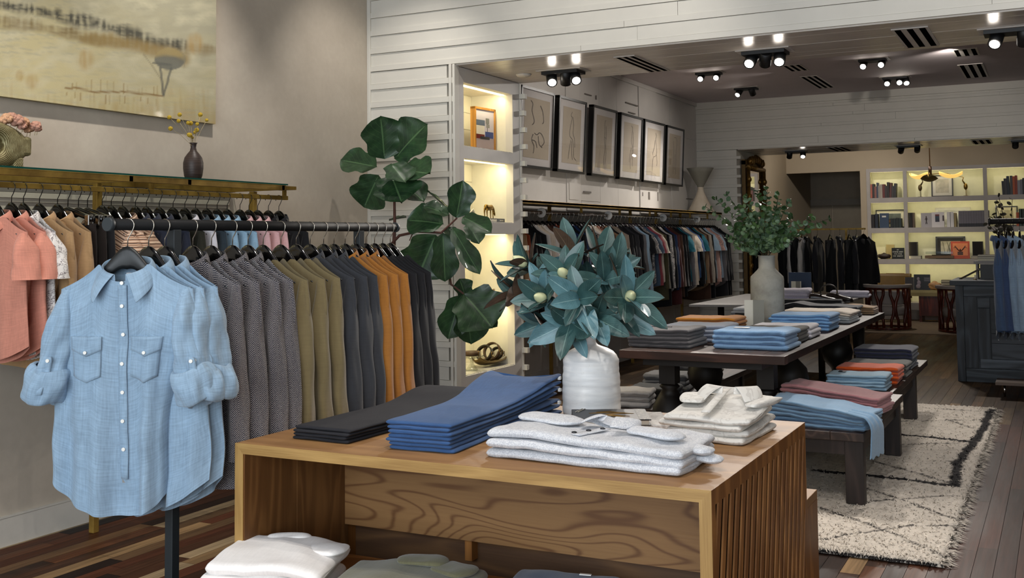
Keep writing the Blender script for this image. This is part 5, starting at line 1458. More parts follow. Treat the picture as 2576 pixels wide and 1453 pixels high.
# magnolia branches
m_mag = leafmat('magnolia_leaf_upper', '24413f', '3d5d5c', '66857e', .40, .12, 10, .06); m_magb = leafmat('magnolia_leaf_underside', '4a3526', '6b5240', '8a7258', .6, 0, 9, .08)
m_maglt = leafmat('magnolia_leaf_pale', '456a70', '5f8790', '86a6a8', .4, .12, 10, .06)
m_stem = plain('4a4630', .7, name='magnolia_stem'); m_bud = plain('cfcfa2', .5, var=.08, scale=20, name='magnolia_bud')
mg = thing('magnolia_branches', 'magnolia branches with blue green leaves and cream buds in the white vase', 'foliage', (V1.x, V1.y, TZ + .338))
r = random.Random(11); base0 = Vector((V1.x, V1.y, TZ + .335)); org = Vector((V1.x, V1.y, TZ + .338))
ROS = [(1372, 752, 3.80, True, 9, 1.0), (1325, 668, 3.95, True, 8, .9), (1425, 697, 3.86, True, 8, .95), (1582, 748, 3.82, True, 8, 1.05), (1520, 705, 3.90, False, 8, 1.0), (1458, 752, 3.72, False, 7, .95), (1440, 640, 4.02, False, 8, 1.05), (1510, 660, 4.08, False, 8, 1.05),
       (1435, 810, 3.78, False, 8, 1.0), (1370, 810, 3.88, False, 7, .95), (1500, 800, 3.80, False, 7, .9), (1300, 735, 4.0, False, 7, 1.0), (1480, 740, 4.0, False, 8, 1.0), (1560, 790, 3.96, False, 7, .95), (1390, 700, 4.02, False, 8, 1.0), (1545, 690, 3.95, False, 6, .95)]
ctr = ony(1470, 750, 3.98)
fol = MB(); stems = MB()
for (px, py, Y, bud, nl_, sc) in ROS:
    c = ony(px, py, Y); out = (c - ctr); out.z *= 1.0; out += Vector((.07, -.13, .06)); ax = out.normalized()
    j = base0.lerp(c, .5) + Vector((0, 0, .02))
    stems.tube([base0 - Vector((0, 0, .12)), base0 + Vector((0, 0, .01)), j, c], [.0028, .0035, .0035, .003], 6)
    e1 = ax.orthogonal().normalized(); e2 = ax.cross(e1); a0 = r.uniform(0, 6)
    for k in range(nl_):
        a = a0 + 2 * PI * k / nl_ + r.uniform(-.25, .25); op = r.uniform(.75, 1.35) if k % 3 else r.uniform(.35, .7)
        d = (ax * cos(op) + (e1 * cos(a) + e2 * sin(a)) * sin(op)).normalized()
        # roll so that the upper face looks along the axis of the rosette
        q = rot_to(d).to_3x3(); zax = q @ Vector((0, 0, 1)); xax = q @ Vector((1, 0, 0))
        tgt = (ax - d * ax.dot(d)).normalized(); rl = math.atan2(tgt.dot(xax), tgt.dot(zax))
        L = r.uniform(.128, .195) * sc
        pale = r.random() < .33
        leaf(fol, c - ax * .012 * (k % 3), d, L, L * r.uniform(.37, .46), rl + r.uniform(-.25, .25), r.uniform(.02, .22), r.uniform(.05, .22), 'ovate', 9, 4, 2 if pale else 0, 1)
    if bud:
        M_ = Matrix.Translation(c - org) @ rot_to((ax + Vector((-.2, -.25, .1))).normalized())
        rings = []
        for (rr, h) in ((.004, 0), (.016, .008), (.022, .022), (.0225, .034), (.017, .052), (.008, .066), (.001, .073)):
            rings.append([M_ @ Vector((rr * cos(2 * PI * k / 14), h, rr * sin(2 * PI * k / 14))) for k in range(14)])
        MB().loft(rings).build('flower_bud', m_bud, mg)
fol.v = [tuple(Vector(p) - org) for p in fol.v]; stems.v = [tuple(Vector(p) - org) for p in stems.v]
fol.build('foliage', [m_mag, m_magb, m_maglt], mg); stems.build('stems', m_stem, mg)

# fiddle leaf fig in the corner
m_fig = leafmat('fig_leaf_upper', '1b3520', '30522f', '54754c', .40, .12, 7, .06); m_figb = leafmat('fig_leaf_underside', '2f4a2c', '3f5c38', '56704c', .5, 0, 7, .07)
FY = 6.35; F0 = Vector((-4.2, 6.35, 0))
fg = thing('fiddle_leaf_fig', 'tall fiddle leaf fig with dark leaves in the corner before the white boards', 'plant', F0)
LEAVES = [ # base px, tip px, width px, depth offset, roll
    ((968, 400), (962, 297), 92, .05, 0), ((992, 398), (1058, 312), 88, .10, 0), ((948, 418), (860, 400), 62, 0, 0), ((952, 440), (912, 522), 78, -.05, 0), ((985, 440), (1010, 500), 96, -.12, 0), ((1010, 425), (1078, 432), 72, -.05, 0),
    ((1000, 450), (1066, 492), 60, .06, 0), ((958, 392), (938, 350), 34, .12, .9), ((985, 412), (1020, 452), 64, -.15, 0),
    ((1148, 548), (1168, 460), 58, .0, 0), ((1132, 530), (1078, 478), 30, .05, .8), ((1130, 540), (1068, 512), 40, 0, .3), ((1115, 562), (1022, 545), 70, -.05, 0), ((1022, 545), (980, 552), 30, .1, .9), ((1165, 545), (1228, 572), 42, -.1, .2), ((1178, 562), (1205, 606), 40, 0, 0),
    ((1096, 590), (1052, 696), 104, -.08, 0), ((1114, 585), (1122, 706), 56, -.12, .3), ((1138, 572), (1203, 682), 40, -.06, .5), ((1126, 570), (1152, 612), 34, .05, 0),
    ((1168, 738), (1238, 812), 118, -.12, 0), ((1160, 742), (1128, 848), 60, .0, 0), ((1172, 770), (1190, 858), 72, .05, 0), ((1172, 748), (1160, 702), 44, .05, .2), ((1205, 765), (1248, 820), 34, -.05, .9)]
fol = MB(); views = []
for k, (b, tp_, w, dy, rl) in enumerate(LEAVES):
    B = ony(b[0], b[1], FY + dy); T = ony(tp_[0], tp_[1], FY + dy - .05 + .10 * ((k * 37) % 7 - 3) / 6)
    d = T - B; L = d.length; depth = (B - EYE).dot(fwd)
    q = rot_to(d).to_3x3(); zax = q @ Vector((0, 0, 1)); xax = q @ Vector((1, 0, 0))
    tow = Vector((.62, -.62, .48)).normalized(); tgt = (tow - d.normalized() * tow.dot(d.normalized())).normalized()
    r0 = math.atan2(tgt.dot(xax), tgt.dot(zax))
    leaf(fol, B - F0, d, L * 1.04, w * depth / F_PX * 1.32, r0 + rl + .15 * sin(k * 5.1), .10 + .08 * sin(k * 2.3), .22, 'fiddle', 14, 8, 0, 1, .022, k)
fol.build('foliage', [m_fig, m_figb], fg)
m_bark = plain('5a3a30', .8, var=.2, scale=30, bump=.3, bscale=80, name='fig_bark')
def br_(pts, r_): MB().tube([ony(*p) - F0 for p in pts], r_, 8).build('branch', m_bark, fg)
b0 = F0 + Vector((0, 0, .34))
MB().tube([b0 - F0, (ony(992, 800, FY) - F0), (ony(990, 640, FY) - F0), (ony(993, 560, FY) - F0), (ony(992, 500, FY) - F0), (ony(985, 420, FY) - F0)], [.024, .020, .015, .011, .009, .006], 10).build('trunk', m_bark, fg)
br_([(980, 690, FY), (978, 620, FY - .03), (1005, 592, FY - .05), (1050, 582, FY - .05), (1110, 585, FY - .08), (1150, 548, FY)], [.013, .011, .010, .009, .008, .006])
br_([(1110, 585, FY - .08), (1122, 640, FY - .05), (1135, 715, FY), (1168, 740, FY - .1)], [.007, .007, .008, .006])
br_([(1040, 582, FY - .05), (1030, 605, FY - .08)], [.006, .003])
MB().lathe([(.15, 0), (.17, .01), (.19, .18), (.20, .34), (.185, .34), (.175, .30), (.0, .30)], 28).build('planter', plain('4b4743', .6, name='planter_clay'), fg)

# concrete vase with eucalyptus on the plank table
t = NT('raw_concrete'); n1 = t.noise(t.coord('Object', (5, 5, 5)), 1, 5, .65); t.base(t.ramp(n1, [(.3, lin('8f8d85')), (.5, lin('aeaca3')), (.7, lin('bdbbb2'))])); t.bump(n1, .2, .01); m_conc = t.pr(.85, 0, .2)
V2 = Vector((-2.145, 8.70, .8))
v2 = tag(MB().lathe([(.128, 0), (.134, .01), (.134, .36), (.130, .385), (.075, .44), (.066, .455), (.066, .545), (.072, .555), (.058, .555), (.056, .47)], 48).build('milk_can_vase', m_conc, None, V2), 'tall grey concrete vase holding eucalyptus on the dark plank table', 'vase')
m_euc = leafmat('eucalyptus_leaf', '34522f', '5a7a44', '7a9560', .45, .1, 6, .05); m_euc2 = leafmat('eucalyptus_leaf_pale', '54705a', '7d9a70', 'a3b597', .45, .1, 6, .05)
eu = thing('eucalyptus_branches', 'bushy round leaved eucalyptus branches in the grey concrete vase', 'foliage', V2 + Vector((0, 0, .54)))
org = V2 + Vector((0, 0, .54)); fol = MB(); stems = MB(); r = random.Random(21)
TIPS = [(1775, 520, -.1), (1800, 500, .1), (1830, 490, 0), (1822, 560, -.2), (1830, 600, -.2), (1870, 520, -.2), (1880, 495, .2), (1905, 480, .1), (1930, 475, 0), (1960, 490, .1), (1985, 505, -.1), (1990, 545, .1), (2005, 590, -.1), (2085, 550, 0), (2040, 545, .15), (1850, 620, -.25), (1900, 570, -.3), (1950, 560, -.3), (1925, 530, -.3), (1980, 610, -.2), (1870, 580, -.3), (1940, 600, -.35), (1895, 545, .25), (1955, 525, .25)]
for (px, py, dy) in TIPS:
    T = ony(px, py, V2.y + dy) - org; S = Vector((r.uniform(-.03, .03), r.uniform(-.03, .03), .0))
    mid = S.lerp(T, .45) + Vector((0, 0, .07)); pts = []
    for k in range(13):
        t_ = k / 12; pts.append(S * (1 - t_) ** 2 + mid * 2 * t_ * (1 - t_) + T * t_ * t_)
    stems.tube([S - Vector((0, 0, .25))] + pts, .0022, 5)
    L = (T - S).length
    for k in range(3, 13):
        for s in (0, 1, 2):
            d = (pts[min(12, k + 1)] - pts[k - 1]).normalized(); e1 = d.orthogonal().normalized(); e2 = d.cross(e1); a = r.uniform(0, 2 * PI)
            dd = (e1 * cos(a) + e2 * sin(a)) * .9 + d * .4
            sz = r.uniform(.052, .078) * (1.12 - .55 * k / 12)
            leaf(fol, pts[k], dd, sz, sz * .92, r.uniform(0, 6.3), r.uniform(-.1, .3), .15, 'round', 6, 4, 0 if r.random() < .72 else 1, 1)
fol.build('foliage', [m_euc, m_euc2], eu); stems.build('stems', plain('4a4630', .7, name='magnolia_stem'), eu)

# white hourglass vase on the long rail's shelf
V3 = ony(1771, 533, 14.95); V3.z = 1.8685; V3.x = -4.62
sc = .62
t = NT('two_tone_clay'); z_ = t.sep(t.coord('Object'))[2]; n1 = t.noise(t.coord('Object', (9, 9, 9)), 1, 4)
t.base(t.mix(t.math('MULTIPLY', t.math('GREATER_THAN', z_, .37), .9), t.ramp(n1, [(.3, lin('cfc0aa')), (.7, lin('ddd0bd'))]), lin('77766c')))
v3 = tag(MB().lathe([(.195, 0), (.20, .01), (.135, .12), (.075, .24), (.044, .32), (.040, .36), (.05, .39), (.085, .45), (.155, .58), (.195, .645), (.186, .645), (.14, .56), (.07, .44), (.03, .38)], 40).build('hourglass_vase', t.pr(.8), None, V3), 'pale hourglass shaped clay vase at the far end of the long shelf', 'vase')

# brown bottle vase with dried yellow balls on the glass shelf
t = NT('dark_brown_stoneware'); n1 = t.noise(t.coord('Object', (6, 6, 220)), 1, 3); t.base(t.ramp(n1, [(.3, lin('2d2421')), (.7, lin('4a3c36'))])); t.bump(n1, .3, .003)
V4 = Vector((-4.50, onx(486, 447, -4.50).y, 1.867))
tag(MB().lathe([(.036, 0), (.043, .004), (.052, .03), (.0575, .07), (.0575, .105), (.050, .135), (.034, .158), (.020, .175), (.0155, .195), (.018, .215), (.0245, .222), (.019, .219), (.012, .2)], 36).build('brown_bottle_vase', t.pr(.45, 0, .4), None, V4), 'dark brown narrow necked vase on the glass shelf', 'vase')
m_craspa = plain('d0ad35', .9, var=.15, scale=140, bump=.8, bscale=300, name='yellow_ball_flower'); m_straw = plain('b3a27a', .8, name='dried_straw')
HEADS = [(426, 295), (452, 288), (449, 304), (429, 323), (473, 309), (480, 310), (496, 312), (504, 288), (520, 302), (495, 327), (490, 333), (476, 339), (483, 346), (478, 340)]
for k, (px, py) in enumerate(HEADS):
    T = onx(px, py, V4.x + .035 * sin(k * 2.4)); B = V4 + Vector((.006 * sin(k), .006 * cos(k), .20))
    o = thing('dried_ball_flower', 'yellow ball flower on a dry stem in the dark brown vase', 'dried flower', B, 0, 'dried ball flowers in the brown vase')
    MB().tube([Vector((0, 0, -.10)), Vector((0, 0, .0)), (T - B) * .55 + Vector((0, 0, .01)), T - B], .0011, 5).build('stem', m_straw, o)
    MB().ball(T - B, .0125 + .002 * sin(k * 3), 12, 8, 0, (1, 1, .95), .12, k).build('flower_head', m_craspa, o)

# hollow ring vase of gilded green clay with dried roses, on the glass shelf
t = NT('scored_green_clay'); x, y, z = t.sep(t.coord('Object'))
rad = t.math('SQRT', t.math('ADD', t.math('MULTIPLY', y, y), t.math('MULTIPLY', t.math('SUBTRACT', z, .114), t.math('SUBTRACT', z, .114))))
n1 = t.noise(t.coord('Object', (30, 30, 30)), 1, 4)
gr = t.math('SINE', t.math('ADD', t.math('MULTIPLY', rad, 820), t.math('MULTIPLY', n1, 9)))
t.base(t.ramp(t.math('MULTIPLY_ADD', gr, .25, t.math('MULTIPLY', n1, .9)), [(.25, lin('5d5230')), (.5, lin('8f845a')), (.75, lin('a9a27c'))])); t.bump(gr, .4, .002)
cy = onx(-16, 372, -4.5); V5 = Vector((-4.52, cy.y, 1.867))
o5 = thing('ring_vase', 'green gold scored ring vase with a round hole on the glass shelf', 'vase', V5)
rings = []
for i in range(40):
    a = 2 * PI * i / 40; R = .080; rg = []
    for k in range(16):
        b = 2 * PI * k / 16; rr = R + .036 * cos(b); xx = .048 * (1 if sin(b) > 0 else -1) * abs(sin(b)) ** .6
        q = 1.0
        yy, zz = rr * cos(a), rr * sin(a)
        if cos(a) > 0: yy *= 1 + .80 * cos(a) * max(0, cos(b)) ** .7
        rg.append((xx, yy, .114 + zz))
    rings.append(rg)
MB().loft(rings, False, False, 0, True, True, None, True).build('ring_body', t.pr(.55, .3), o5, sub=1)
MB().bx(-.040, .040, .10, .200, .07, .165).build('neck_block', t.m, o5, bevel=.015)
for y in (-.06, .125): MB().bx(-.04, .04, y - .027, y + .027, 0, .06).build('foot', t.m, o5, bevel=.008)
m_rose = plain('b98a76', .9, var=.25, scale=60, name='dried_rose'); m_rose2 = plain('c79a78', .9, var=.25, scale=60, name='dried_rose_pale')
for k, (px, py, s) in enumerate(((18, 300, 15), (30, 296, 13), (8, 305, 12), (44, 306, 17), (60, 309, 14), (56, 318, 11), (78, 322, 13), (90, 318, 14), (70, 327, 10), (95, 324, 10))):
    T = onx(px, py, -4.50 + .02 * sin(k * 3)); o = thing('dried_rose', 'dusty pink dried rose in the green ring vase', 'dried flower', T, 0, 'dried roses in the ring vase'); rr = s * 5.6 / F_PX
    mb = MB(); rp = random.Random(k)
    for j in range(16):
        th = .35 + 1.9 * (j / 16); ph = j * 2.4
        d = Vector((sin(th) * cos(ph), sin(th) * sin(ph), cos(th)))
        mb.ball(d * rr * .55, rr * .52, 7, 5, 0, (1, 1, .8), .4, j + k)
    mb.build('petals', m_rose if k % 2 else m_rose2, o)
    MB().tube([(0, 0, 0), (0, -.003, -rr * .9), (.0, -.006, -rr * 1.5)], .0015, 5).build('stem', m_straw, o)
# ------------------------------------------------------------------ framed figure sketches on the door wall
m_frame = plain('0b0a0a', .35, name='black_frame'); m_mat = plain('cfcac8', .7, var=.02, name='white_mount'); m_paper = plain('b9ab97', .8, var=.05, scale=5, name='aged_paper'); m_pencil = plain('837a70', .9, name='pencil'); m_char = plain('655c55', .9, name='charcoal_line')
m_glass = pane('ffffff', .0, .98, 'picture_glass')
def sketch(mb, pts, w, sx, sz):
    P = [Vector((.0, p[0] * sx, p[1] * sz)) for p in pts]
    for a, b in zip(P, P[1:]):
        d = (b - a); n_ = Vector((0, -d.z, d.y)).normalized() * w
        mb.add([a - n_, a + n_, b + n_, b - n_], [(0, 1, 2, 3)], 0, False)
def curve(p, n=14):
    """smooth line through control points"""
    out = []
    for i in range(len(p) - 1):
        p0, p1, p2, p3 = p[max(0, i - 1)], p[i], p[i + 1], p[min(len(p) - 1, i + 2)]
        for k in range(n):
            t_ = k / n
            out.append(tuple(.5 * (2 * p1[j] + (p2[j] - p0[j]) * t_ + (2 * p0[j] - 5 * p1[j] + 4 * p2[j] - p3[j]) * t_ ** 2 + (3 * p1[j] - p0[j] - 3 * p2[j] + p3[j]) * t_ ** 3) for j in (0, 1)))
    return out + [p[-1]]
FIG = [ # loose standing or seated figures: lists of strokes in -.5...5 across, 0..1 up
    [[(-.28, .95), (-.2, .9), (-.22, .78), (-.12, .62), (-.2, .55)], [(.1, .9), (.2, .8), (.25, .65), (.2, .6)], [(-.1, .42), (0, .4), (.1, .44), (.22, .4), (.3, .3), (.2, .22)], [(-.15, .4), (-.2, .3), (-.1, .2), (-.12, .08)], [(.05, .38), (.1, .25), (.22, .2)], [(-.2, .3), (-.05, .28), (.02, .18)]],
    [[(-.02, .93), (-.08, .86), (-.02, .82), (-.1, .66), (-.12, .5), (.05, .42), (.12, .25), (.15, .12), (.28, .07)], [(.02, .84), (.08, .7), (.06, .55), (.15, .45), (.18, .3)], [(-.05, .42), (-.12, .25), (-.16, .08)], [(.0, .4), (.02, .2), (.08, .07)]],
    [[(.05, .93), (.0, .85), (.03, .7), (.0, .55), (.06, .4), (.02, .22), (0, .06)], [(.1, .82), (.13, .65), (.1, .5), (.14, .3), (.1, .08)], [(.03, .6), (.1, .58)]],
    [[(-.02, .95), (.08, .9), (.04, .8), (.02, .62), (.1, .52), (.05, .35), (-.02, .2), (.0, .06)], [(.1, .84), (.14, .66), (.15, .5), (.12, .34), (.12, .12)], [(.02, .5), (-.05, .36), (-.1, .2)]],
    [[(.08, .93), (.14, .86), (.1, .78), (.16, .64), (.2, .5), (.1, .42), (-.02, .4), (-.08, .3), (-.1, .1)], [(.05, .76), (.0, .6), (-.08, .5), (-.1, .44)], [(.18, .46), (.25, .3), (.22, .22)]],
    [[(-.1, .93), (.1, .92), (.15, .8), (.1, .6), (.12, .4), (.1, .1)], [(-.15, .85), (-.1, .6), (-.12, .35), (-.1, .1)], [(0, .55), (.02, .4), (0, .2)]]]
PIC = [(1290, 228, 1367, 235, 430), (1379, 243, 1449, 258, 437), (1466, 266, 1527, 279, 447), (1537, 287, 1593, 299, 456), (1598, 305, 1650, 317, 464), (1655, 319, 1699, 326, 468)]
ORD = ['partly hidden behind the niche cabinet', 'second from the niche cabinet', 'third from the niche cabinet', 'fourth from the niche cabinet', 'fifth from the niche cabinet', 'farthest from the niche cabinet']
for k, (xa, ya_, xb, yb_, ybt) in enumerate(PIC):
    y0, y1 = onx(xa, ya_, XL2).y, onx(xb, yb_, XL2).y
    if k == 0: y0 = y1 - .78
    z1 = 3.06; z0 = 2.24; h = z1 - z0; w = (y1 - y0)
    dep = .06
    o = thing('framed_sketch', 'black framed pencil figure sketch on the door wall, %s' % ORD[k], 'picture', (XL2 + .036, (y0 + y1) / 2, z0), 0, 'framed figure sketches on the door wall')
    o.rotation_euler = (0, math.radians(3.0), 0)
    f = .026; mb = MB()
    mb.bx(0, dep, -w / 2, -w / 2 + f, 0, h).bx(0, dep, w / 2 - f, w / 2, 0, h).bx(0, dep, -w / 2, w / 2, 0, f).bx(0, dep, -w / 2, w / 2, h - f, h)
    mb.build('frame', m_frame, o)
    MB().bx(.002, dep - .012, -w / 2 + f, w / 2 - f, f, h - f).build('mount', m_mat, o)
    pw, ph = (w - 2 * f) * .70, (h - 2 * f) * .80
    if k == 0: pw = (w - 2 * f) * .82
    MB().bx(dep - .012, dep - .0105, -pw / 2, pw / 2, h / 2 - ph / 2, h / 2 + ph / 2).build('paper', m_paper, o)
    mb = MB()
    for s_ in FIG[k]:
        c_ = curve(s_)
        for off in (0, .012): sketch(mb, [(p[0] + off + .006 * ns(p[1] * 20, k, off * 90), p[1]) for p in c_], .0034 if k else .004, pw, ph)
    mb.v = [(dep - .0095, v_[1], v_[2] + h / 2 - ph / 2) for v_ in mb.v]
    mb.build('drawing', m_char if k in (0, 4) else m_pencil, o)
    MB().bx(dep - .008, dep - .006, -w / 2 + f, w / 2 - f, f, h - f).build('glass', m_glass, o)

# ------------------------------------------------------------------ things in the lit niches
def NP_(px, py, x=-4.12): return onx(px, py, x)
z1_ = 2.214 + .006
p = NP_(1222, 371, -4.14); o = thing('framed_photo', 'oak framed colour photo of a roadside building in the top niche', 'picture', (-4.14, p.y, z1_), -.10)
W_, H_ = .30, .36
m_fr = wood('9c6a2c', 'c48f48', 2, 1.5, .45, 6, name='honey_oak_frame')
mb = MB(); mb.bx(-.045, .0, -W_ / 2, -W_ / 2 + .018, 0, H_).bx(-.045, 0, W_ / 2 - .018, W_ / 2, 0, H_).bx(-.045, 0, -W_ / 2, W_ / 2, 0, .018).bx(-.045, 0, -W_ / 2, W_ / 2, H_ - .018, H_); mb.build('frame', m_fr, o)
MB().bx(-.04, -.008, -W_ / 2 + .018, W_ / 2 - .018, .018, H_ - .018).build('sky_print', plain('c9c3d8', .3, var=.05, name='printed_sky'), o)
def prt(nm, c, y0, y1, z0, z1, x=-.0075): return MB().bx(x - .0004, x, y0 * (W_ - .036), y1 * (W_ - .036), .018 + z0 * (H_ - .036), .018 + z1 * (H_ - .036)).build(nm, plain(c, .35, name='print_ink'), o)
prt('printed_ground', 'a89aa8', -.5, .5, 0, .30); prt('printed_house', 'dcd6d6', -.5, -.02, .30, .62, -.007); prt('printed_house_base', '6e2322', -.5, -.02, .27, .38, -.0066); prt('printed_roof', '5d6a86', -.5, -.0, .60, .74, -.0066)
prt('printed_shed', '27408a', .02, .46, .30, .46, -.007); prt('printed_car', '2a2a33', -.25, .25, .26, .33, -.0062); prt('printed_sign', '77787e', .05, .24, .66, .80, -.007); prt('printed_sign_lower', '8a8a90', .08, .26, .56, .65, -.007); prt('printed_sign_post', '5a5a60', .13, .16, .40, .80, -.0072)
z2_ = 1.640 + .006
p = NP_(1222, 556); bk_ = thing('niche_book', 'grey spined book lying under the brass horse', 'book', (-4.12, p.y + .02, z2_), .1)
MB().bx(-.09, .09, -.14, .14, .003, .027).build('pages', plain('ddd8cc', .7, name='paper_edge_pale'), bk_)
MB().bx(-.095, .095, -.145, .145, 0, .003).bx(-.095, .095, -.145, .145, .027, .030).bx(.085, .096, .0, .146, 0, .030).build('cover', plain('5c6068', .5, name='grey_book_cloth'), bk_)
MB().bx(.0962, .0968, .04, .11, .010, .020).build('spine_print', plain('c9c6be', .5, name='spine_ink'), bk_)
m_bronze = NT('polished_brass'); m_bronze.base(lin('9a7a3c')); m_bronze = m_bronze.pr(.3, .9, .5)
hr = thing('brass_horse', 'small polished brass horse standing head down on the grey book', 'figurine', (-4.10, p.y + .02, z2_ + .0305))
mb = MB()
mb.loft([[(rx * cos(a) , y, zc + rz * sin(a)) for a in [2 * PI * q / 12 for q in range(12)]] for (y, zc, rx, rz) in ((-.068, .094, .006, .012), (-.06, .093, .018, .024), (-.035, .09, .021, .026), (0, .086, .019, .022), (.03, .09, .020, .025), (.05, .093, .015, .021), (.062, .088, .010, .017))])
mb.tube([(0, .045, .098), (0, .068, .088), (0, .084, .062), (0, .088, .045)], [.016, .012, .008, .007], 8)
mb.tube([(0, .084, .058), (0, .092, .040), (0, .098, .022)], [.010, .009, .005], 8)
for s in (-1, 1):
    mb.tube([(s * .010, .042, .08), (s * .011, .048, .045), (s * .011, .046, .012), (s * .011, .050, .0)], [.009, .005, .004, .005], 7)
    mb.tube([(s * .011, -.05, .085), (s * .012, -.060, .05), (s * .012, -.052, .03), (s * .012, -.056, 0)], [.012, .006, .004, .005], 7)
    mb.tube([(s * .004, .082, .064), (s * .006, .080, .074)], [.003, .001], 5)
mb.build('horse_body', m_bronze, hr, sub=1)
MB().tube([(0, -.066, .098), (0, -.078, .08), (0, -.080, .05), (0, -.078, .04)], [.004, .006, .005, .001], 7).build('tail', m_bronze, hr)
p = NP_(1178, 552, -4.16); o = thing('leather_pouch', 'dark strapped leather pouch half hidden by the fig leaves in the second niche', 'pouch', (-4.16, p.y - .03, z2_))
MB().ball((0, 0, .05), .062, 16, 10, 0, (1, 1, .85), .15, 3).build('pouch_body', plain('2a2a30', .5, name='dark_leather'), o)
MB().tube([(.05, -.05, .06), (.06, 0, .10), (.05, .05, .06)], .006, 6).build('strap', plain('d6d2cc', .5, name='pale_strap'), o)
z3_ = 1.088 + .006
p = NP_(1205, 735); o = thing('leather_wallet', 'open black leather wallet standing at the back of the third niche', 'wallet', (-4.25, p.y - .05, z3_))
mb = MB(); mb.box((0, 0, .05), (.012, .20, .085), mat=Matrix.Rotation(-.5, 4, 'Y')); mb.box((.05, 0, .008), (.10, .20, .012)); mb.build('wallet_body', plain('1d1917', .5, name='black_leather'), o)
o = thing('folded_magazine', 'folded pale magazine in the third niche', 'magazine', (-4.13, p.y, z3_), .3)
MB().box((0, -.02, .012), (.14, .20, .020)).build('pages', plain('d3cfc8', .5, name='magazine_paper'), o)
MB().box((.02, .0, .024), (.08, .10, .004)).build('cover_picture', plain('77736e', .4, name='magazine_picture'), o)
for k, (dy, c) in enumerate(((.10, '3a2a20'), (.17, '8a6c4c'))):
    o = thing('pocket_knife', ['dark', 'tan'][k] + ' handled pocket knife on the third niche shelf', 'knife', (-4.08, p.y + dy, z3_ + .008), .4)
    MB().cyl((0, -.045, .002), (0, .045, .002), .008, 10).build('handle', plain(c, .4, name='knife_handle'), o)
    MB().bx(-.002, .002, .045, .085, 0, .006).build('blade', m_chrome, o)
z4_ = .492 + .006
p = NP_(1187, 930, -4.10); cs = thing('glass_cake_stand', 'clear glass pedestal stand in the lowest niche', 'stand', (-4.10, p.y, z4_))
m_clear = pane('f4f6f2', .12, .93, 'clear_glass', .05)
MB().lathe([(.05, 0), (.045, .01), (.015, .05), (.012, .075), (.03, .095)], 24).build('pedestal', m_clear, cs)
MB().lathe([(.03, .095), (.098, .098), (.10, .112), (.092, .108), (.0, .104)], 28).build('plate', m_clear, cs)
m_belt = plain('4a3626', .5, var=.15, name='brown_leather'); m_belt2 = plain('2c2620', .5, var=.15, name='dark_leather_belt'); m_buck = plain('9a7c46', .3, .9, name='brass_buckle')
def belt(loc, r_, w, mat, label, tilt=0.0, turns=2):
    o = thing('rolled_belt', label, 'belt', loc)
    mb = MB(); n = 40 * turns
    rings = []
    for i in range(n + 1):
        a = 2 * PI * turns * i / n; rr = r_ * (1 - .18 * i / n)
        c = Vector((rr * cos(a), rr * sin(a), 0)); rd = Vector((cos(a), sin(a), 0))
        q = [c - rd * .002 - Vector((0, 0, w / 2)), c + rd * .002 - Vector((0, 0, w / 2)), c + rd * .002 + Vector((0, 0, w / 2)), c - rd * .002 + Vector((0, 0, w / 2))]
        M_ = Matrix.Rotation(tilt, 4, 'X'); rings.append([M_ @ v_ + Vector((0, 0, w / 2 + abs(sin(tilt)) * r_ )) for v_ in q])
    MB().loft(rings).build('strap', mat, o)
    c = Matrix.Rotation(tilt, 4, 'X') @ Vector((r_ + .004, 0, 0)) + Vector((0, 0, w / 2 + abs(sin(tilt)) * r_))
    MB().tube([c + Vector((.003, s * .018, t_ * .018)) for s, t_ in ((-1, -1), (1, -1), (1, 1), (-1, 1))], .003, 6, 0, False, True).build('buckle', m_buck, o)
belt((-4.10, p.y, z4_ + .113), .062, .034, m_belt, 'brown leather belt coiled on the glass pedestal stand')
ty = NP_(1235, 925, -4.12).y
o = thing('gilt_tray', 'gilt leaf shaped tray with coiled belts in the lowest niche', 'tray', (-4.13, ty, z4_))
mb = MB(); mb.grid(16, 10, lambda u, v: ((v - .5) * .20 * sin(PI * (.12 + .76 * u)), (u - .5) * .46, .012 + .05 * (2 * u - 1) ** 4 + .03 * (2 * v - 1) ** 2)); mb.build('tray_body', plain('6d5a34', .4, .7, name='tarnished_gilt'), o, solid=.006)
belt((-4.13, ty - .09, z4_ + .022), .07, .035, m_belt2, 'dark leather belt standing coiled at the left of the gilt tray', 1.1)
belt((-4.12, ty + .02, z4_ + .022), .075, .032, m_belt, 'brown leather belt standing coiled in the middle of the gilt tray', 1.2)
belt((-4.12, ty + .10, z4_ + .024), .055, .03, m_belt2, 'small dark leather belt coiled at the right of the gilt tray', 1.0)

# ------------------------------------------------------------------ gilt mirror against the second jamb
ya2, yb2 = 15.80, 16.86
gm = thing('gilt_mirror', 'tall ornate gilt mirror leaning by the jamb of the far opening', 'mirror', (-4.24, (ya2 + yb2) / 2, 0))
hw_ = (yb2 - ya2) / 2
t = NT('gilded_wood'); n1 = t.noise(t.coord('Object', (18, 18, 18)), 1, 4); t.base(t.ramp(n1, [(.3, lin('5d4420')), (.7, lin('a07a3a'))])); t.bump(n1, .4, .01); m_gold = t.pr(.4, .75, .5)
mb = MB(); mb.bx(.0, .055, -hw_, -hw_ + .03, .05, 2.66).bx(.0, .055, hw_ - .03, hw_, .05, 2.66).bx(0, .055, -hw_, hw_, .05, .10).bx(0, .055, -hw_, hw_, 2.60, 2.68); mb.build('outer_case', plain('6a5128', .5, .3, name='matt_gilt_side'), gm)
mb = MB()
for y in (-hw_ + .06, hw_ - .06): mb.cyl((.085, y, .12), (.085, y, 2.56), .03, 12)
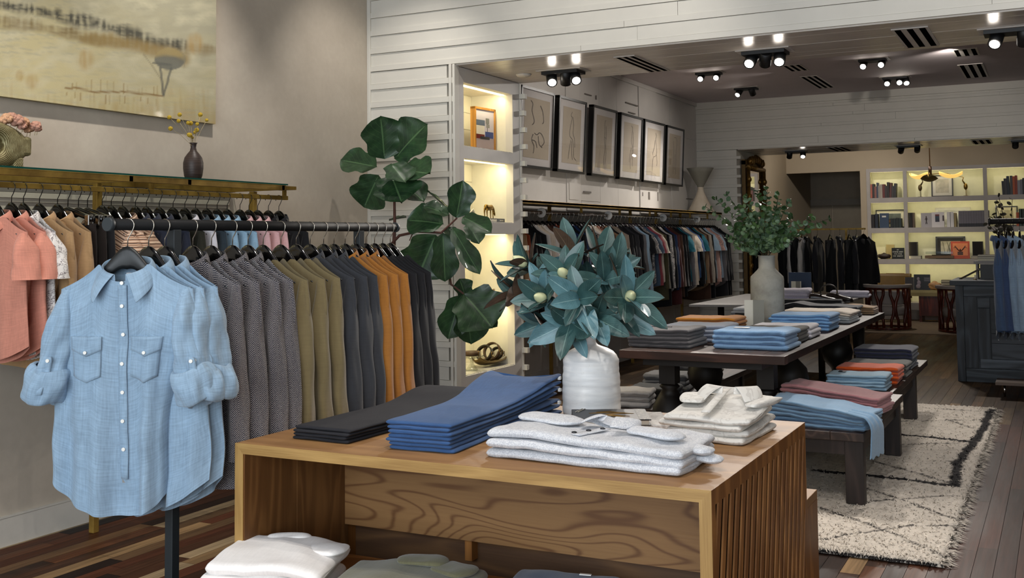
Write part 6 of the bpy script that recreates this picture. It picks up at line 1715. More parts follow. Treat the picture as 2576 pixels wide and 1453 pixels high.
mb.cyl((.085, -hw_ + .05, 2.56), (.085, hw_ - .05, 2.56), .035, 12); mb.cyl((.085, -hw_ + .05, .12), (.085, hw_ - .05, .12), .035, 12)
for y in (-hw_ + .06, hw_ - .06):
    for k in range(9): mb.ball((.10, y, .3 + k * .26), .034, 8, 6, 0, (1, 1, 1.4), .3, k)
mb.build('carved_moulding', m_gold, gm)
mb = MB()
for k in range(7):
    y = (k - 3) * .12; mb.ball((.09, y, 2.66 + .05 * (1 - abs(k - 3) / 3)), .06, 8, 6, 0, (.8, 1, 1.1), .4, k + 9)
mb.build('carved_crest', m_gold, gm)
MB().bx(.06, .062, -hw_ + .08, hw_ - .08, .14, 2.54).build('mirror_glass', plain('d9d9d6', .03, 1, name='silvered_glass', var=0), gm)

# ------------------------------------------------------------------ lit bookcase in the far room
CX = [(-3.107, -2.530), (-2.468, -1.195), (-1.131, -.53)]; CZ = [(2.205, 2.682), (1.654, 2.115), (1.087, 1.561), (.30, .994)]
bc = thing('bookcase', 'white wall bookcase with lit compartments in the far room', 'bookcase', (-1.8, Y3, 0))
def bb(mb, x0, x1, y0, y1, z0, z1): return mb.bx(x0 + 1.8, x1 + 1.8, y0 - Y3, y1 - Y3, z0, z1)
mb = MB(); xs = [-3.17] + [v for c in CX for v in c] + [.25]
for a, b in zip(xs[0::2], xs[1::2]): bb(mb, a, b, Y3 - .02, Y3 + .05, 0, 2.745)
for (a, b) in CX:
    pz = 2.745
    for (z0, z1) in CZ: bb(mb, a, b, Y3 - .02, Y3 + .05, z1, pz); pz = z0
    bb(mb, a, b, Y3 - .02, Y3 + .05, 0, pz)
mb.build('face_frame', plain('a9a29c', .5, name='bookcase_paint'), bc)
mb = MB()
for (a, b) in CX:
    for (z0, z1) in CZ:
        bb(mb, a - .03, b + .03, Y3 + .38, Y3 + .40, z0 - .03, z1 + .03)
        bb(mb, a - .03, a - .022, Y3 + .05, Y3 + .38, z0 - .03, z1 + .03); bb(mb, b + .022, b + .03, Y3 + .05, Y3 + .38, z0 - .03, z1 + .03)
        bb(mb, a - .022, b + .022, Y3 + .05, Y3 + .38, z1 + .022, z1 + .03)
mb.build('lining', plain('d9d6b8', .6, name='bookcase_lining'), bc)
for (a, b) in CX:
    for (z0, z1) in CZ: mb = MB(); bb(mb, a - .022, b + .022, Y3 + .0, Y3 + .38, z0 - .03, z0); mb.build('shelf', plain('8d8681', .5, name='bookcase_shelf'), bc)
m_led2 = glow('ffeec0', 3.0, 'bookcase_led')
for (a, b) in CX:
    for (z0, z1) in CZ:
        mb = MB(); bb(mb, a, b, Y3 + .052, Y3 + .068, z1 + .0, z1 + .018); bb(mb, a - .018, a - .004, Y3 + .052, Y3 + .068, z0, z1); mb.build('light_strip', m_led2, bc)
def onshelf(px, zi): 
    q = ony(px, 500, Y3 + .15); return q.x
BOOKS = ['7a3a34', '2c2a2c', '8a5a52', '3c4a5e', '9a938a', 'a89e90', '6a2c28', '3a3030', '2a2622', '5a2e2a', '383434', '2a2a2e']
def book(x, z, w, h, d, col, label, rz=0.0, lean=0.0, y=None, group=None, nm='book'):
    o = thing(nm, label, 'book', (x, y if y else Y3 + .16, z), rz, group)
    M_ = Matrix.Rotation(lean, 4, 'Y')
    MB().box(M_ @ Vector((0, .002, h / 2)), (w * .84, d - .006, h - .008), mat=M_).build('pages', plain('c9c2b0', .7, name='paper_edge'), o)
    mb = MB()
    for s in (-1, 1): mb.box(M_ @ Vector((s * w * .46, 0, h / 2)), (w * .08, d, h), mat=M_)
    mb.box(M_ @ Vector((0, -d / 2, h / 2)), (w, .004, h), mat=M_); mb.build('cover', plain(col, .55, name='book_cloth'), o)
    return o
x = ony(2192, 480, Y3 + .15).x; r = random.Random(3)
for k in range(12):
    w = r.uniform(.026, .042); h = r.uniform(.21, .30); x += w / 2
    book(x, 2.206, w, h, .18, BOOKS[k], '%s book in the row in the top left compartment' % ordw(k + 1), 0, .05 if k > 8 else 0, None, 'books in the top left compartment'); x += w / 2 + .002
x = ony(2522, 480, Y3 + .15).x
for k, c in enumerate(('2c2c30', '3a3a40', '26303a', '4a4a4a', 'b0552c', '8a3a2a', '8a8a92', '70707a', '26262a', '303036')):
    w = r.uniform(.030, .045); h = r.uniform(.24, .34); x += w / 2
    book(x, 2.206, w, h, .18, c, '%s book in the row in the top right compartment' % ordw(k + 1), 0, -.04 if k < 3 else 0, None, 'books in the top right compartment'); x += w / 2 + .002
def framed(x, z, w, h, label, fcol='15120f', mcol='d5d0c6', pcol='3b423c', y=.30, mw=.05, fw=.022, lean=-.08, extra=None):
    o = thing('framed_picture', label, 'picture', (x, Y3 + y, z)); M_ = Matrix.Rotation(lean, 4, 'X')
    mb = MB()
    for c, s in (((-w / 2 + fw / 2, 0, h / 2), (fw, .02, h)), ((w / 2 - fw / 2, 0, h / 2), (fw, .02, h)), ((0, 0, fw / 2), (w, .02, fw)), ((0, 0, h - fw / 2), (w, .02, fw))): mb.box(M_ @ Vector(c), s, mat=M_)
    mb.build('frame', plain(fcol, .4, name='picture_frame_finish'), o)
    MB().box(M_ @ Vector((0, .002, h / 2)), (w - 2 * fw, .008, h - 2 * fw), mat=M_).build('mount', plain(mcol, .7, name='picture_mount'), o)
    MB().box(M_ @ Vector((0, -.003, h / 2)), (w - 2 * fw - 2 * mw, .002, h - 2 * fw - 2 * mw), mat=M_).build('print', plain(pcol, .5, var=.25, scale=9, name='print_tone'), o)
    if extra: extra(o, M_, w, h)
    MB().box(M_ @ Vector((0, -.007, h / 2)), (w - 2 * fw, .0015, h - 2 * fw), mat=M_).build('glass', m_glass, o)
    return o
xm = lambda px: ony(px, 500, Y3 + .3).x
framed(xm(2371), 2.206, .37, .40, 'black framed print with pale mount in the top middle compartment', pcol='b9b2a2')
framed(xm(2238), 1.655, .52, .34, 'dark framed landscape print behind books in the second left compartment', '191613', 'd8d3bd', '4a5248', extra=lambda o, M_, w, h: MB().box(M_ @ Vector((.05, -.0045, h * .36)), (w * .5, .001, h * .14), mat=M_).build('print_hill', plain('8a6248', .5, name='print_hill_ink'), o))
framed(xm(2395), 1.655, .60, .36, 'wide pale framed picture behind the white books in the second middle compartment', 'c9c3b0', 'd8d6cc', 'c6c5bd', .33, .04, .012)
framed(xm(2531), 1.655, .36, .36, 'small dark framed mirror print in the second right compartment', '1b1815', 'cfc8a8', 'a59c78')
def sticks(o, M_, w, h):
    mb = MB()
    for (x0, z0, x1, z1) in ((-.13, .30, -.09, .08), (-.06, .30, .02, .08), (.0, .30, -.07, .08), (.04, .22, .02, .08), (.13, .30, .06, .08), (-.02, .2, -.03, .10), (.10, .18, .12, .08)):
        mb.tube([M_ @ Vector((x0, -.006, z0)), M_ @ Vector((x1, -.006, z1))], .0035, 5)
    mb.build('ink_lines', plain('2a2620', .6, name='ink_black'), o)
framed(xm(2387), 1.088, .50, .40, 'black framed print of crossed twigs in the third middle compartment', '12100e', '14110f', 'b5ad98', .30, .055, .03, -.08, sticks)
framed(xm(2246), .62, .32, .20, 'thin framed picture above the tan leather chair', '6a4a2a', 'cfc8a4', 'd6cfa8', .3, .004, .012)
sh_ = thing('low_shelf_box', 'dark flat box on the shelf behind the tan leather chair', 'box', (xm(2205), Y3 + .2, .62)); MB().bx(-.18, .18, -.1, .1, 0, .05).build('box_body', plain('1a1715', .5, name='dark_box'), sh_)
s2_ = thing('inner_shelf', 'plain shelf board inside the lowest left compartment', 'shelf', (-2.82, Y3 + .22, .61)); MB().bx(-.28, .28, -.16, .16, -.03, .009).build('board', plain('8d8681', .5, name='bookcase_shelf'), s2_)
# cranes
def crane(px, label, s, mat):
    x = xm(px); o = thing('crane_figurine', label, 'figurine', (x, Y3 + .14, 2.206))
    mb = MB(); mb.tube([(0, 0, .0), (0, 0, .12)], .004, 6).tube([(.015, 0, 0), (.012, 0, .12)], .004, 6)
    mb.ball((0, 0, .17), .05, 10, 8, 0, (.7, .6, 1.2)); mb.tube([(s * .01, 0, .21), (s * .05, 0, .28), (s * .03, 0, .33), (s * .06, 0, .345)], [.016, .010, .008, .010], 8)
    mb.build('bird_body', mat, o); MB().tube([(s * .065, 0, .345), (s * .16, 0, .36)], [.007, .001], 6).build('beak', mat, o); MB().lathe([(.04, 0), (.04, .008), (.0, .01)], 16).build('foot_plate', mat, o)
crane(2318, 'slim dark crane figurine at the left of the framed print in the top compartment', 1, plain('5a4a30', .4, .6, name='dark_brass'))
crane(2432, 'brass crane figurine at the right of the framed print in the top compartment', -1, m_bronze)
# second row
for k, (px, c, w, h, rz) in enumerate(((2198, '201718', .055, .25, 0), (2207, '1e2534', .05, .26, 0), (2225, '34465e', .16, .27, 0), (2245, '1a2022', .045, .17, 0), (2252, '1c2626', .045, .17, 0), (2259, '18201f', .045, .18, 0), (2266, '1d2a2a', .045, .17, 0))):
    b_ = book(ony(px, 560, Y3 + .12).x, 1.655, w, h, .17 if w < .1 else .05, c, ['black', 'dark blue', 'steel blue cover facing', 'black green', 'green black', 'dark green', 'blackish teal'][k] + ' book in the second left compartment, %s from its left' % ordw(k + 1), 0, 0, Y3 + .11)
    if k == 2: MB().box((0, -.0285, .21), (.07, .002, .03)).build('cover_label', plain('d8d6cc', .5, name='cover_label_paper'), b_)
for k, px in enumerate((2286, 2290, 2294, 2298)): book(ony(px, 560, Y3 + .12).x, 1.655, .036, .27, .18, ['24211f', '2c2a28', '1f1d1c', '54453a'][k], '%s dark book at the left of the second middle compartment' % ordw(k + 1), 0, 0, None, 'dark books in the second middle compartment')
b_ = book(xm(2332), 1.655, .18, .26, .04, 'a9a4a6', 'pale grey book with a standing figure on its cover in the second middle compartment', y=Y3 + .10)
mb = MB(); mb.ball((0, -.024, .195), .010, 8, 6).tube([(0, -.024, .185), (0, -.024, .12)], .010, 6); 
for s in (-1, 1): mb.tube([(0, -.024, .12), (s * .012, -.024, .06)], .005, 6).tube([(0, -.024, .18), (s * .022, -.024, .14)], .004, 6)
mb.build('cover_figure', plain('3a3030', .6, name='cover_figure_ink'), b_)
b_ = book(xm(2361), 1.655, .21, .27, .05, 'd8d2d2', 'white book with a striped colour panel on its cover in the second middle compartment', y=Y3 + .10)
for k, c in enumerate(('6a2a30', '2a3a50', '1d3040', '24243a')): MB().box((-.01, -.0285, .215 - k * .034), (.07, .002, .032)).build('cover_panel', plain(c, .5, name='cover_panel_ink'), b_)
MB().box((.09, -.0285, .16), (.025, .002, .10)).build('cover_panel', plain('4a3a3a', .5, name='cover_panel_ink'), b_)
for k, px in enumerate((2388, 2396)): book(xm(px), 1.655, .06, .27, .18, 'dcd8d6', ['first', 'second'][k] + ' white spined book right of the striped cover book')
book(xm(2404), 1.655, .035, .25, .18, '9c8a5c', 'tan book between the white spines and the grey set')
x0 = xm(2416)
for k in range(12): 
    b_ = book(x0 + k * .0415, 1.655, .040, .285, .19, '77727a', 'grey spined volume of the matching set in the second middle compartment', 0, 0, Y3 + .13, 'matching grey volumes')
    MB().box((0, -.0985, .03), (.040, .002, .06)).build('spine_band', plain('26242a', .5, name='spine_band_ink'), b_)
for k, (px, c, h) in enumerate(((2560, 'b0522c', .24), (2567, '3a4a42', .30), (2573, '2e3a34', .30))): book(xm(px), 1.655, .05, h, .18, c, ['orange', 'grey green', 'dark green'][k] + ' book at the right of the second right compartment')
# third row
o = thing('cream_card', 'cream upright card box in the third left compartment', 'box', (xm(2214), Y3 + .26, 1.088)); MB().bx(-.08, .08, -.02, .02, 0, .22).build('card', plain('cfc9a4', .6, name='cream_card'), o)
o = thing('tan_card', 'tan upright card in the third left compartment', 'box', (xm(2237), Y3 + .24, 1.088)); MB().bx(-.07, .07, -.02, .02, 0, .26).build('card', plain('a89560', .6, name='tan_card'), o)
o = thing('leather_bag', 'small dark leather bag on the third left shelf', 'bag', (xm(2224), Y3 + .10, 1.088)); MB().ball((0, 0, .05), .11, 14, 8, 0, (1.1, .6, .45), .25, 4).build('bag_body', plain('2c1c14', .5, name='oxblood_leather'), o); MB().tube([(-.06, 0, .08), (0, 0, .11), (.06, 0, .08)], .006, 6).build('handle', plain('2c1c14', .5, name='oxblood_leather'), o)
sg = thing('letter_sign', 'black book with white lettering on the third left shelf', 'book', (xm(2259), Y3 + .10, 1.088))
MB().bx(-.11, .11, -.012, .012, 0, .20).build('cover', plain('1c1f1c', .5, name='sign_black'), sg)
m_ink = plain('d8d6c8', .6, name='white_ink')
for k, ws_ in enumerate(((3,), (7, 5), (4, 5), (4, 7))):     # four lines of lettering too small to read in the photo
    lh = .024 if k in (1, 3) else .017; adv = .0145 if k in (1, 3) else .0135; tot = sum(ws_) * adv + (len(ws_) - 1) * adv; x_ = -tot / 2; mb = MB(); rl = random.Random(k)
    for wn in ws_:
        for j in range(wn):
            zc = .165 - k * .038
            mb.box((x_ + .002, -.0126, zc), (.0032, .001, lh)); q_ = rl.randrange(3)
            if q_ != 1: mb.box((x_ + .0055, -.0126, zc + lh * .4), (.007, .001, .0038))
            if q_ != 0: mb.box((x_ + .0055, -.0126, zc - lh * .05), (.007, .001, .0038))
            if q_ == 1: mb.box((x_ + .0095, -.0126, zc), (.0032, .001, lh))
            x_ += adv
        x_ += adv
    mb.build('lettering', m_ink, sg)
for k, px in enumerate((2296, 2460)):
    o = thing('speaker_box', ['black box loudspeaker at the left of the third middle compartment', 'black box loudspeaker at the right of the third middle compartment'][k], 'loudspeaker', (ony(px, 620, Y3 + .16).x, Y3 + .16, 1.088 + .055))
    MB().bx(-.085, .085, -.08, .08, 0, .25).build('cabinet', plain('17130f', .5, name='speaker_black'), o); MB().bx(-.075, .075, -.084, -.08, .01, .24).build('grille', plain('211d1a', .9, name='speaker_grille'), o)
for k, (px, n, c) in enumerate(((2299, 3, ('6a6258', '8a8278', '54504a')), (2464, 3, ('7a5a48', '55504a', '6a5a50')))):
    for j in range(n):
        o = thing('flat_book', '%s flat book under the %s loudspeaker' % (['bottom', 'middle', 'top'][j], ['left', 'right'][k]), 'book', (ony(px, 640, Y3 + .16).x, Y3 + .16, 1.088 + j * .018))
        MB().bx(-.13, .13, -.09, .09, 0, .0175).build('cover', plain(c[j], .6, name='flat_book_cover'), o); MB().bx(-.128, .128, -.092, -.0895, .003, .015).build('pages', plain('c9c2b0', .7, name='paper_edge'), o)
tt = thing('turntable', 'wooden record player with a clear lid on the third middle shelf', 'record player', (xm(2362), Y3 + .16, 1.088)); MB().bx(-.24, .24, -.15, .15, .01, .06).build('plinth', plain('6a5238', .5, name='player_wood'), tt); MB().cyl((0, 0, .06), (0, 0, .072), .14, 32).build('platter', m_black, tt); MB().tube([(.19, .08, .075), (.17, -.05, .08)], .005, 6).build('tone_arm', m_chrome, tt); MB().bx(-.23, .23, -.14, .14, .085, .13).build('lid', m_clear, tt)
rc = thing('record_sleeve', 'orange record sleeve with a winged emblem leaning on the third middle shelf', 'record sleeve', (xm(2414), Y3 + .06, 1.090)); M_ = Matrix.Rotation(-.12, 4, 'X')
MB().box(M_ @ Vector((0, 0, .155)), (.31, .008, .31), mat=M_).build('sleeve', plain('b9461c', .4, name='orange_print'), rc); MB().box(M_ @ Vector((0, -.0045, .165)), (.25, .002, .22), mat=M_).build('sleeve_panel', plain('e0834a', .4, name='orange_panel'), rc)
mb = MB()
for s in (-1, 1):
    for k in range(4): mb.tube([M_ @ Vector((s * .01, -.006, .13)), M_ @ Vector((s * (.05 + .012 * k), -.006, .17 + .02 * k)), M_ @ Vector((s * (.075 + .012 * k), -.006, .22 - .012 * k))], [.006, .007, .002], 5)
mb.box(M_ @ Vector((0, -.006, .095)), (.09, .003, .06), mat=M_).ball(M_ @ Vector((0, -.006, .15)), .014, 8, 6, 0, (1, .3, 2)); mb.build('winged_emblem', plain('4a2a1c', .5, name='emblem_ink'), rc)

# ------------------------------------------------------------------ armchairs, low desk and rug of the far room
o = tag(MB().bx(-1.9, 1.9, -1.3, 1.3, 0, .012).build('flat_rug', plain('7a6a58', .95, var=.12, scale=20, name='tan_rug'), None, (-1.75, 18.72, 0)), 'tan flat rug under the two armchairs of the far room', 'rug')
m_cher = wood('3d150c', '6a2a18', 2, 1.2, .35, 6, name='cherry_wood', coat=.2); m_seat = plain('a39a94', .9, bump=.3, bscale=200, name='grey_upholstery')
def armchair(cx, cy, rz, label):
    o = thing('barrel_armchair', label, 'armchair', (cx, cy, .013), rz); R = .33
    def arc(z, r_, w, h, nm, mat, a0=-PI * .12, a1=PI * 1.12, full=False):
        n = 40; rings = []
        for i in range(n + (0 if full else 1)):
            a = (2 * PI * i / n) if full else a0 + (a1 - a0) * i / n
            rd = Vector((cos(a), -sin(a), 0)); c = rd * r_ + Vector((0, 0, z))
            rings.append([c - rd * w / 2 - Vector((0, 0, h / 2)), c + rd * w / 2 - Vector((0, 0, h / 2)), c + rd * w / 2 + Vector((0, 0, h / 2)), c - rd * w / 2 + Vector((0, 0, h / 2))])
        MB().loft(rings, True, True, 0, False, True, None, full).build(nm, mat, o, bevel=.008)
    arc(.69, R, .10, .05, 'arm_pad', m_seat); arc(.655, R, .05, .025, 'top_rail', m_cher); arc(.018, R, .05, .035, 'base_ring', m_cher, full=True)
    for k in range(6):
        a = -PI * .06 + PI * 1.12 * k / 5; rd = lambda t_: Vector((cos(a + t_) * R, -sin(a + t_) * R, 0))
        mb = MB()
        for s in (-1, 1):
            mb.tube([rd(s * .20) + Vector((0, 0, .65)), rd(s * .19) + Vector((0, 0, .55)), rd(s * .06) + Vector((0, 0, .44)), rd(s * .03) + Vector((0, 0, .34)), rd(s * .06) + Vector((0, 0, .24)), rd(s * .17) + Vector((0, 0, .15)), rd(s * .18) + Vector((0, 0, .03))], [.024, .022, .026, .026, .026, .022, .022], 8)
        mb.build('back_splat', m_cher, o)
    MB().lathe([(.0, .22), (.26, .22), (.285, .26), (.285, .34), (.26, .38), (.0, .39)], 32).build('seat', m_seat, o)
    mb = MB(); mb.grid(20, 6, lambda u, v: (cos(PI * .1 + PI * .8 * u) * (.24 - .02 * v), -sin(PI * .1 + PI * .8 * u) * (.24 - .02 * v), .39 + .23 * v)); mb.build('back_cushion', m_seat, o, solid=.05)
    return o
a = onz(2232, 830, .013); armchair(a.x - .03, a.y + .36, .1, 'barrel armchair with openwork cherry wood back, left one in the far room')
a = onz(2395, 838, .013); armchair(a.x + .12, a.y + .40, -.1, 'barrel armchair with openwork cherry wood back, beside the black counter')
tc = thing('leather_chair', 'tan leather backed chair behind the left armchair', 'chair', (ony(2246, 720, 19.9).x, 19.9, 0))
m_tanl = plain('6d5220', .5, var=.12, name='tan_leather')
mb = MB(); mb.grid(16, 8, lambda u, v: ((u - .5) * .62, .0 - .05 * (2 * u - 1) ** 2 + .06 * v, .42 + .42 * v)); mb.build('backrest', m_tanl, tc, solid=.05); MB().bx(-.30, .30, -.52, -.02, .36, .44).build('seat', m_tanl, tc, bevel=.02)
for x in (-.27, .27):
    for y in (-.48, .0): MB().cyl((x, y, 0), (x, y, .37), .018, 8).build('leg', m_cher, tc)
    MB().tube([(x, -.45, .60), (x, .03, .62)], .018, 8).build('arm', m_tanl, tc); MB().tube([(x, -.45, .37), (x, -.45, .60)], .014, 8).build('arm_post', m_cher, tc)
fb = thing('round_cushion', 'round tan leather cushion beside the tan chair', 'cushion', (ony(2205, 725, 19.35).x, 19.35, .62)); MB().ball((0, 0, .05), .09, 14, 8, 0, (1, 1, .6)).build('cushion_body', m_tanl, fb)
sd_ = thing('side_stool', 'small dark stool under the round tan cushion', 'stool', (ony(2205, 725, 19.35).x, 19.35, 0)); MB().cyl((0, 0, .58), (0, 0, .62), .13, 20).build('stool_top', m_cher, sd_)
for k in range(3): MB().cyl((.1 * cos(k * 2.1), .1 * sin(k * 2.1), 0), (.08 * cos(k * 2.1), .08 * sin(k * 2.1), .58), .012, 8).build('leg', m_cher, sd_)
ds = thing('low_desk', 'low wooden desk with cream top in front of the bookcase', 'desk', (-1.62, 20.0, 0))
MB().bx(-.95, 1.0, -.26, .26, .52, .56).build('desk_top', plain('a89a6a', .5, name='cream_desk_top'), ds); MB().bx(-.95, 1.0, -.26, .26, .46, .52).build('apron', plain('8a7c50', .5, name='desk_apron'), ds)
for x in (-.62, .25): MB().bx(x, x + .42, -.24, .24, .12, .46).build('drawer_box', m_cher, ds)
for x in (-.62, -.24, .25, .63): MB().bx(x, x + .04, -.22, .22, 0, .12).build('leg', m_cher, ds)
yb_ = 19.86
def stand(px0, px1, h, col, label, yy=yb_, z=.561, d=.03, lean=-.1):
    x0, x1 = ony(px0, 740, yy).x, ony(px1, 740, yy).x; o = thing('display_book', label, 'book', ((x0 + x1) / 2, yy, z)); M_ = Matrix.Rotation(lean, 4, 'X'); w = x1 - x0
    MB().box(M_ @ Vector((0, 0, h / 2)), (w, d, h), mat=M_).build('cover', plain(col, .4, var=.2, scale=8, name='book_jacket'), o); MB().box(M_ @ Vector((0, .002, h / 2)), (w + .004, d * .7, h - .01), mat=M_).build('pages', plain('c9c2b0', .7, name='paper_edge'), o)
    return o, M_, w
stand(2278, 2299, .22, '2a211e', 'small dark brown book standing on the low desk')
o, M_, w = stand(2300, 2341, .27, '121216', 'black art book with a pale figure on its cover on the low desk')
mb = MB(); mb.ball(M_ @ Vector((-.06, -.017, .19)), .025, 10, 6, 0, (1, .2, 1.3), .2).ball(M_ @ Vector((-.05, -.017, .12)), .04, 10, 6, 0, (.9, .15, 1.2), .3).ball(M_ @ Vector((-.06, -.017, .06)), .05, 10, 6, 0, (.9, .15, .8), .3); mb.build('cover_figure', plain('8a8088', .5, name='cover_photo_tone'), o)
for k in range(4): MB().box(M_ @ Vector((.08, -.0165, .21 - .018 * k)), (.10 - .012 * (k % 2), .001, .007), mat=M_).build('cover_text', plain('77747c', .5, name='cover_ink'), o)
o = thing('shell_ornament', 'tan conch like ornament on the low desk', 'ornament', (ony(2352, 740, 19.9).x, 19.9, .561)); MB().ball((0, 0, .07), .10, 16, 10, 0, (1.2, .7, .7), .5, 6).build('shell', plain('b58a5a', .5, var=.25, scale=12, name='tan_shell'), o)
for k, c in enumerate(('3c382e', '5a543e', '1c1b19', '6a6248')):
    o = thing('magazine', '%s magazine of the pile on the low desk beside the counter' % ['bottom', 'second', 'third', 'top'][k], 'magazine', (ony(2392, 740, 19.85).x, 19.85, .561 + k * .045)); MB().bx(-.14, .14, -.10, .10, 0, .044).build('cover', plain(c, .5, name='magazine_cover'), o); MB().bx(-.137, .137, -.102, -.0995, .006, .038).build('pages', plain('b9b096', .7, name='magazine_pages'), o)

# pendant with petal shades
pc = ony(2340, 440, 18.5); pl_ = thing('petal_pendant', 'brass pendant lamp with three petal shaped glowing shades', 'pendant lamp', (pc.x, 18.5, ZC2))
dz = pc.z - ZC2
MB().cyl((0, 0, 0), (0, 0, dz + .05), .008, 10).build('rod', plain('5a3f22', .4, .6, name='dark_brass_rod'), pl_); MB().cyl((0, 0, 0), (0, 0, -.03), .06, 20).build('ceiling_cup', m_brass, pl_); MB().cyl((0, 0, dz + .14), (0, 0, dz - .01), .026, 14).build('hub', plain('3a2412', .4, .5, name='dark_hub'), pl_)
t = NT('lit_petal'); t.base(lin('d9b060')); t.b.inputs['Emission Color'].default_value = (*lin('ffcf70'), 1); t.b.inputs['Emission Strength'].default_value = .75; m_petal = t.pr(.6)
for k, (px, py, dy, lit, sz) in enumerate(((2313, 446, .12, True, .17), (2392, 443, .10, True, .17), (2338, 452, -.22, False, .19))):
    T = ony(px, py, 18.5 + dy) - Vector((pc.x, 18.5, ZC2))
    MB().tube([(0, 0, dz + .01), (T.x * .6, T.y * .6, dz + .03), (T.x, T.y, T.z + .03)], .007, 6).build('arm', m_brass, pl_)
    ang = math.atan2(T.y, T.x); mb = MB()
    mb.grid(14, 10, lambda u, v: (Vector((T.x, T.y, T.z)) + Matrix.Rotation(ang, 3, 'Z') @ Vector(((u - .5) * 2 * sz * 1.05, (v - .5) * 2 * sz * .7 * sqrt(max(.01, 1 - (2 * u - 1) ** 2)), .06 * (2 * u - 1) ** 2 + .05 * (2 * v - 1) ** 2 - .03))))
    mb.build('petal_shade', m_petal if lit else plain('8a7440', .5, .3, name='unlit_petal'), pl_, solid=.006)

# ------------------------------------------------------------------ black counter, low bench, things on the grey table
m_char_ = wood('15181c', '343a42', 2, 1.0, .55, 6, name='charred_timber'); m_charx = wood('191d22', '434a52', 0, 1.0, .55, 6, name='charred_boards')
YC = 11.99; ct = thing('black_counter', 'charred black timber counter at the right of the picture', 'counter', (0, YC, 0))
MB().bx(-1.05, 1.2, -.04, .95, .985, 1.035).build('counter_top', m_charx, ct, bevel=.003)
MB().bx(-.985, 1.1, .03, .9, 0, .985).build('carcass', m_char_, ct)
MB().bx(-1.0, -.925, -.01, .06, 0, .985).build('corner_post', m_char_, ct)
MB().bx(-.92, 1.1, .0, .03, .875, .98).build('front_rail', m_charx, ct)
MB().bx(-.92, -.80, .005, .03, .14, .87).build('front_board', m_char_, ct); MB().bx(-.79, -.68, .0, .03, .22, .75).build('front_board', m_char_, ct); MB().bx(-.79, -.68, .004, .03, .76, .86).build('front_board', m_charx, ct)
for k, (a, b, c) in enumerate(((.50, .86, '2d3136'), (.40, .495, '3d4148'), (.24, .395, '474c54'), (.145, .235, '5b636e'))): MB().bx(-.67 if k < 3 else -.78, 1.1, -.005 * (k % 2), .03, a, b).build('cross_board', wood(c, '20242a', 0, 1.0, .55, 5, name='charred_cross_board', seed=float(k)), ct)
MB().bx(-.92, 1.1, .0, .03, 0, .135).build('plinth_board', m_charx, ct)
ca = thing('counter_display_case', 'slant topped glass case with dark frame standing on the black counter', 'display case', (-.62, YC + .5, 1.036))
a, b = ony(2412, 704, YC + .45), ony(2434, 684, YC + .6)
mb = MB()
for s in (-.15, .3): mb.tube([(-.36, s, 0), (-.18, s, .10), (.12, s, .10)], .012, 4).tube([(.12, s, 0), (.12, s, .10)], .012, 4)
mb.tube([(-.36, -.15, 0), (-.36, .3, 0)], .012, 4).tube([(-.18, -.15, .10), (-.18, .3, .10)], .012, 4); mb.build('case_frame', plain('4a4038', .5, name='case_frame_wood'), ca)
mb = MB(); mb.add([(-.36, -.15, .005), (-.18, -.15, .10), (-.18, .3, .10), (-.36, .3, .005)], [(0, 1, 2, 3)], 0, False); mb.build('case_glass', m_clear, ca)
mo = thing('card_terminal', 'black screen with stand on the counter behind the denim shirts', 'screen', (ony(2482, 690, YC + .3).x, YC + .3, 1.036)); MB().bx(-.06, .10, -.02, .02, .0, .16).build('screen', m_black, mo); MB().bx(-.03, .07, -.05, .05, 0, .01).build('base', m_black, mo)
cd = thing('white_taper', 'thin white candle on the counter beside the screen', 'candle', (ony(2453, 700, YC + .2).x, YC + .2, 1.036)); MB().cyl((0, 0, 0), (0, 0, .05), .008, 10).build('wax', plain('dcd6c8', .4, name='wax_white'), cd); MB().lathe([(.018, 0), (.018, .006), (.009, .01)], 12).build('holder', m_buck, cd)
ls = thing('counter_riser', 'grey wooden riser with books behind the counter screen', 'riser', (ony(2482, 672, YC + .6).x, YC + .6, 1.036)); MB().bx(-.12, .30, -.12, .12, .16, .19).build('riser_top', plain('8d8581', .5, name='riser_grey'), ls)
for x in (-.10, .27): MB().bx(x, x + .02, -.11, .11, 0, .16).build('riser_leg', plain('8d8581', .5, name='riser_grey'), ls)
for k, c in enumerate(('cfc9ac', '55504a', '6a5a44')): 
    o = thing('flat_book', '%s book of the pile on the grey riser' % ['bottom', 'middle', 'top'][k], 'book', (ls.location.x + .04, YC + .6, 1.2265 + k * .022)); MB().bx(-.12, .12, -.08, .08, 0, .0215).build('cover', plain(c, .6, name='flat_book_cover'), o); MB().bx(-.118, .118, -.082, -.0795, .004, .018).build('pages', plain('c9c2b0', .7, name='paper_edge'), o)
# vase of dry branches behind the side rack
vx = ony(2502, 600, 12.6).x; o = tag(MB().lathe([(.05, 0), (.08, .03), (.09, .14), (.06, .24), (.045, .27), (.05, .30), (.04, .29)], 24).build('counter_vase', plain('55483a', .5, name='brown_counter_vase'), None, (vx + .1, 12.6, 1.036)), 'brown vase with dry branches on the counter behind the denim rack', 'vase')
o = thing('dry_branches', 'dark dry flower branches standing in the brown counter vase', 'foliage', (vx + .1, 12.6, 1.30)); mb = MB(); r = random.Random(9); fl_ = MB()
for k in range(12):
    T = Vector((r.uniform(-.16, .22), r.uniform(-.1, .1), r.uniform(.25, .62))); mb.tube([(0, 0, -.15), (0, 0, 0), T * .6 + Vector((.02, 0, .02)), T], .003, 5)
    for j in range(7): leaf(fl_, T * (.4 + .1 * j), Vector((r.uniform(-1, 1), r.uniform(-1, 1), r.uniform(-.3, 1))), .06, .035, r.uniform(0, 6), .1, .1, 'round', 4, 2, 0, 0)
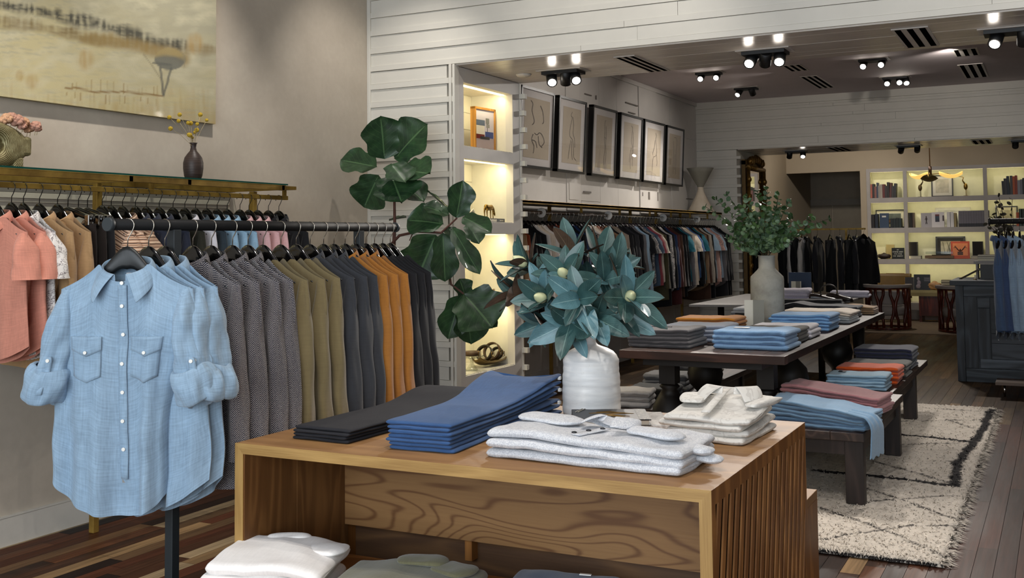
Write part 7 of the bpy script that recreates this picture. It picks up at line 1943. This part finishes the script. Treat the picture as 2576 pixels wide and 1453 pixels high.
mb.build('stems', plain('3a2a1c', .8, name='dry_stem'), o); fl_.build('leaves', [plain('3f3a2a', .7, var=.2, name='dry_leaf')], o)
lb = thing('low_side_bench', 'low brown wooden bench with a steel foot at the right picture edge', 'bench', (-.02, 11.0, 0))
MB().bx(-.57, .6, -.12, .20, .118, .145).build('bench_top', wood('3a2a20', '6a5240', 0, 1.0, .45, 6, name='brown_bench_board'), lb)
for x in (-.50, .5): MB().cyl((x, 0, 0), (x, 0, .118), .012, 12).build('foot', m_chrome, lb)
# shirts, shoe, belt and board on the grey table
zg = .8005
stack('folded_dress_shirt', 'pale lilac dress shirt', 'at the left of the grey topped table', 'shirt', fab('cfc8d8'), (ony(1992, 745, 11.9).x, 11.9), zg, 3, .40, .34, .045, .1, 1, lambda p, q: .02 * ns(p * 4, q * 4), None, .03, 61, .006, [fab('c3bfd6'), fab('cfc8d8'), fab('d6d0dc')])
stack('folded_dark_shirt', 'black folded shirt', 'in front on the grey topped table', 'shirt', fab('1b1b20'), (ony(2040, 760, 11.45).x, 11.45), zg, 2, .62, .26, .024, .1, 1, lambda p, q: .0, None, .02, 62, .004)
stack('folded_dress_shirt', 'white folded dress shirt', 'at the far right of the grey topped table', 'shirt', fab('d3cfde'), (ony(2140, 738, 12.9).x, 12.9), zg, 2, .42, .30, .035, .1, 1, lambda p, q: .0, None, .02, 63, .004)
def shoe(px, yy, rz, label):
    o = thing('leather_shoe', label, 'shoe', (ony(px, 745, yy).x, yy, zg + .05 * 0), rz)
    S = [(-.14, .030, .07, 0), (-.12, .036, .085, 0), (-.07, .036, .085, 0), (-.02, .038, .075, 0), (.04, .044, .055, 0), (.10, .046, .042, 0), (.14, .034, .034, 0), (.155, .012, .022, 0)]
    rings = [[(x, ry * cos(a), .012 + h * (.5 + .5 * sin(a)) if sin(a) > -.2 else .012) for a in [2 * PI * k / 16 for k in range(16)]] for (x, ry, h, _) in S]
    MB().loft(rings).build('upper', plain('20140f', .35, coat=.3, name='dark_brown_leather'), o, sub=1); mb = MB(); mb.loft([[(x, (ry + .004) * s, z) for s, z in ((-1, 0), (1, 0), (1, .014), (-1, .014))] for (x, ry, h, _) in S], smooth=False); mb.build('sole', m_ebony, o)
    MB().tube([(-.02, -.03, .08), (0, 0, .092), (-.02, .03, .08)], .005, 6).build('strap', plain('20140f', .35, coat=.3, name='dark_brown_leather'), o)
shoe(2068, 11.75, .2, 'dark brown leather shoe at the left on the grey topped table'); shoe(2110, 11.95, -.2, 'dark brown leather shoe at the right on the grey topped table')
o = thing('rolled_belt', 'dark leather belt coiled behind the shoes on the grey topped table', 'belt', (ony(2085, 740, 12.1).x, 12.1, zg)); MB().tube([(.09 * cos(a), .02 * sin(a * 2), .09 + .085 * sin(a)) for a in [2 * PI * k / 24 for k in range(24)]], .008, 6, 0, False, True).build('strap', m_belt2, o); MB().tube([(.09, s * .018, .09 + t_ * .018) for s, t_ in ((-1, -1), (1, -1), (1, 1), (-1, 1))], .003, 6, 0, False, True).build('buckle', m_buck, o)
o = thing('blue_board', 'tall dark blue board standing on the grey topped table', 'board', (ony(2013, 720, 12.7).x, 12.7, zg)); MB().bx(-.13, .13, -.01, .01, 0, .29).build('panel', plain('263a56', .6, name='navy_board'), o)
o = thing('propped_book', 'cream and grey book propped before the blue board', 'book', (ony(2003, 725, 12.4).x, 12.4, zg), .2); M_ = Matrix.Rotation(-.3, 4, 'X'); MB().box(M_ @ Vector((0, 0, .10)), (.11, .03, .20), mat=M_).build('pages', plain('d6d3bf', .6, name='cream_pages'), o); MB().box(M_ @ Vector((.02, -.016, .10)), (.05, .003, .20), mat=M_).build('cover', plain('7c7b70', .5, name='grey_cover'), o)
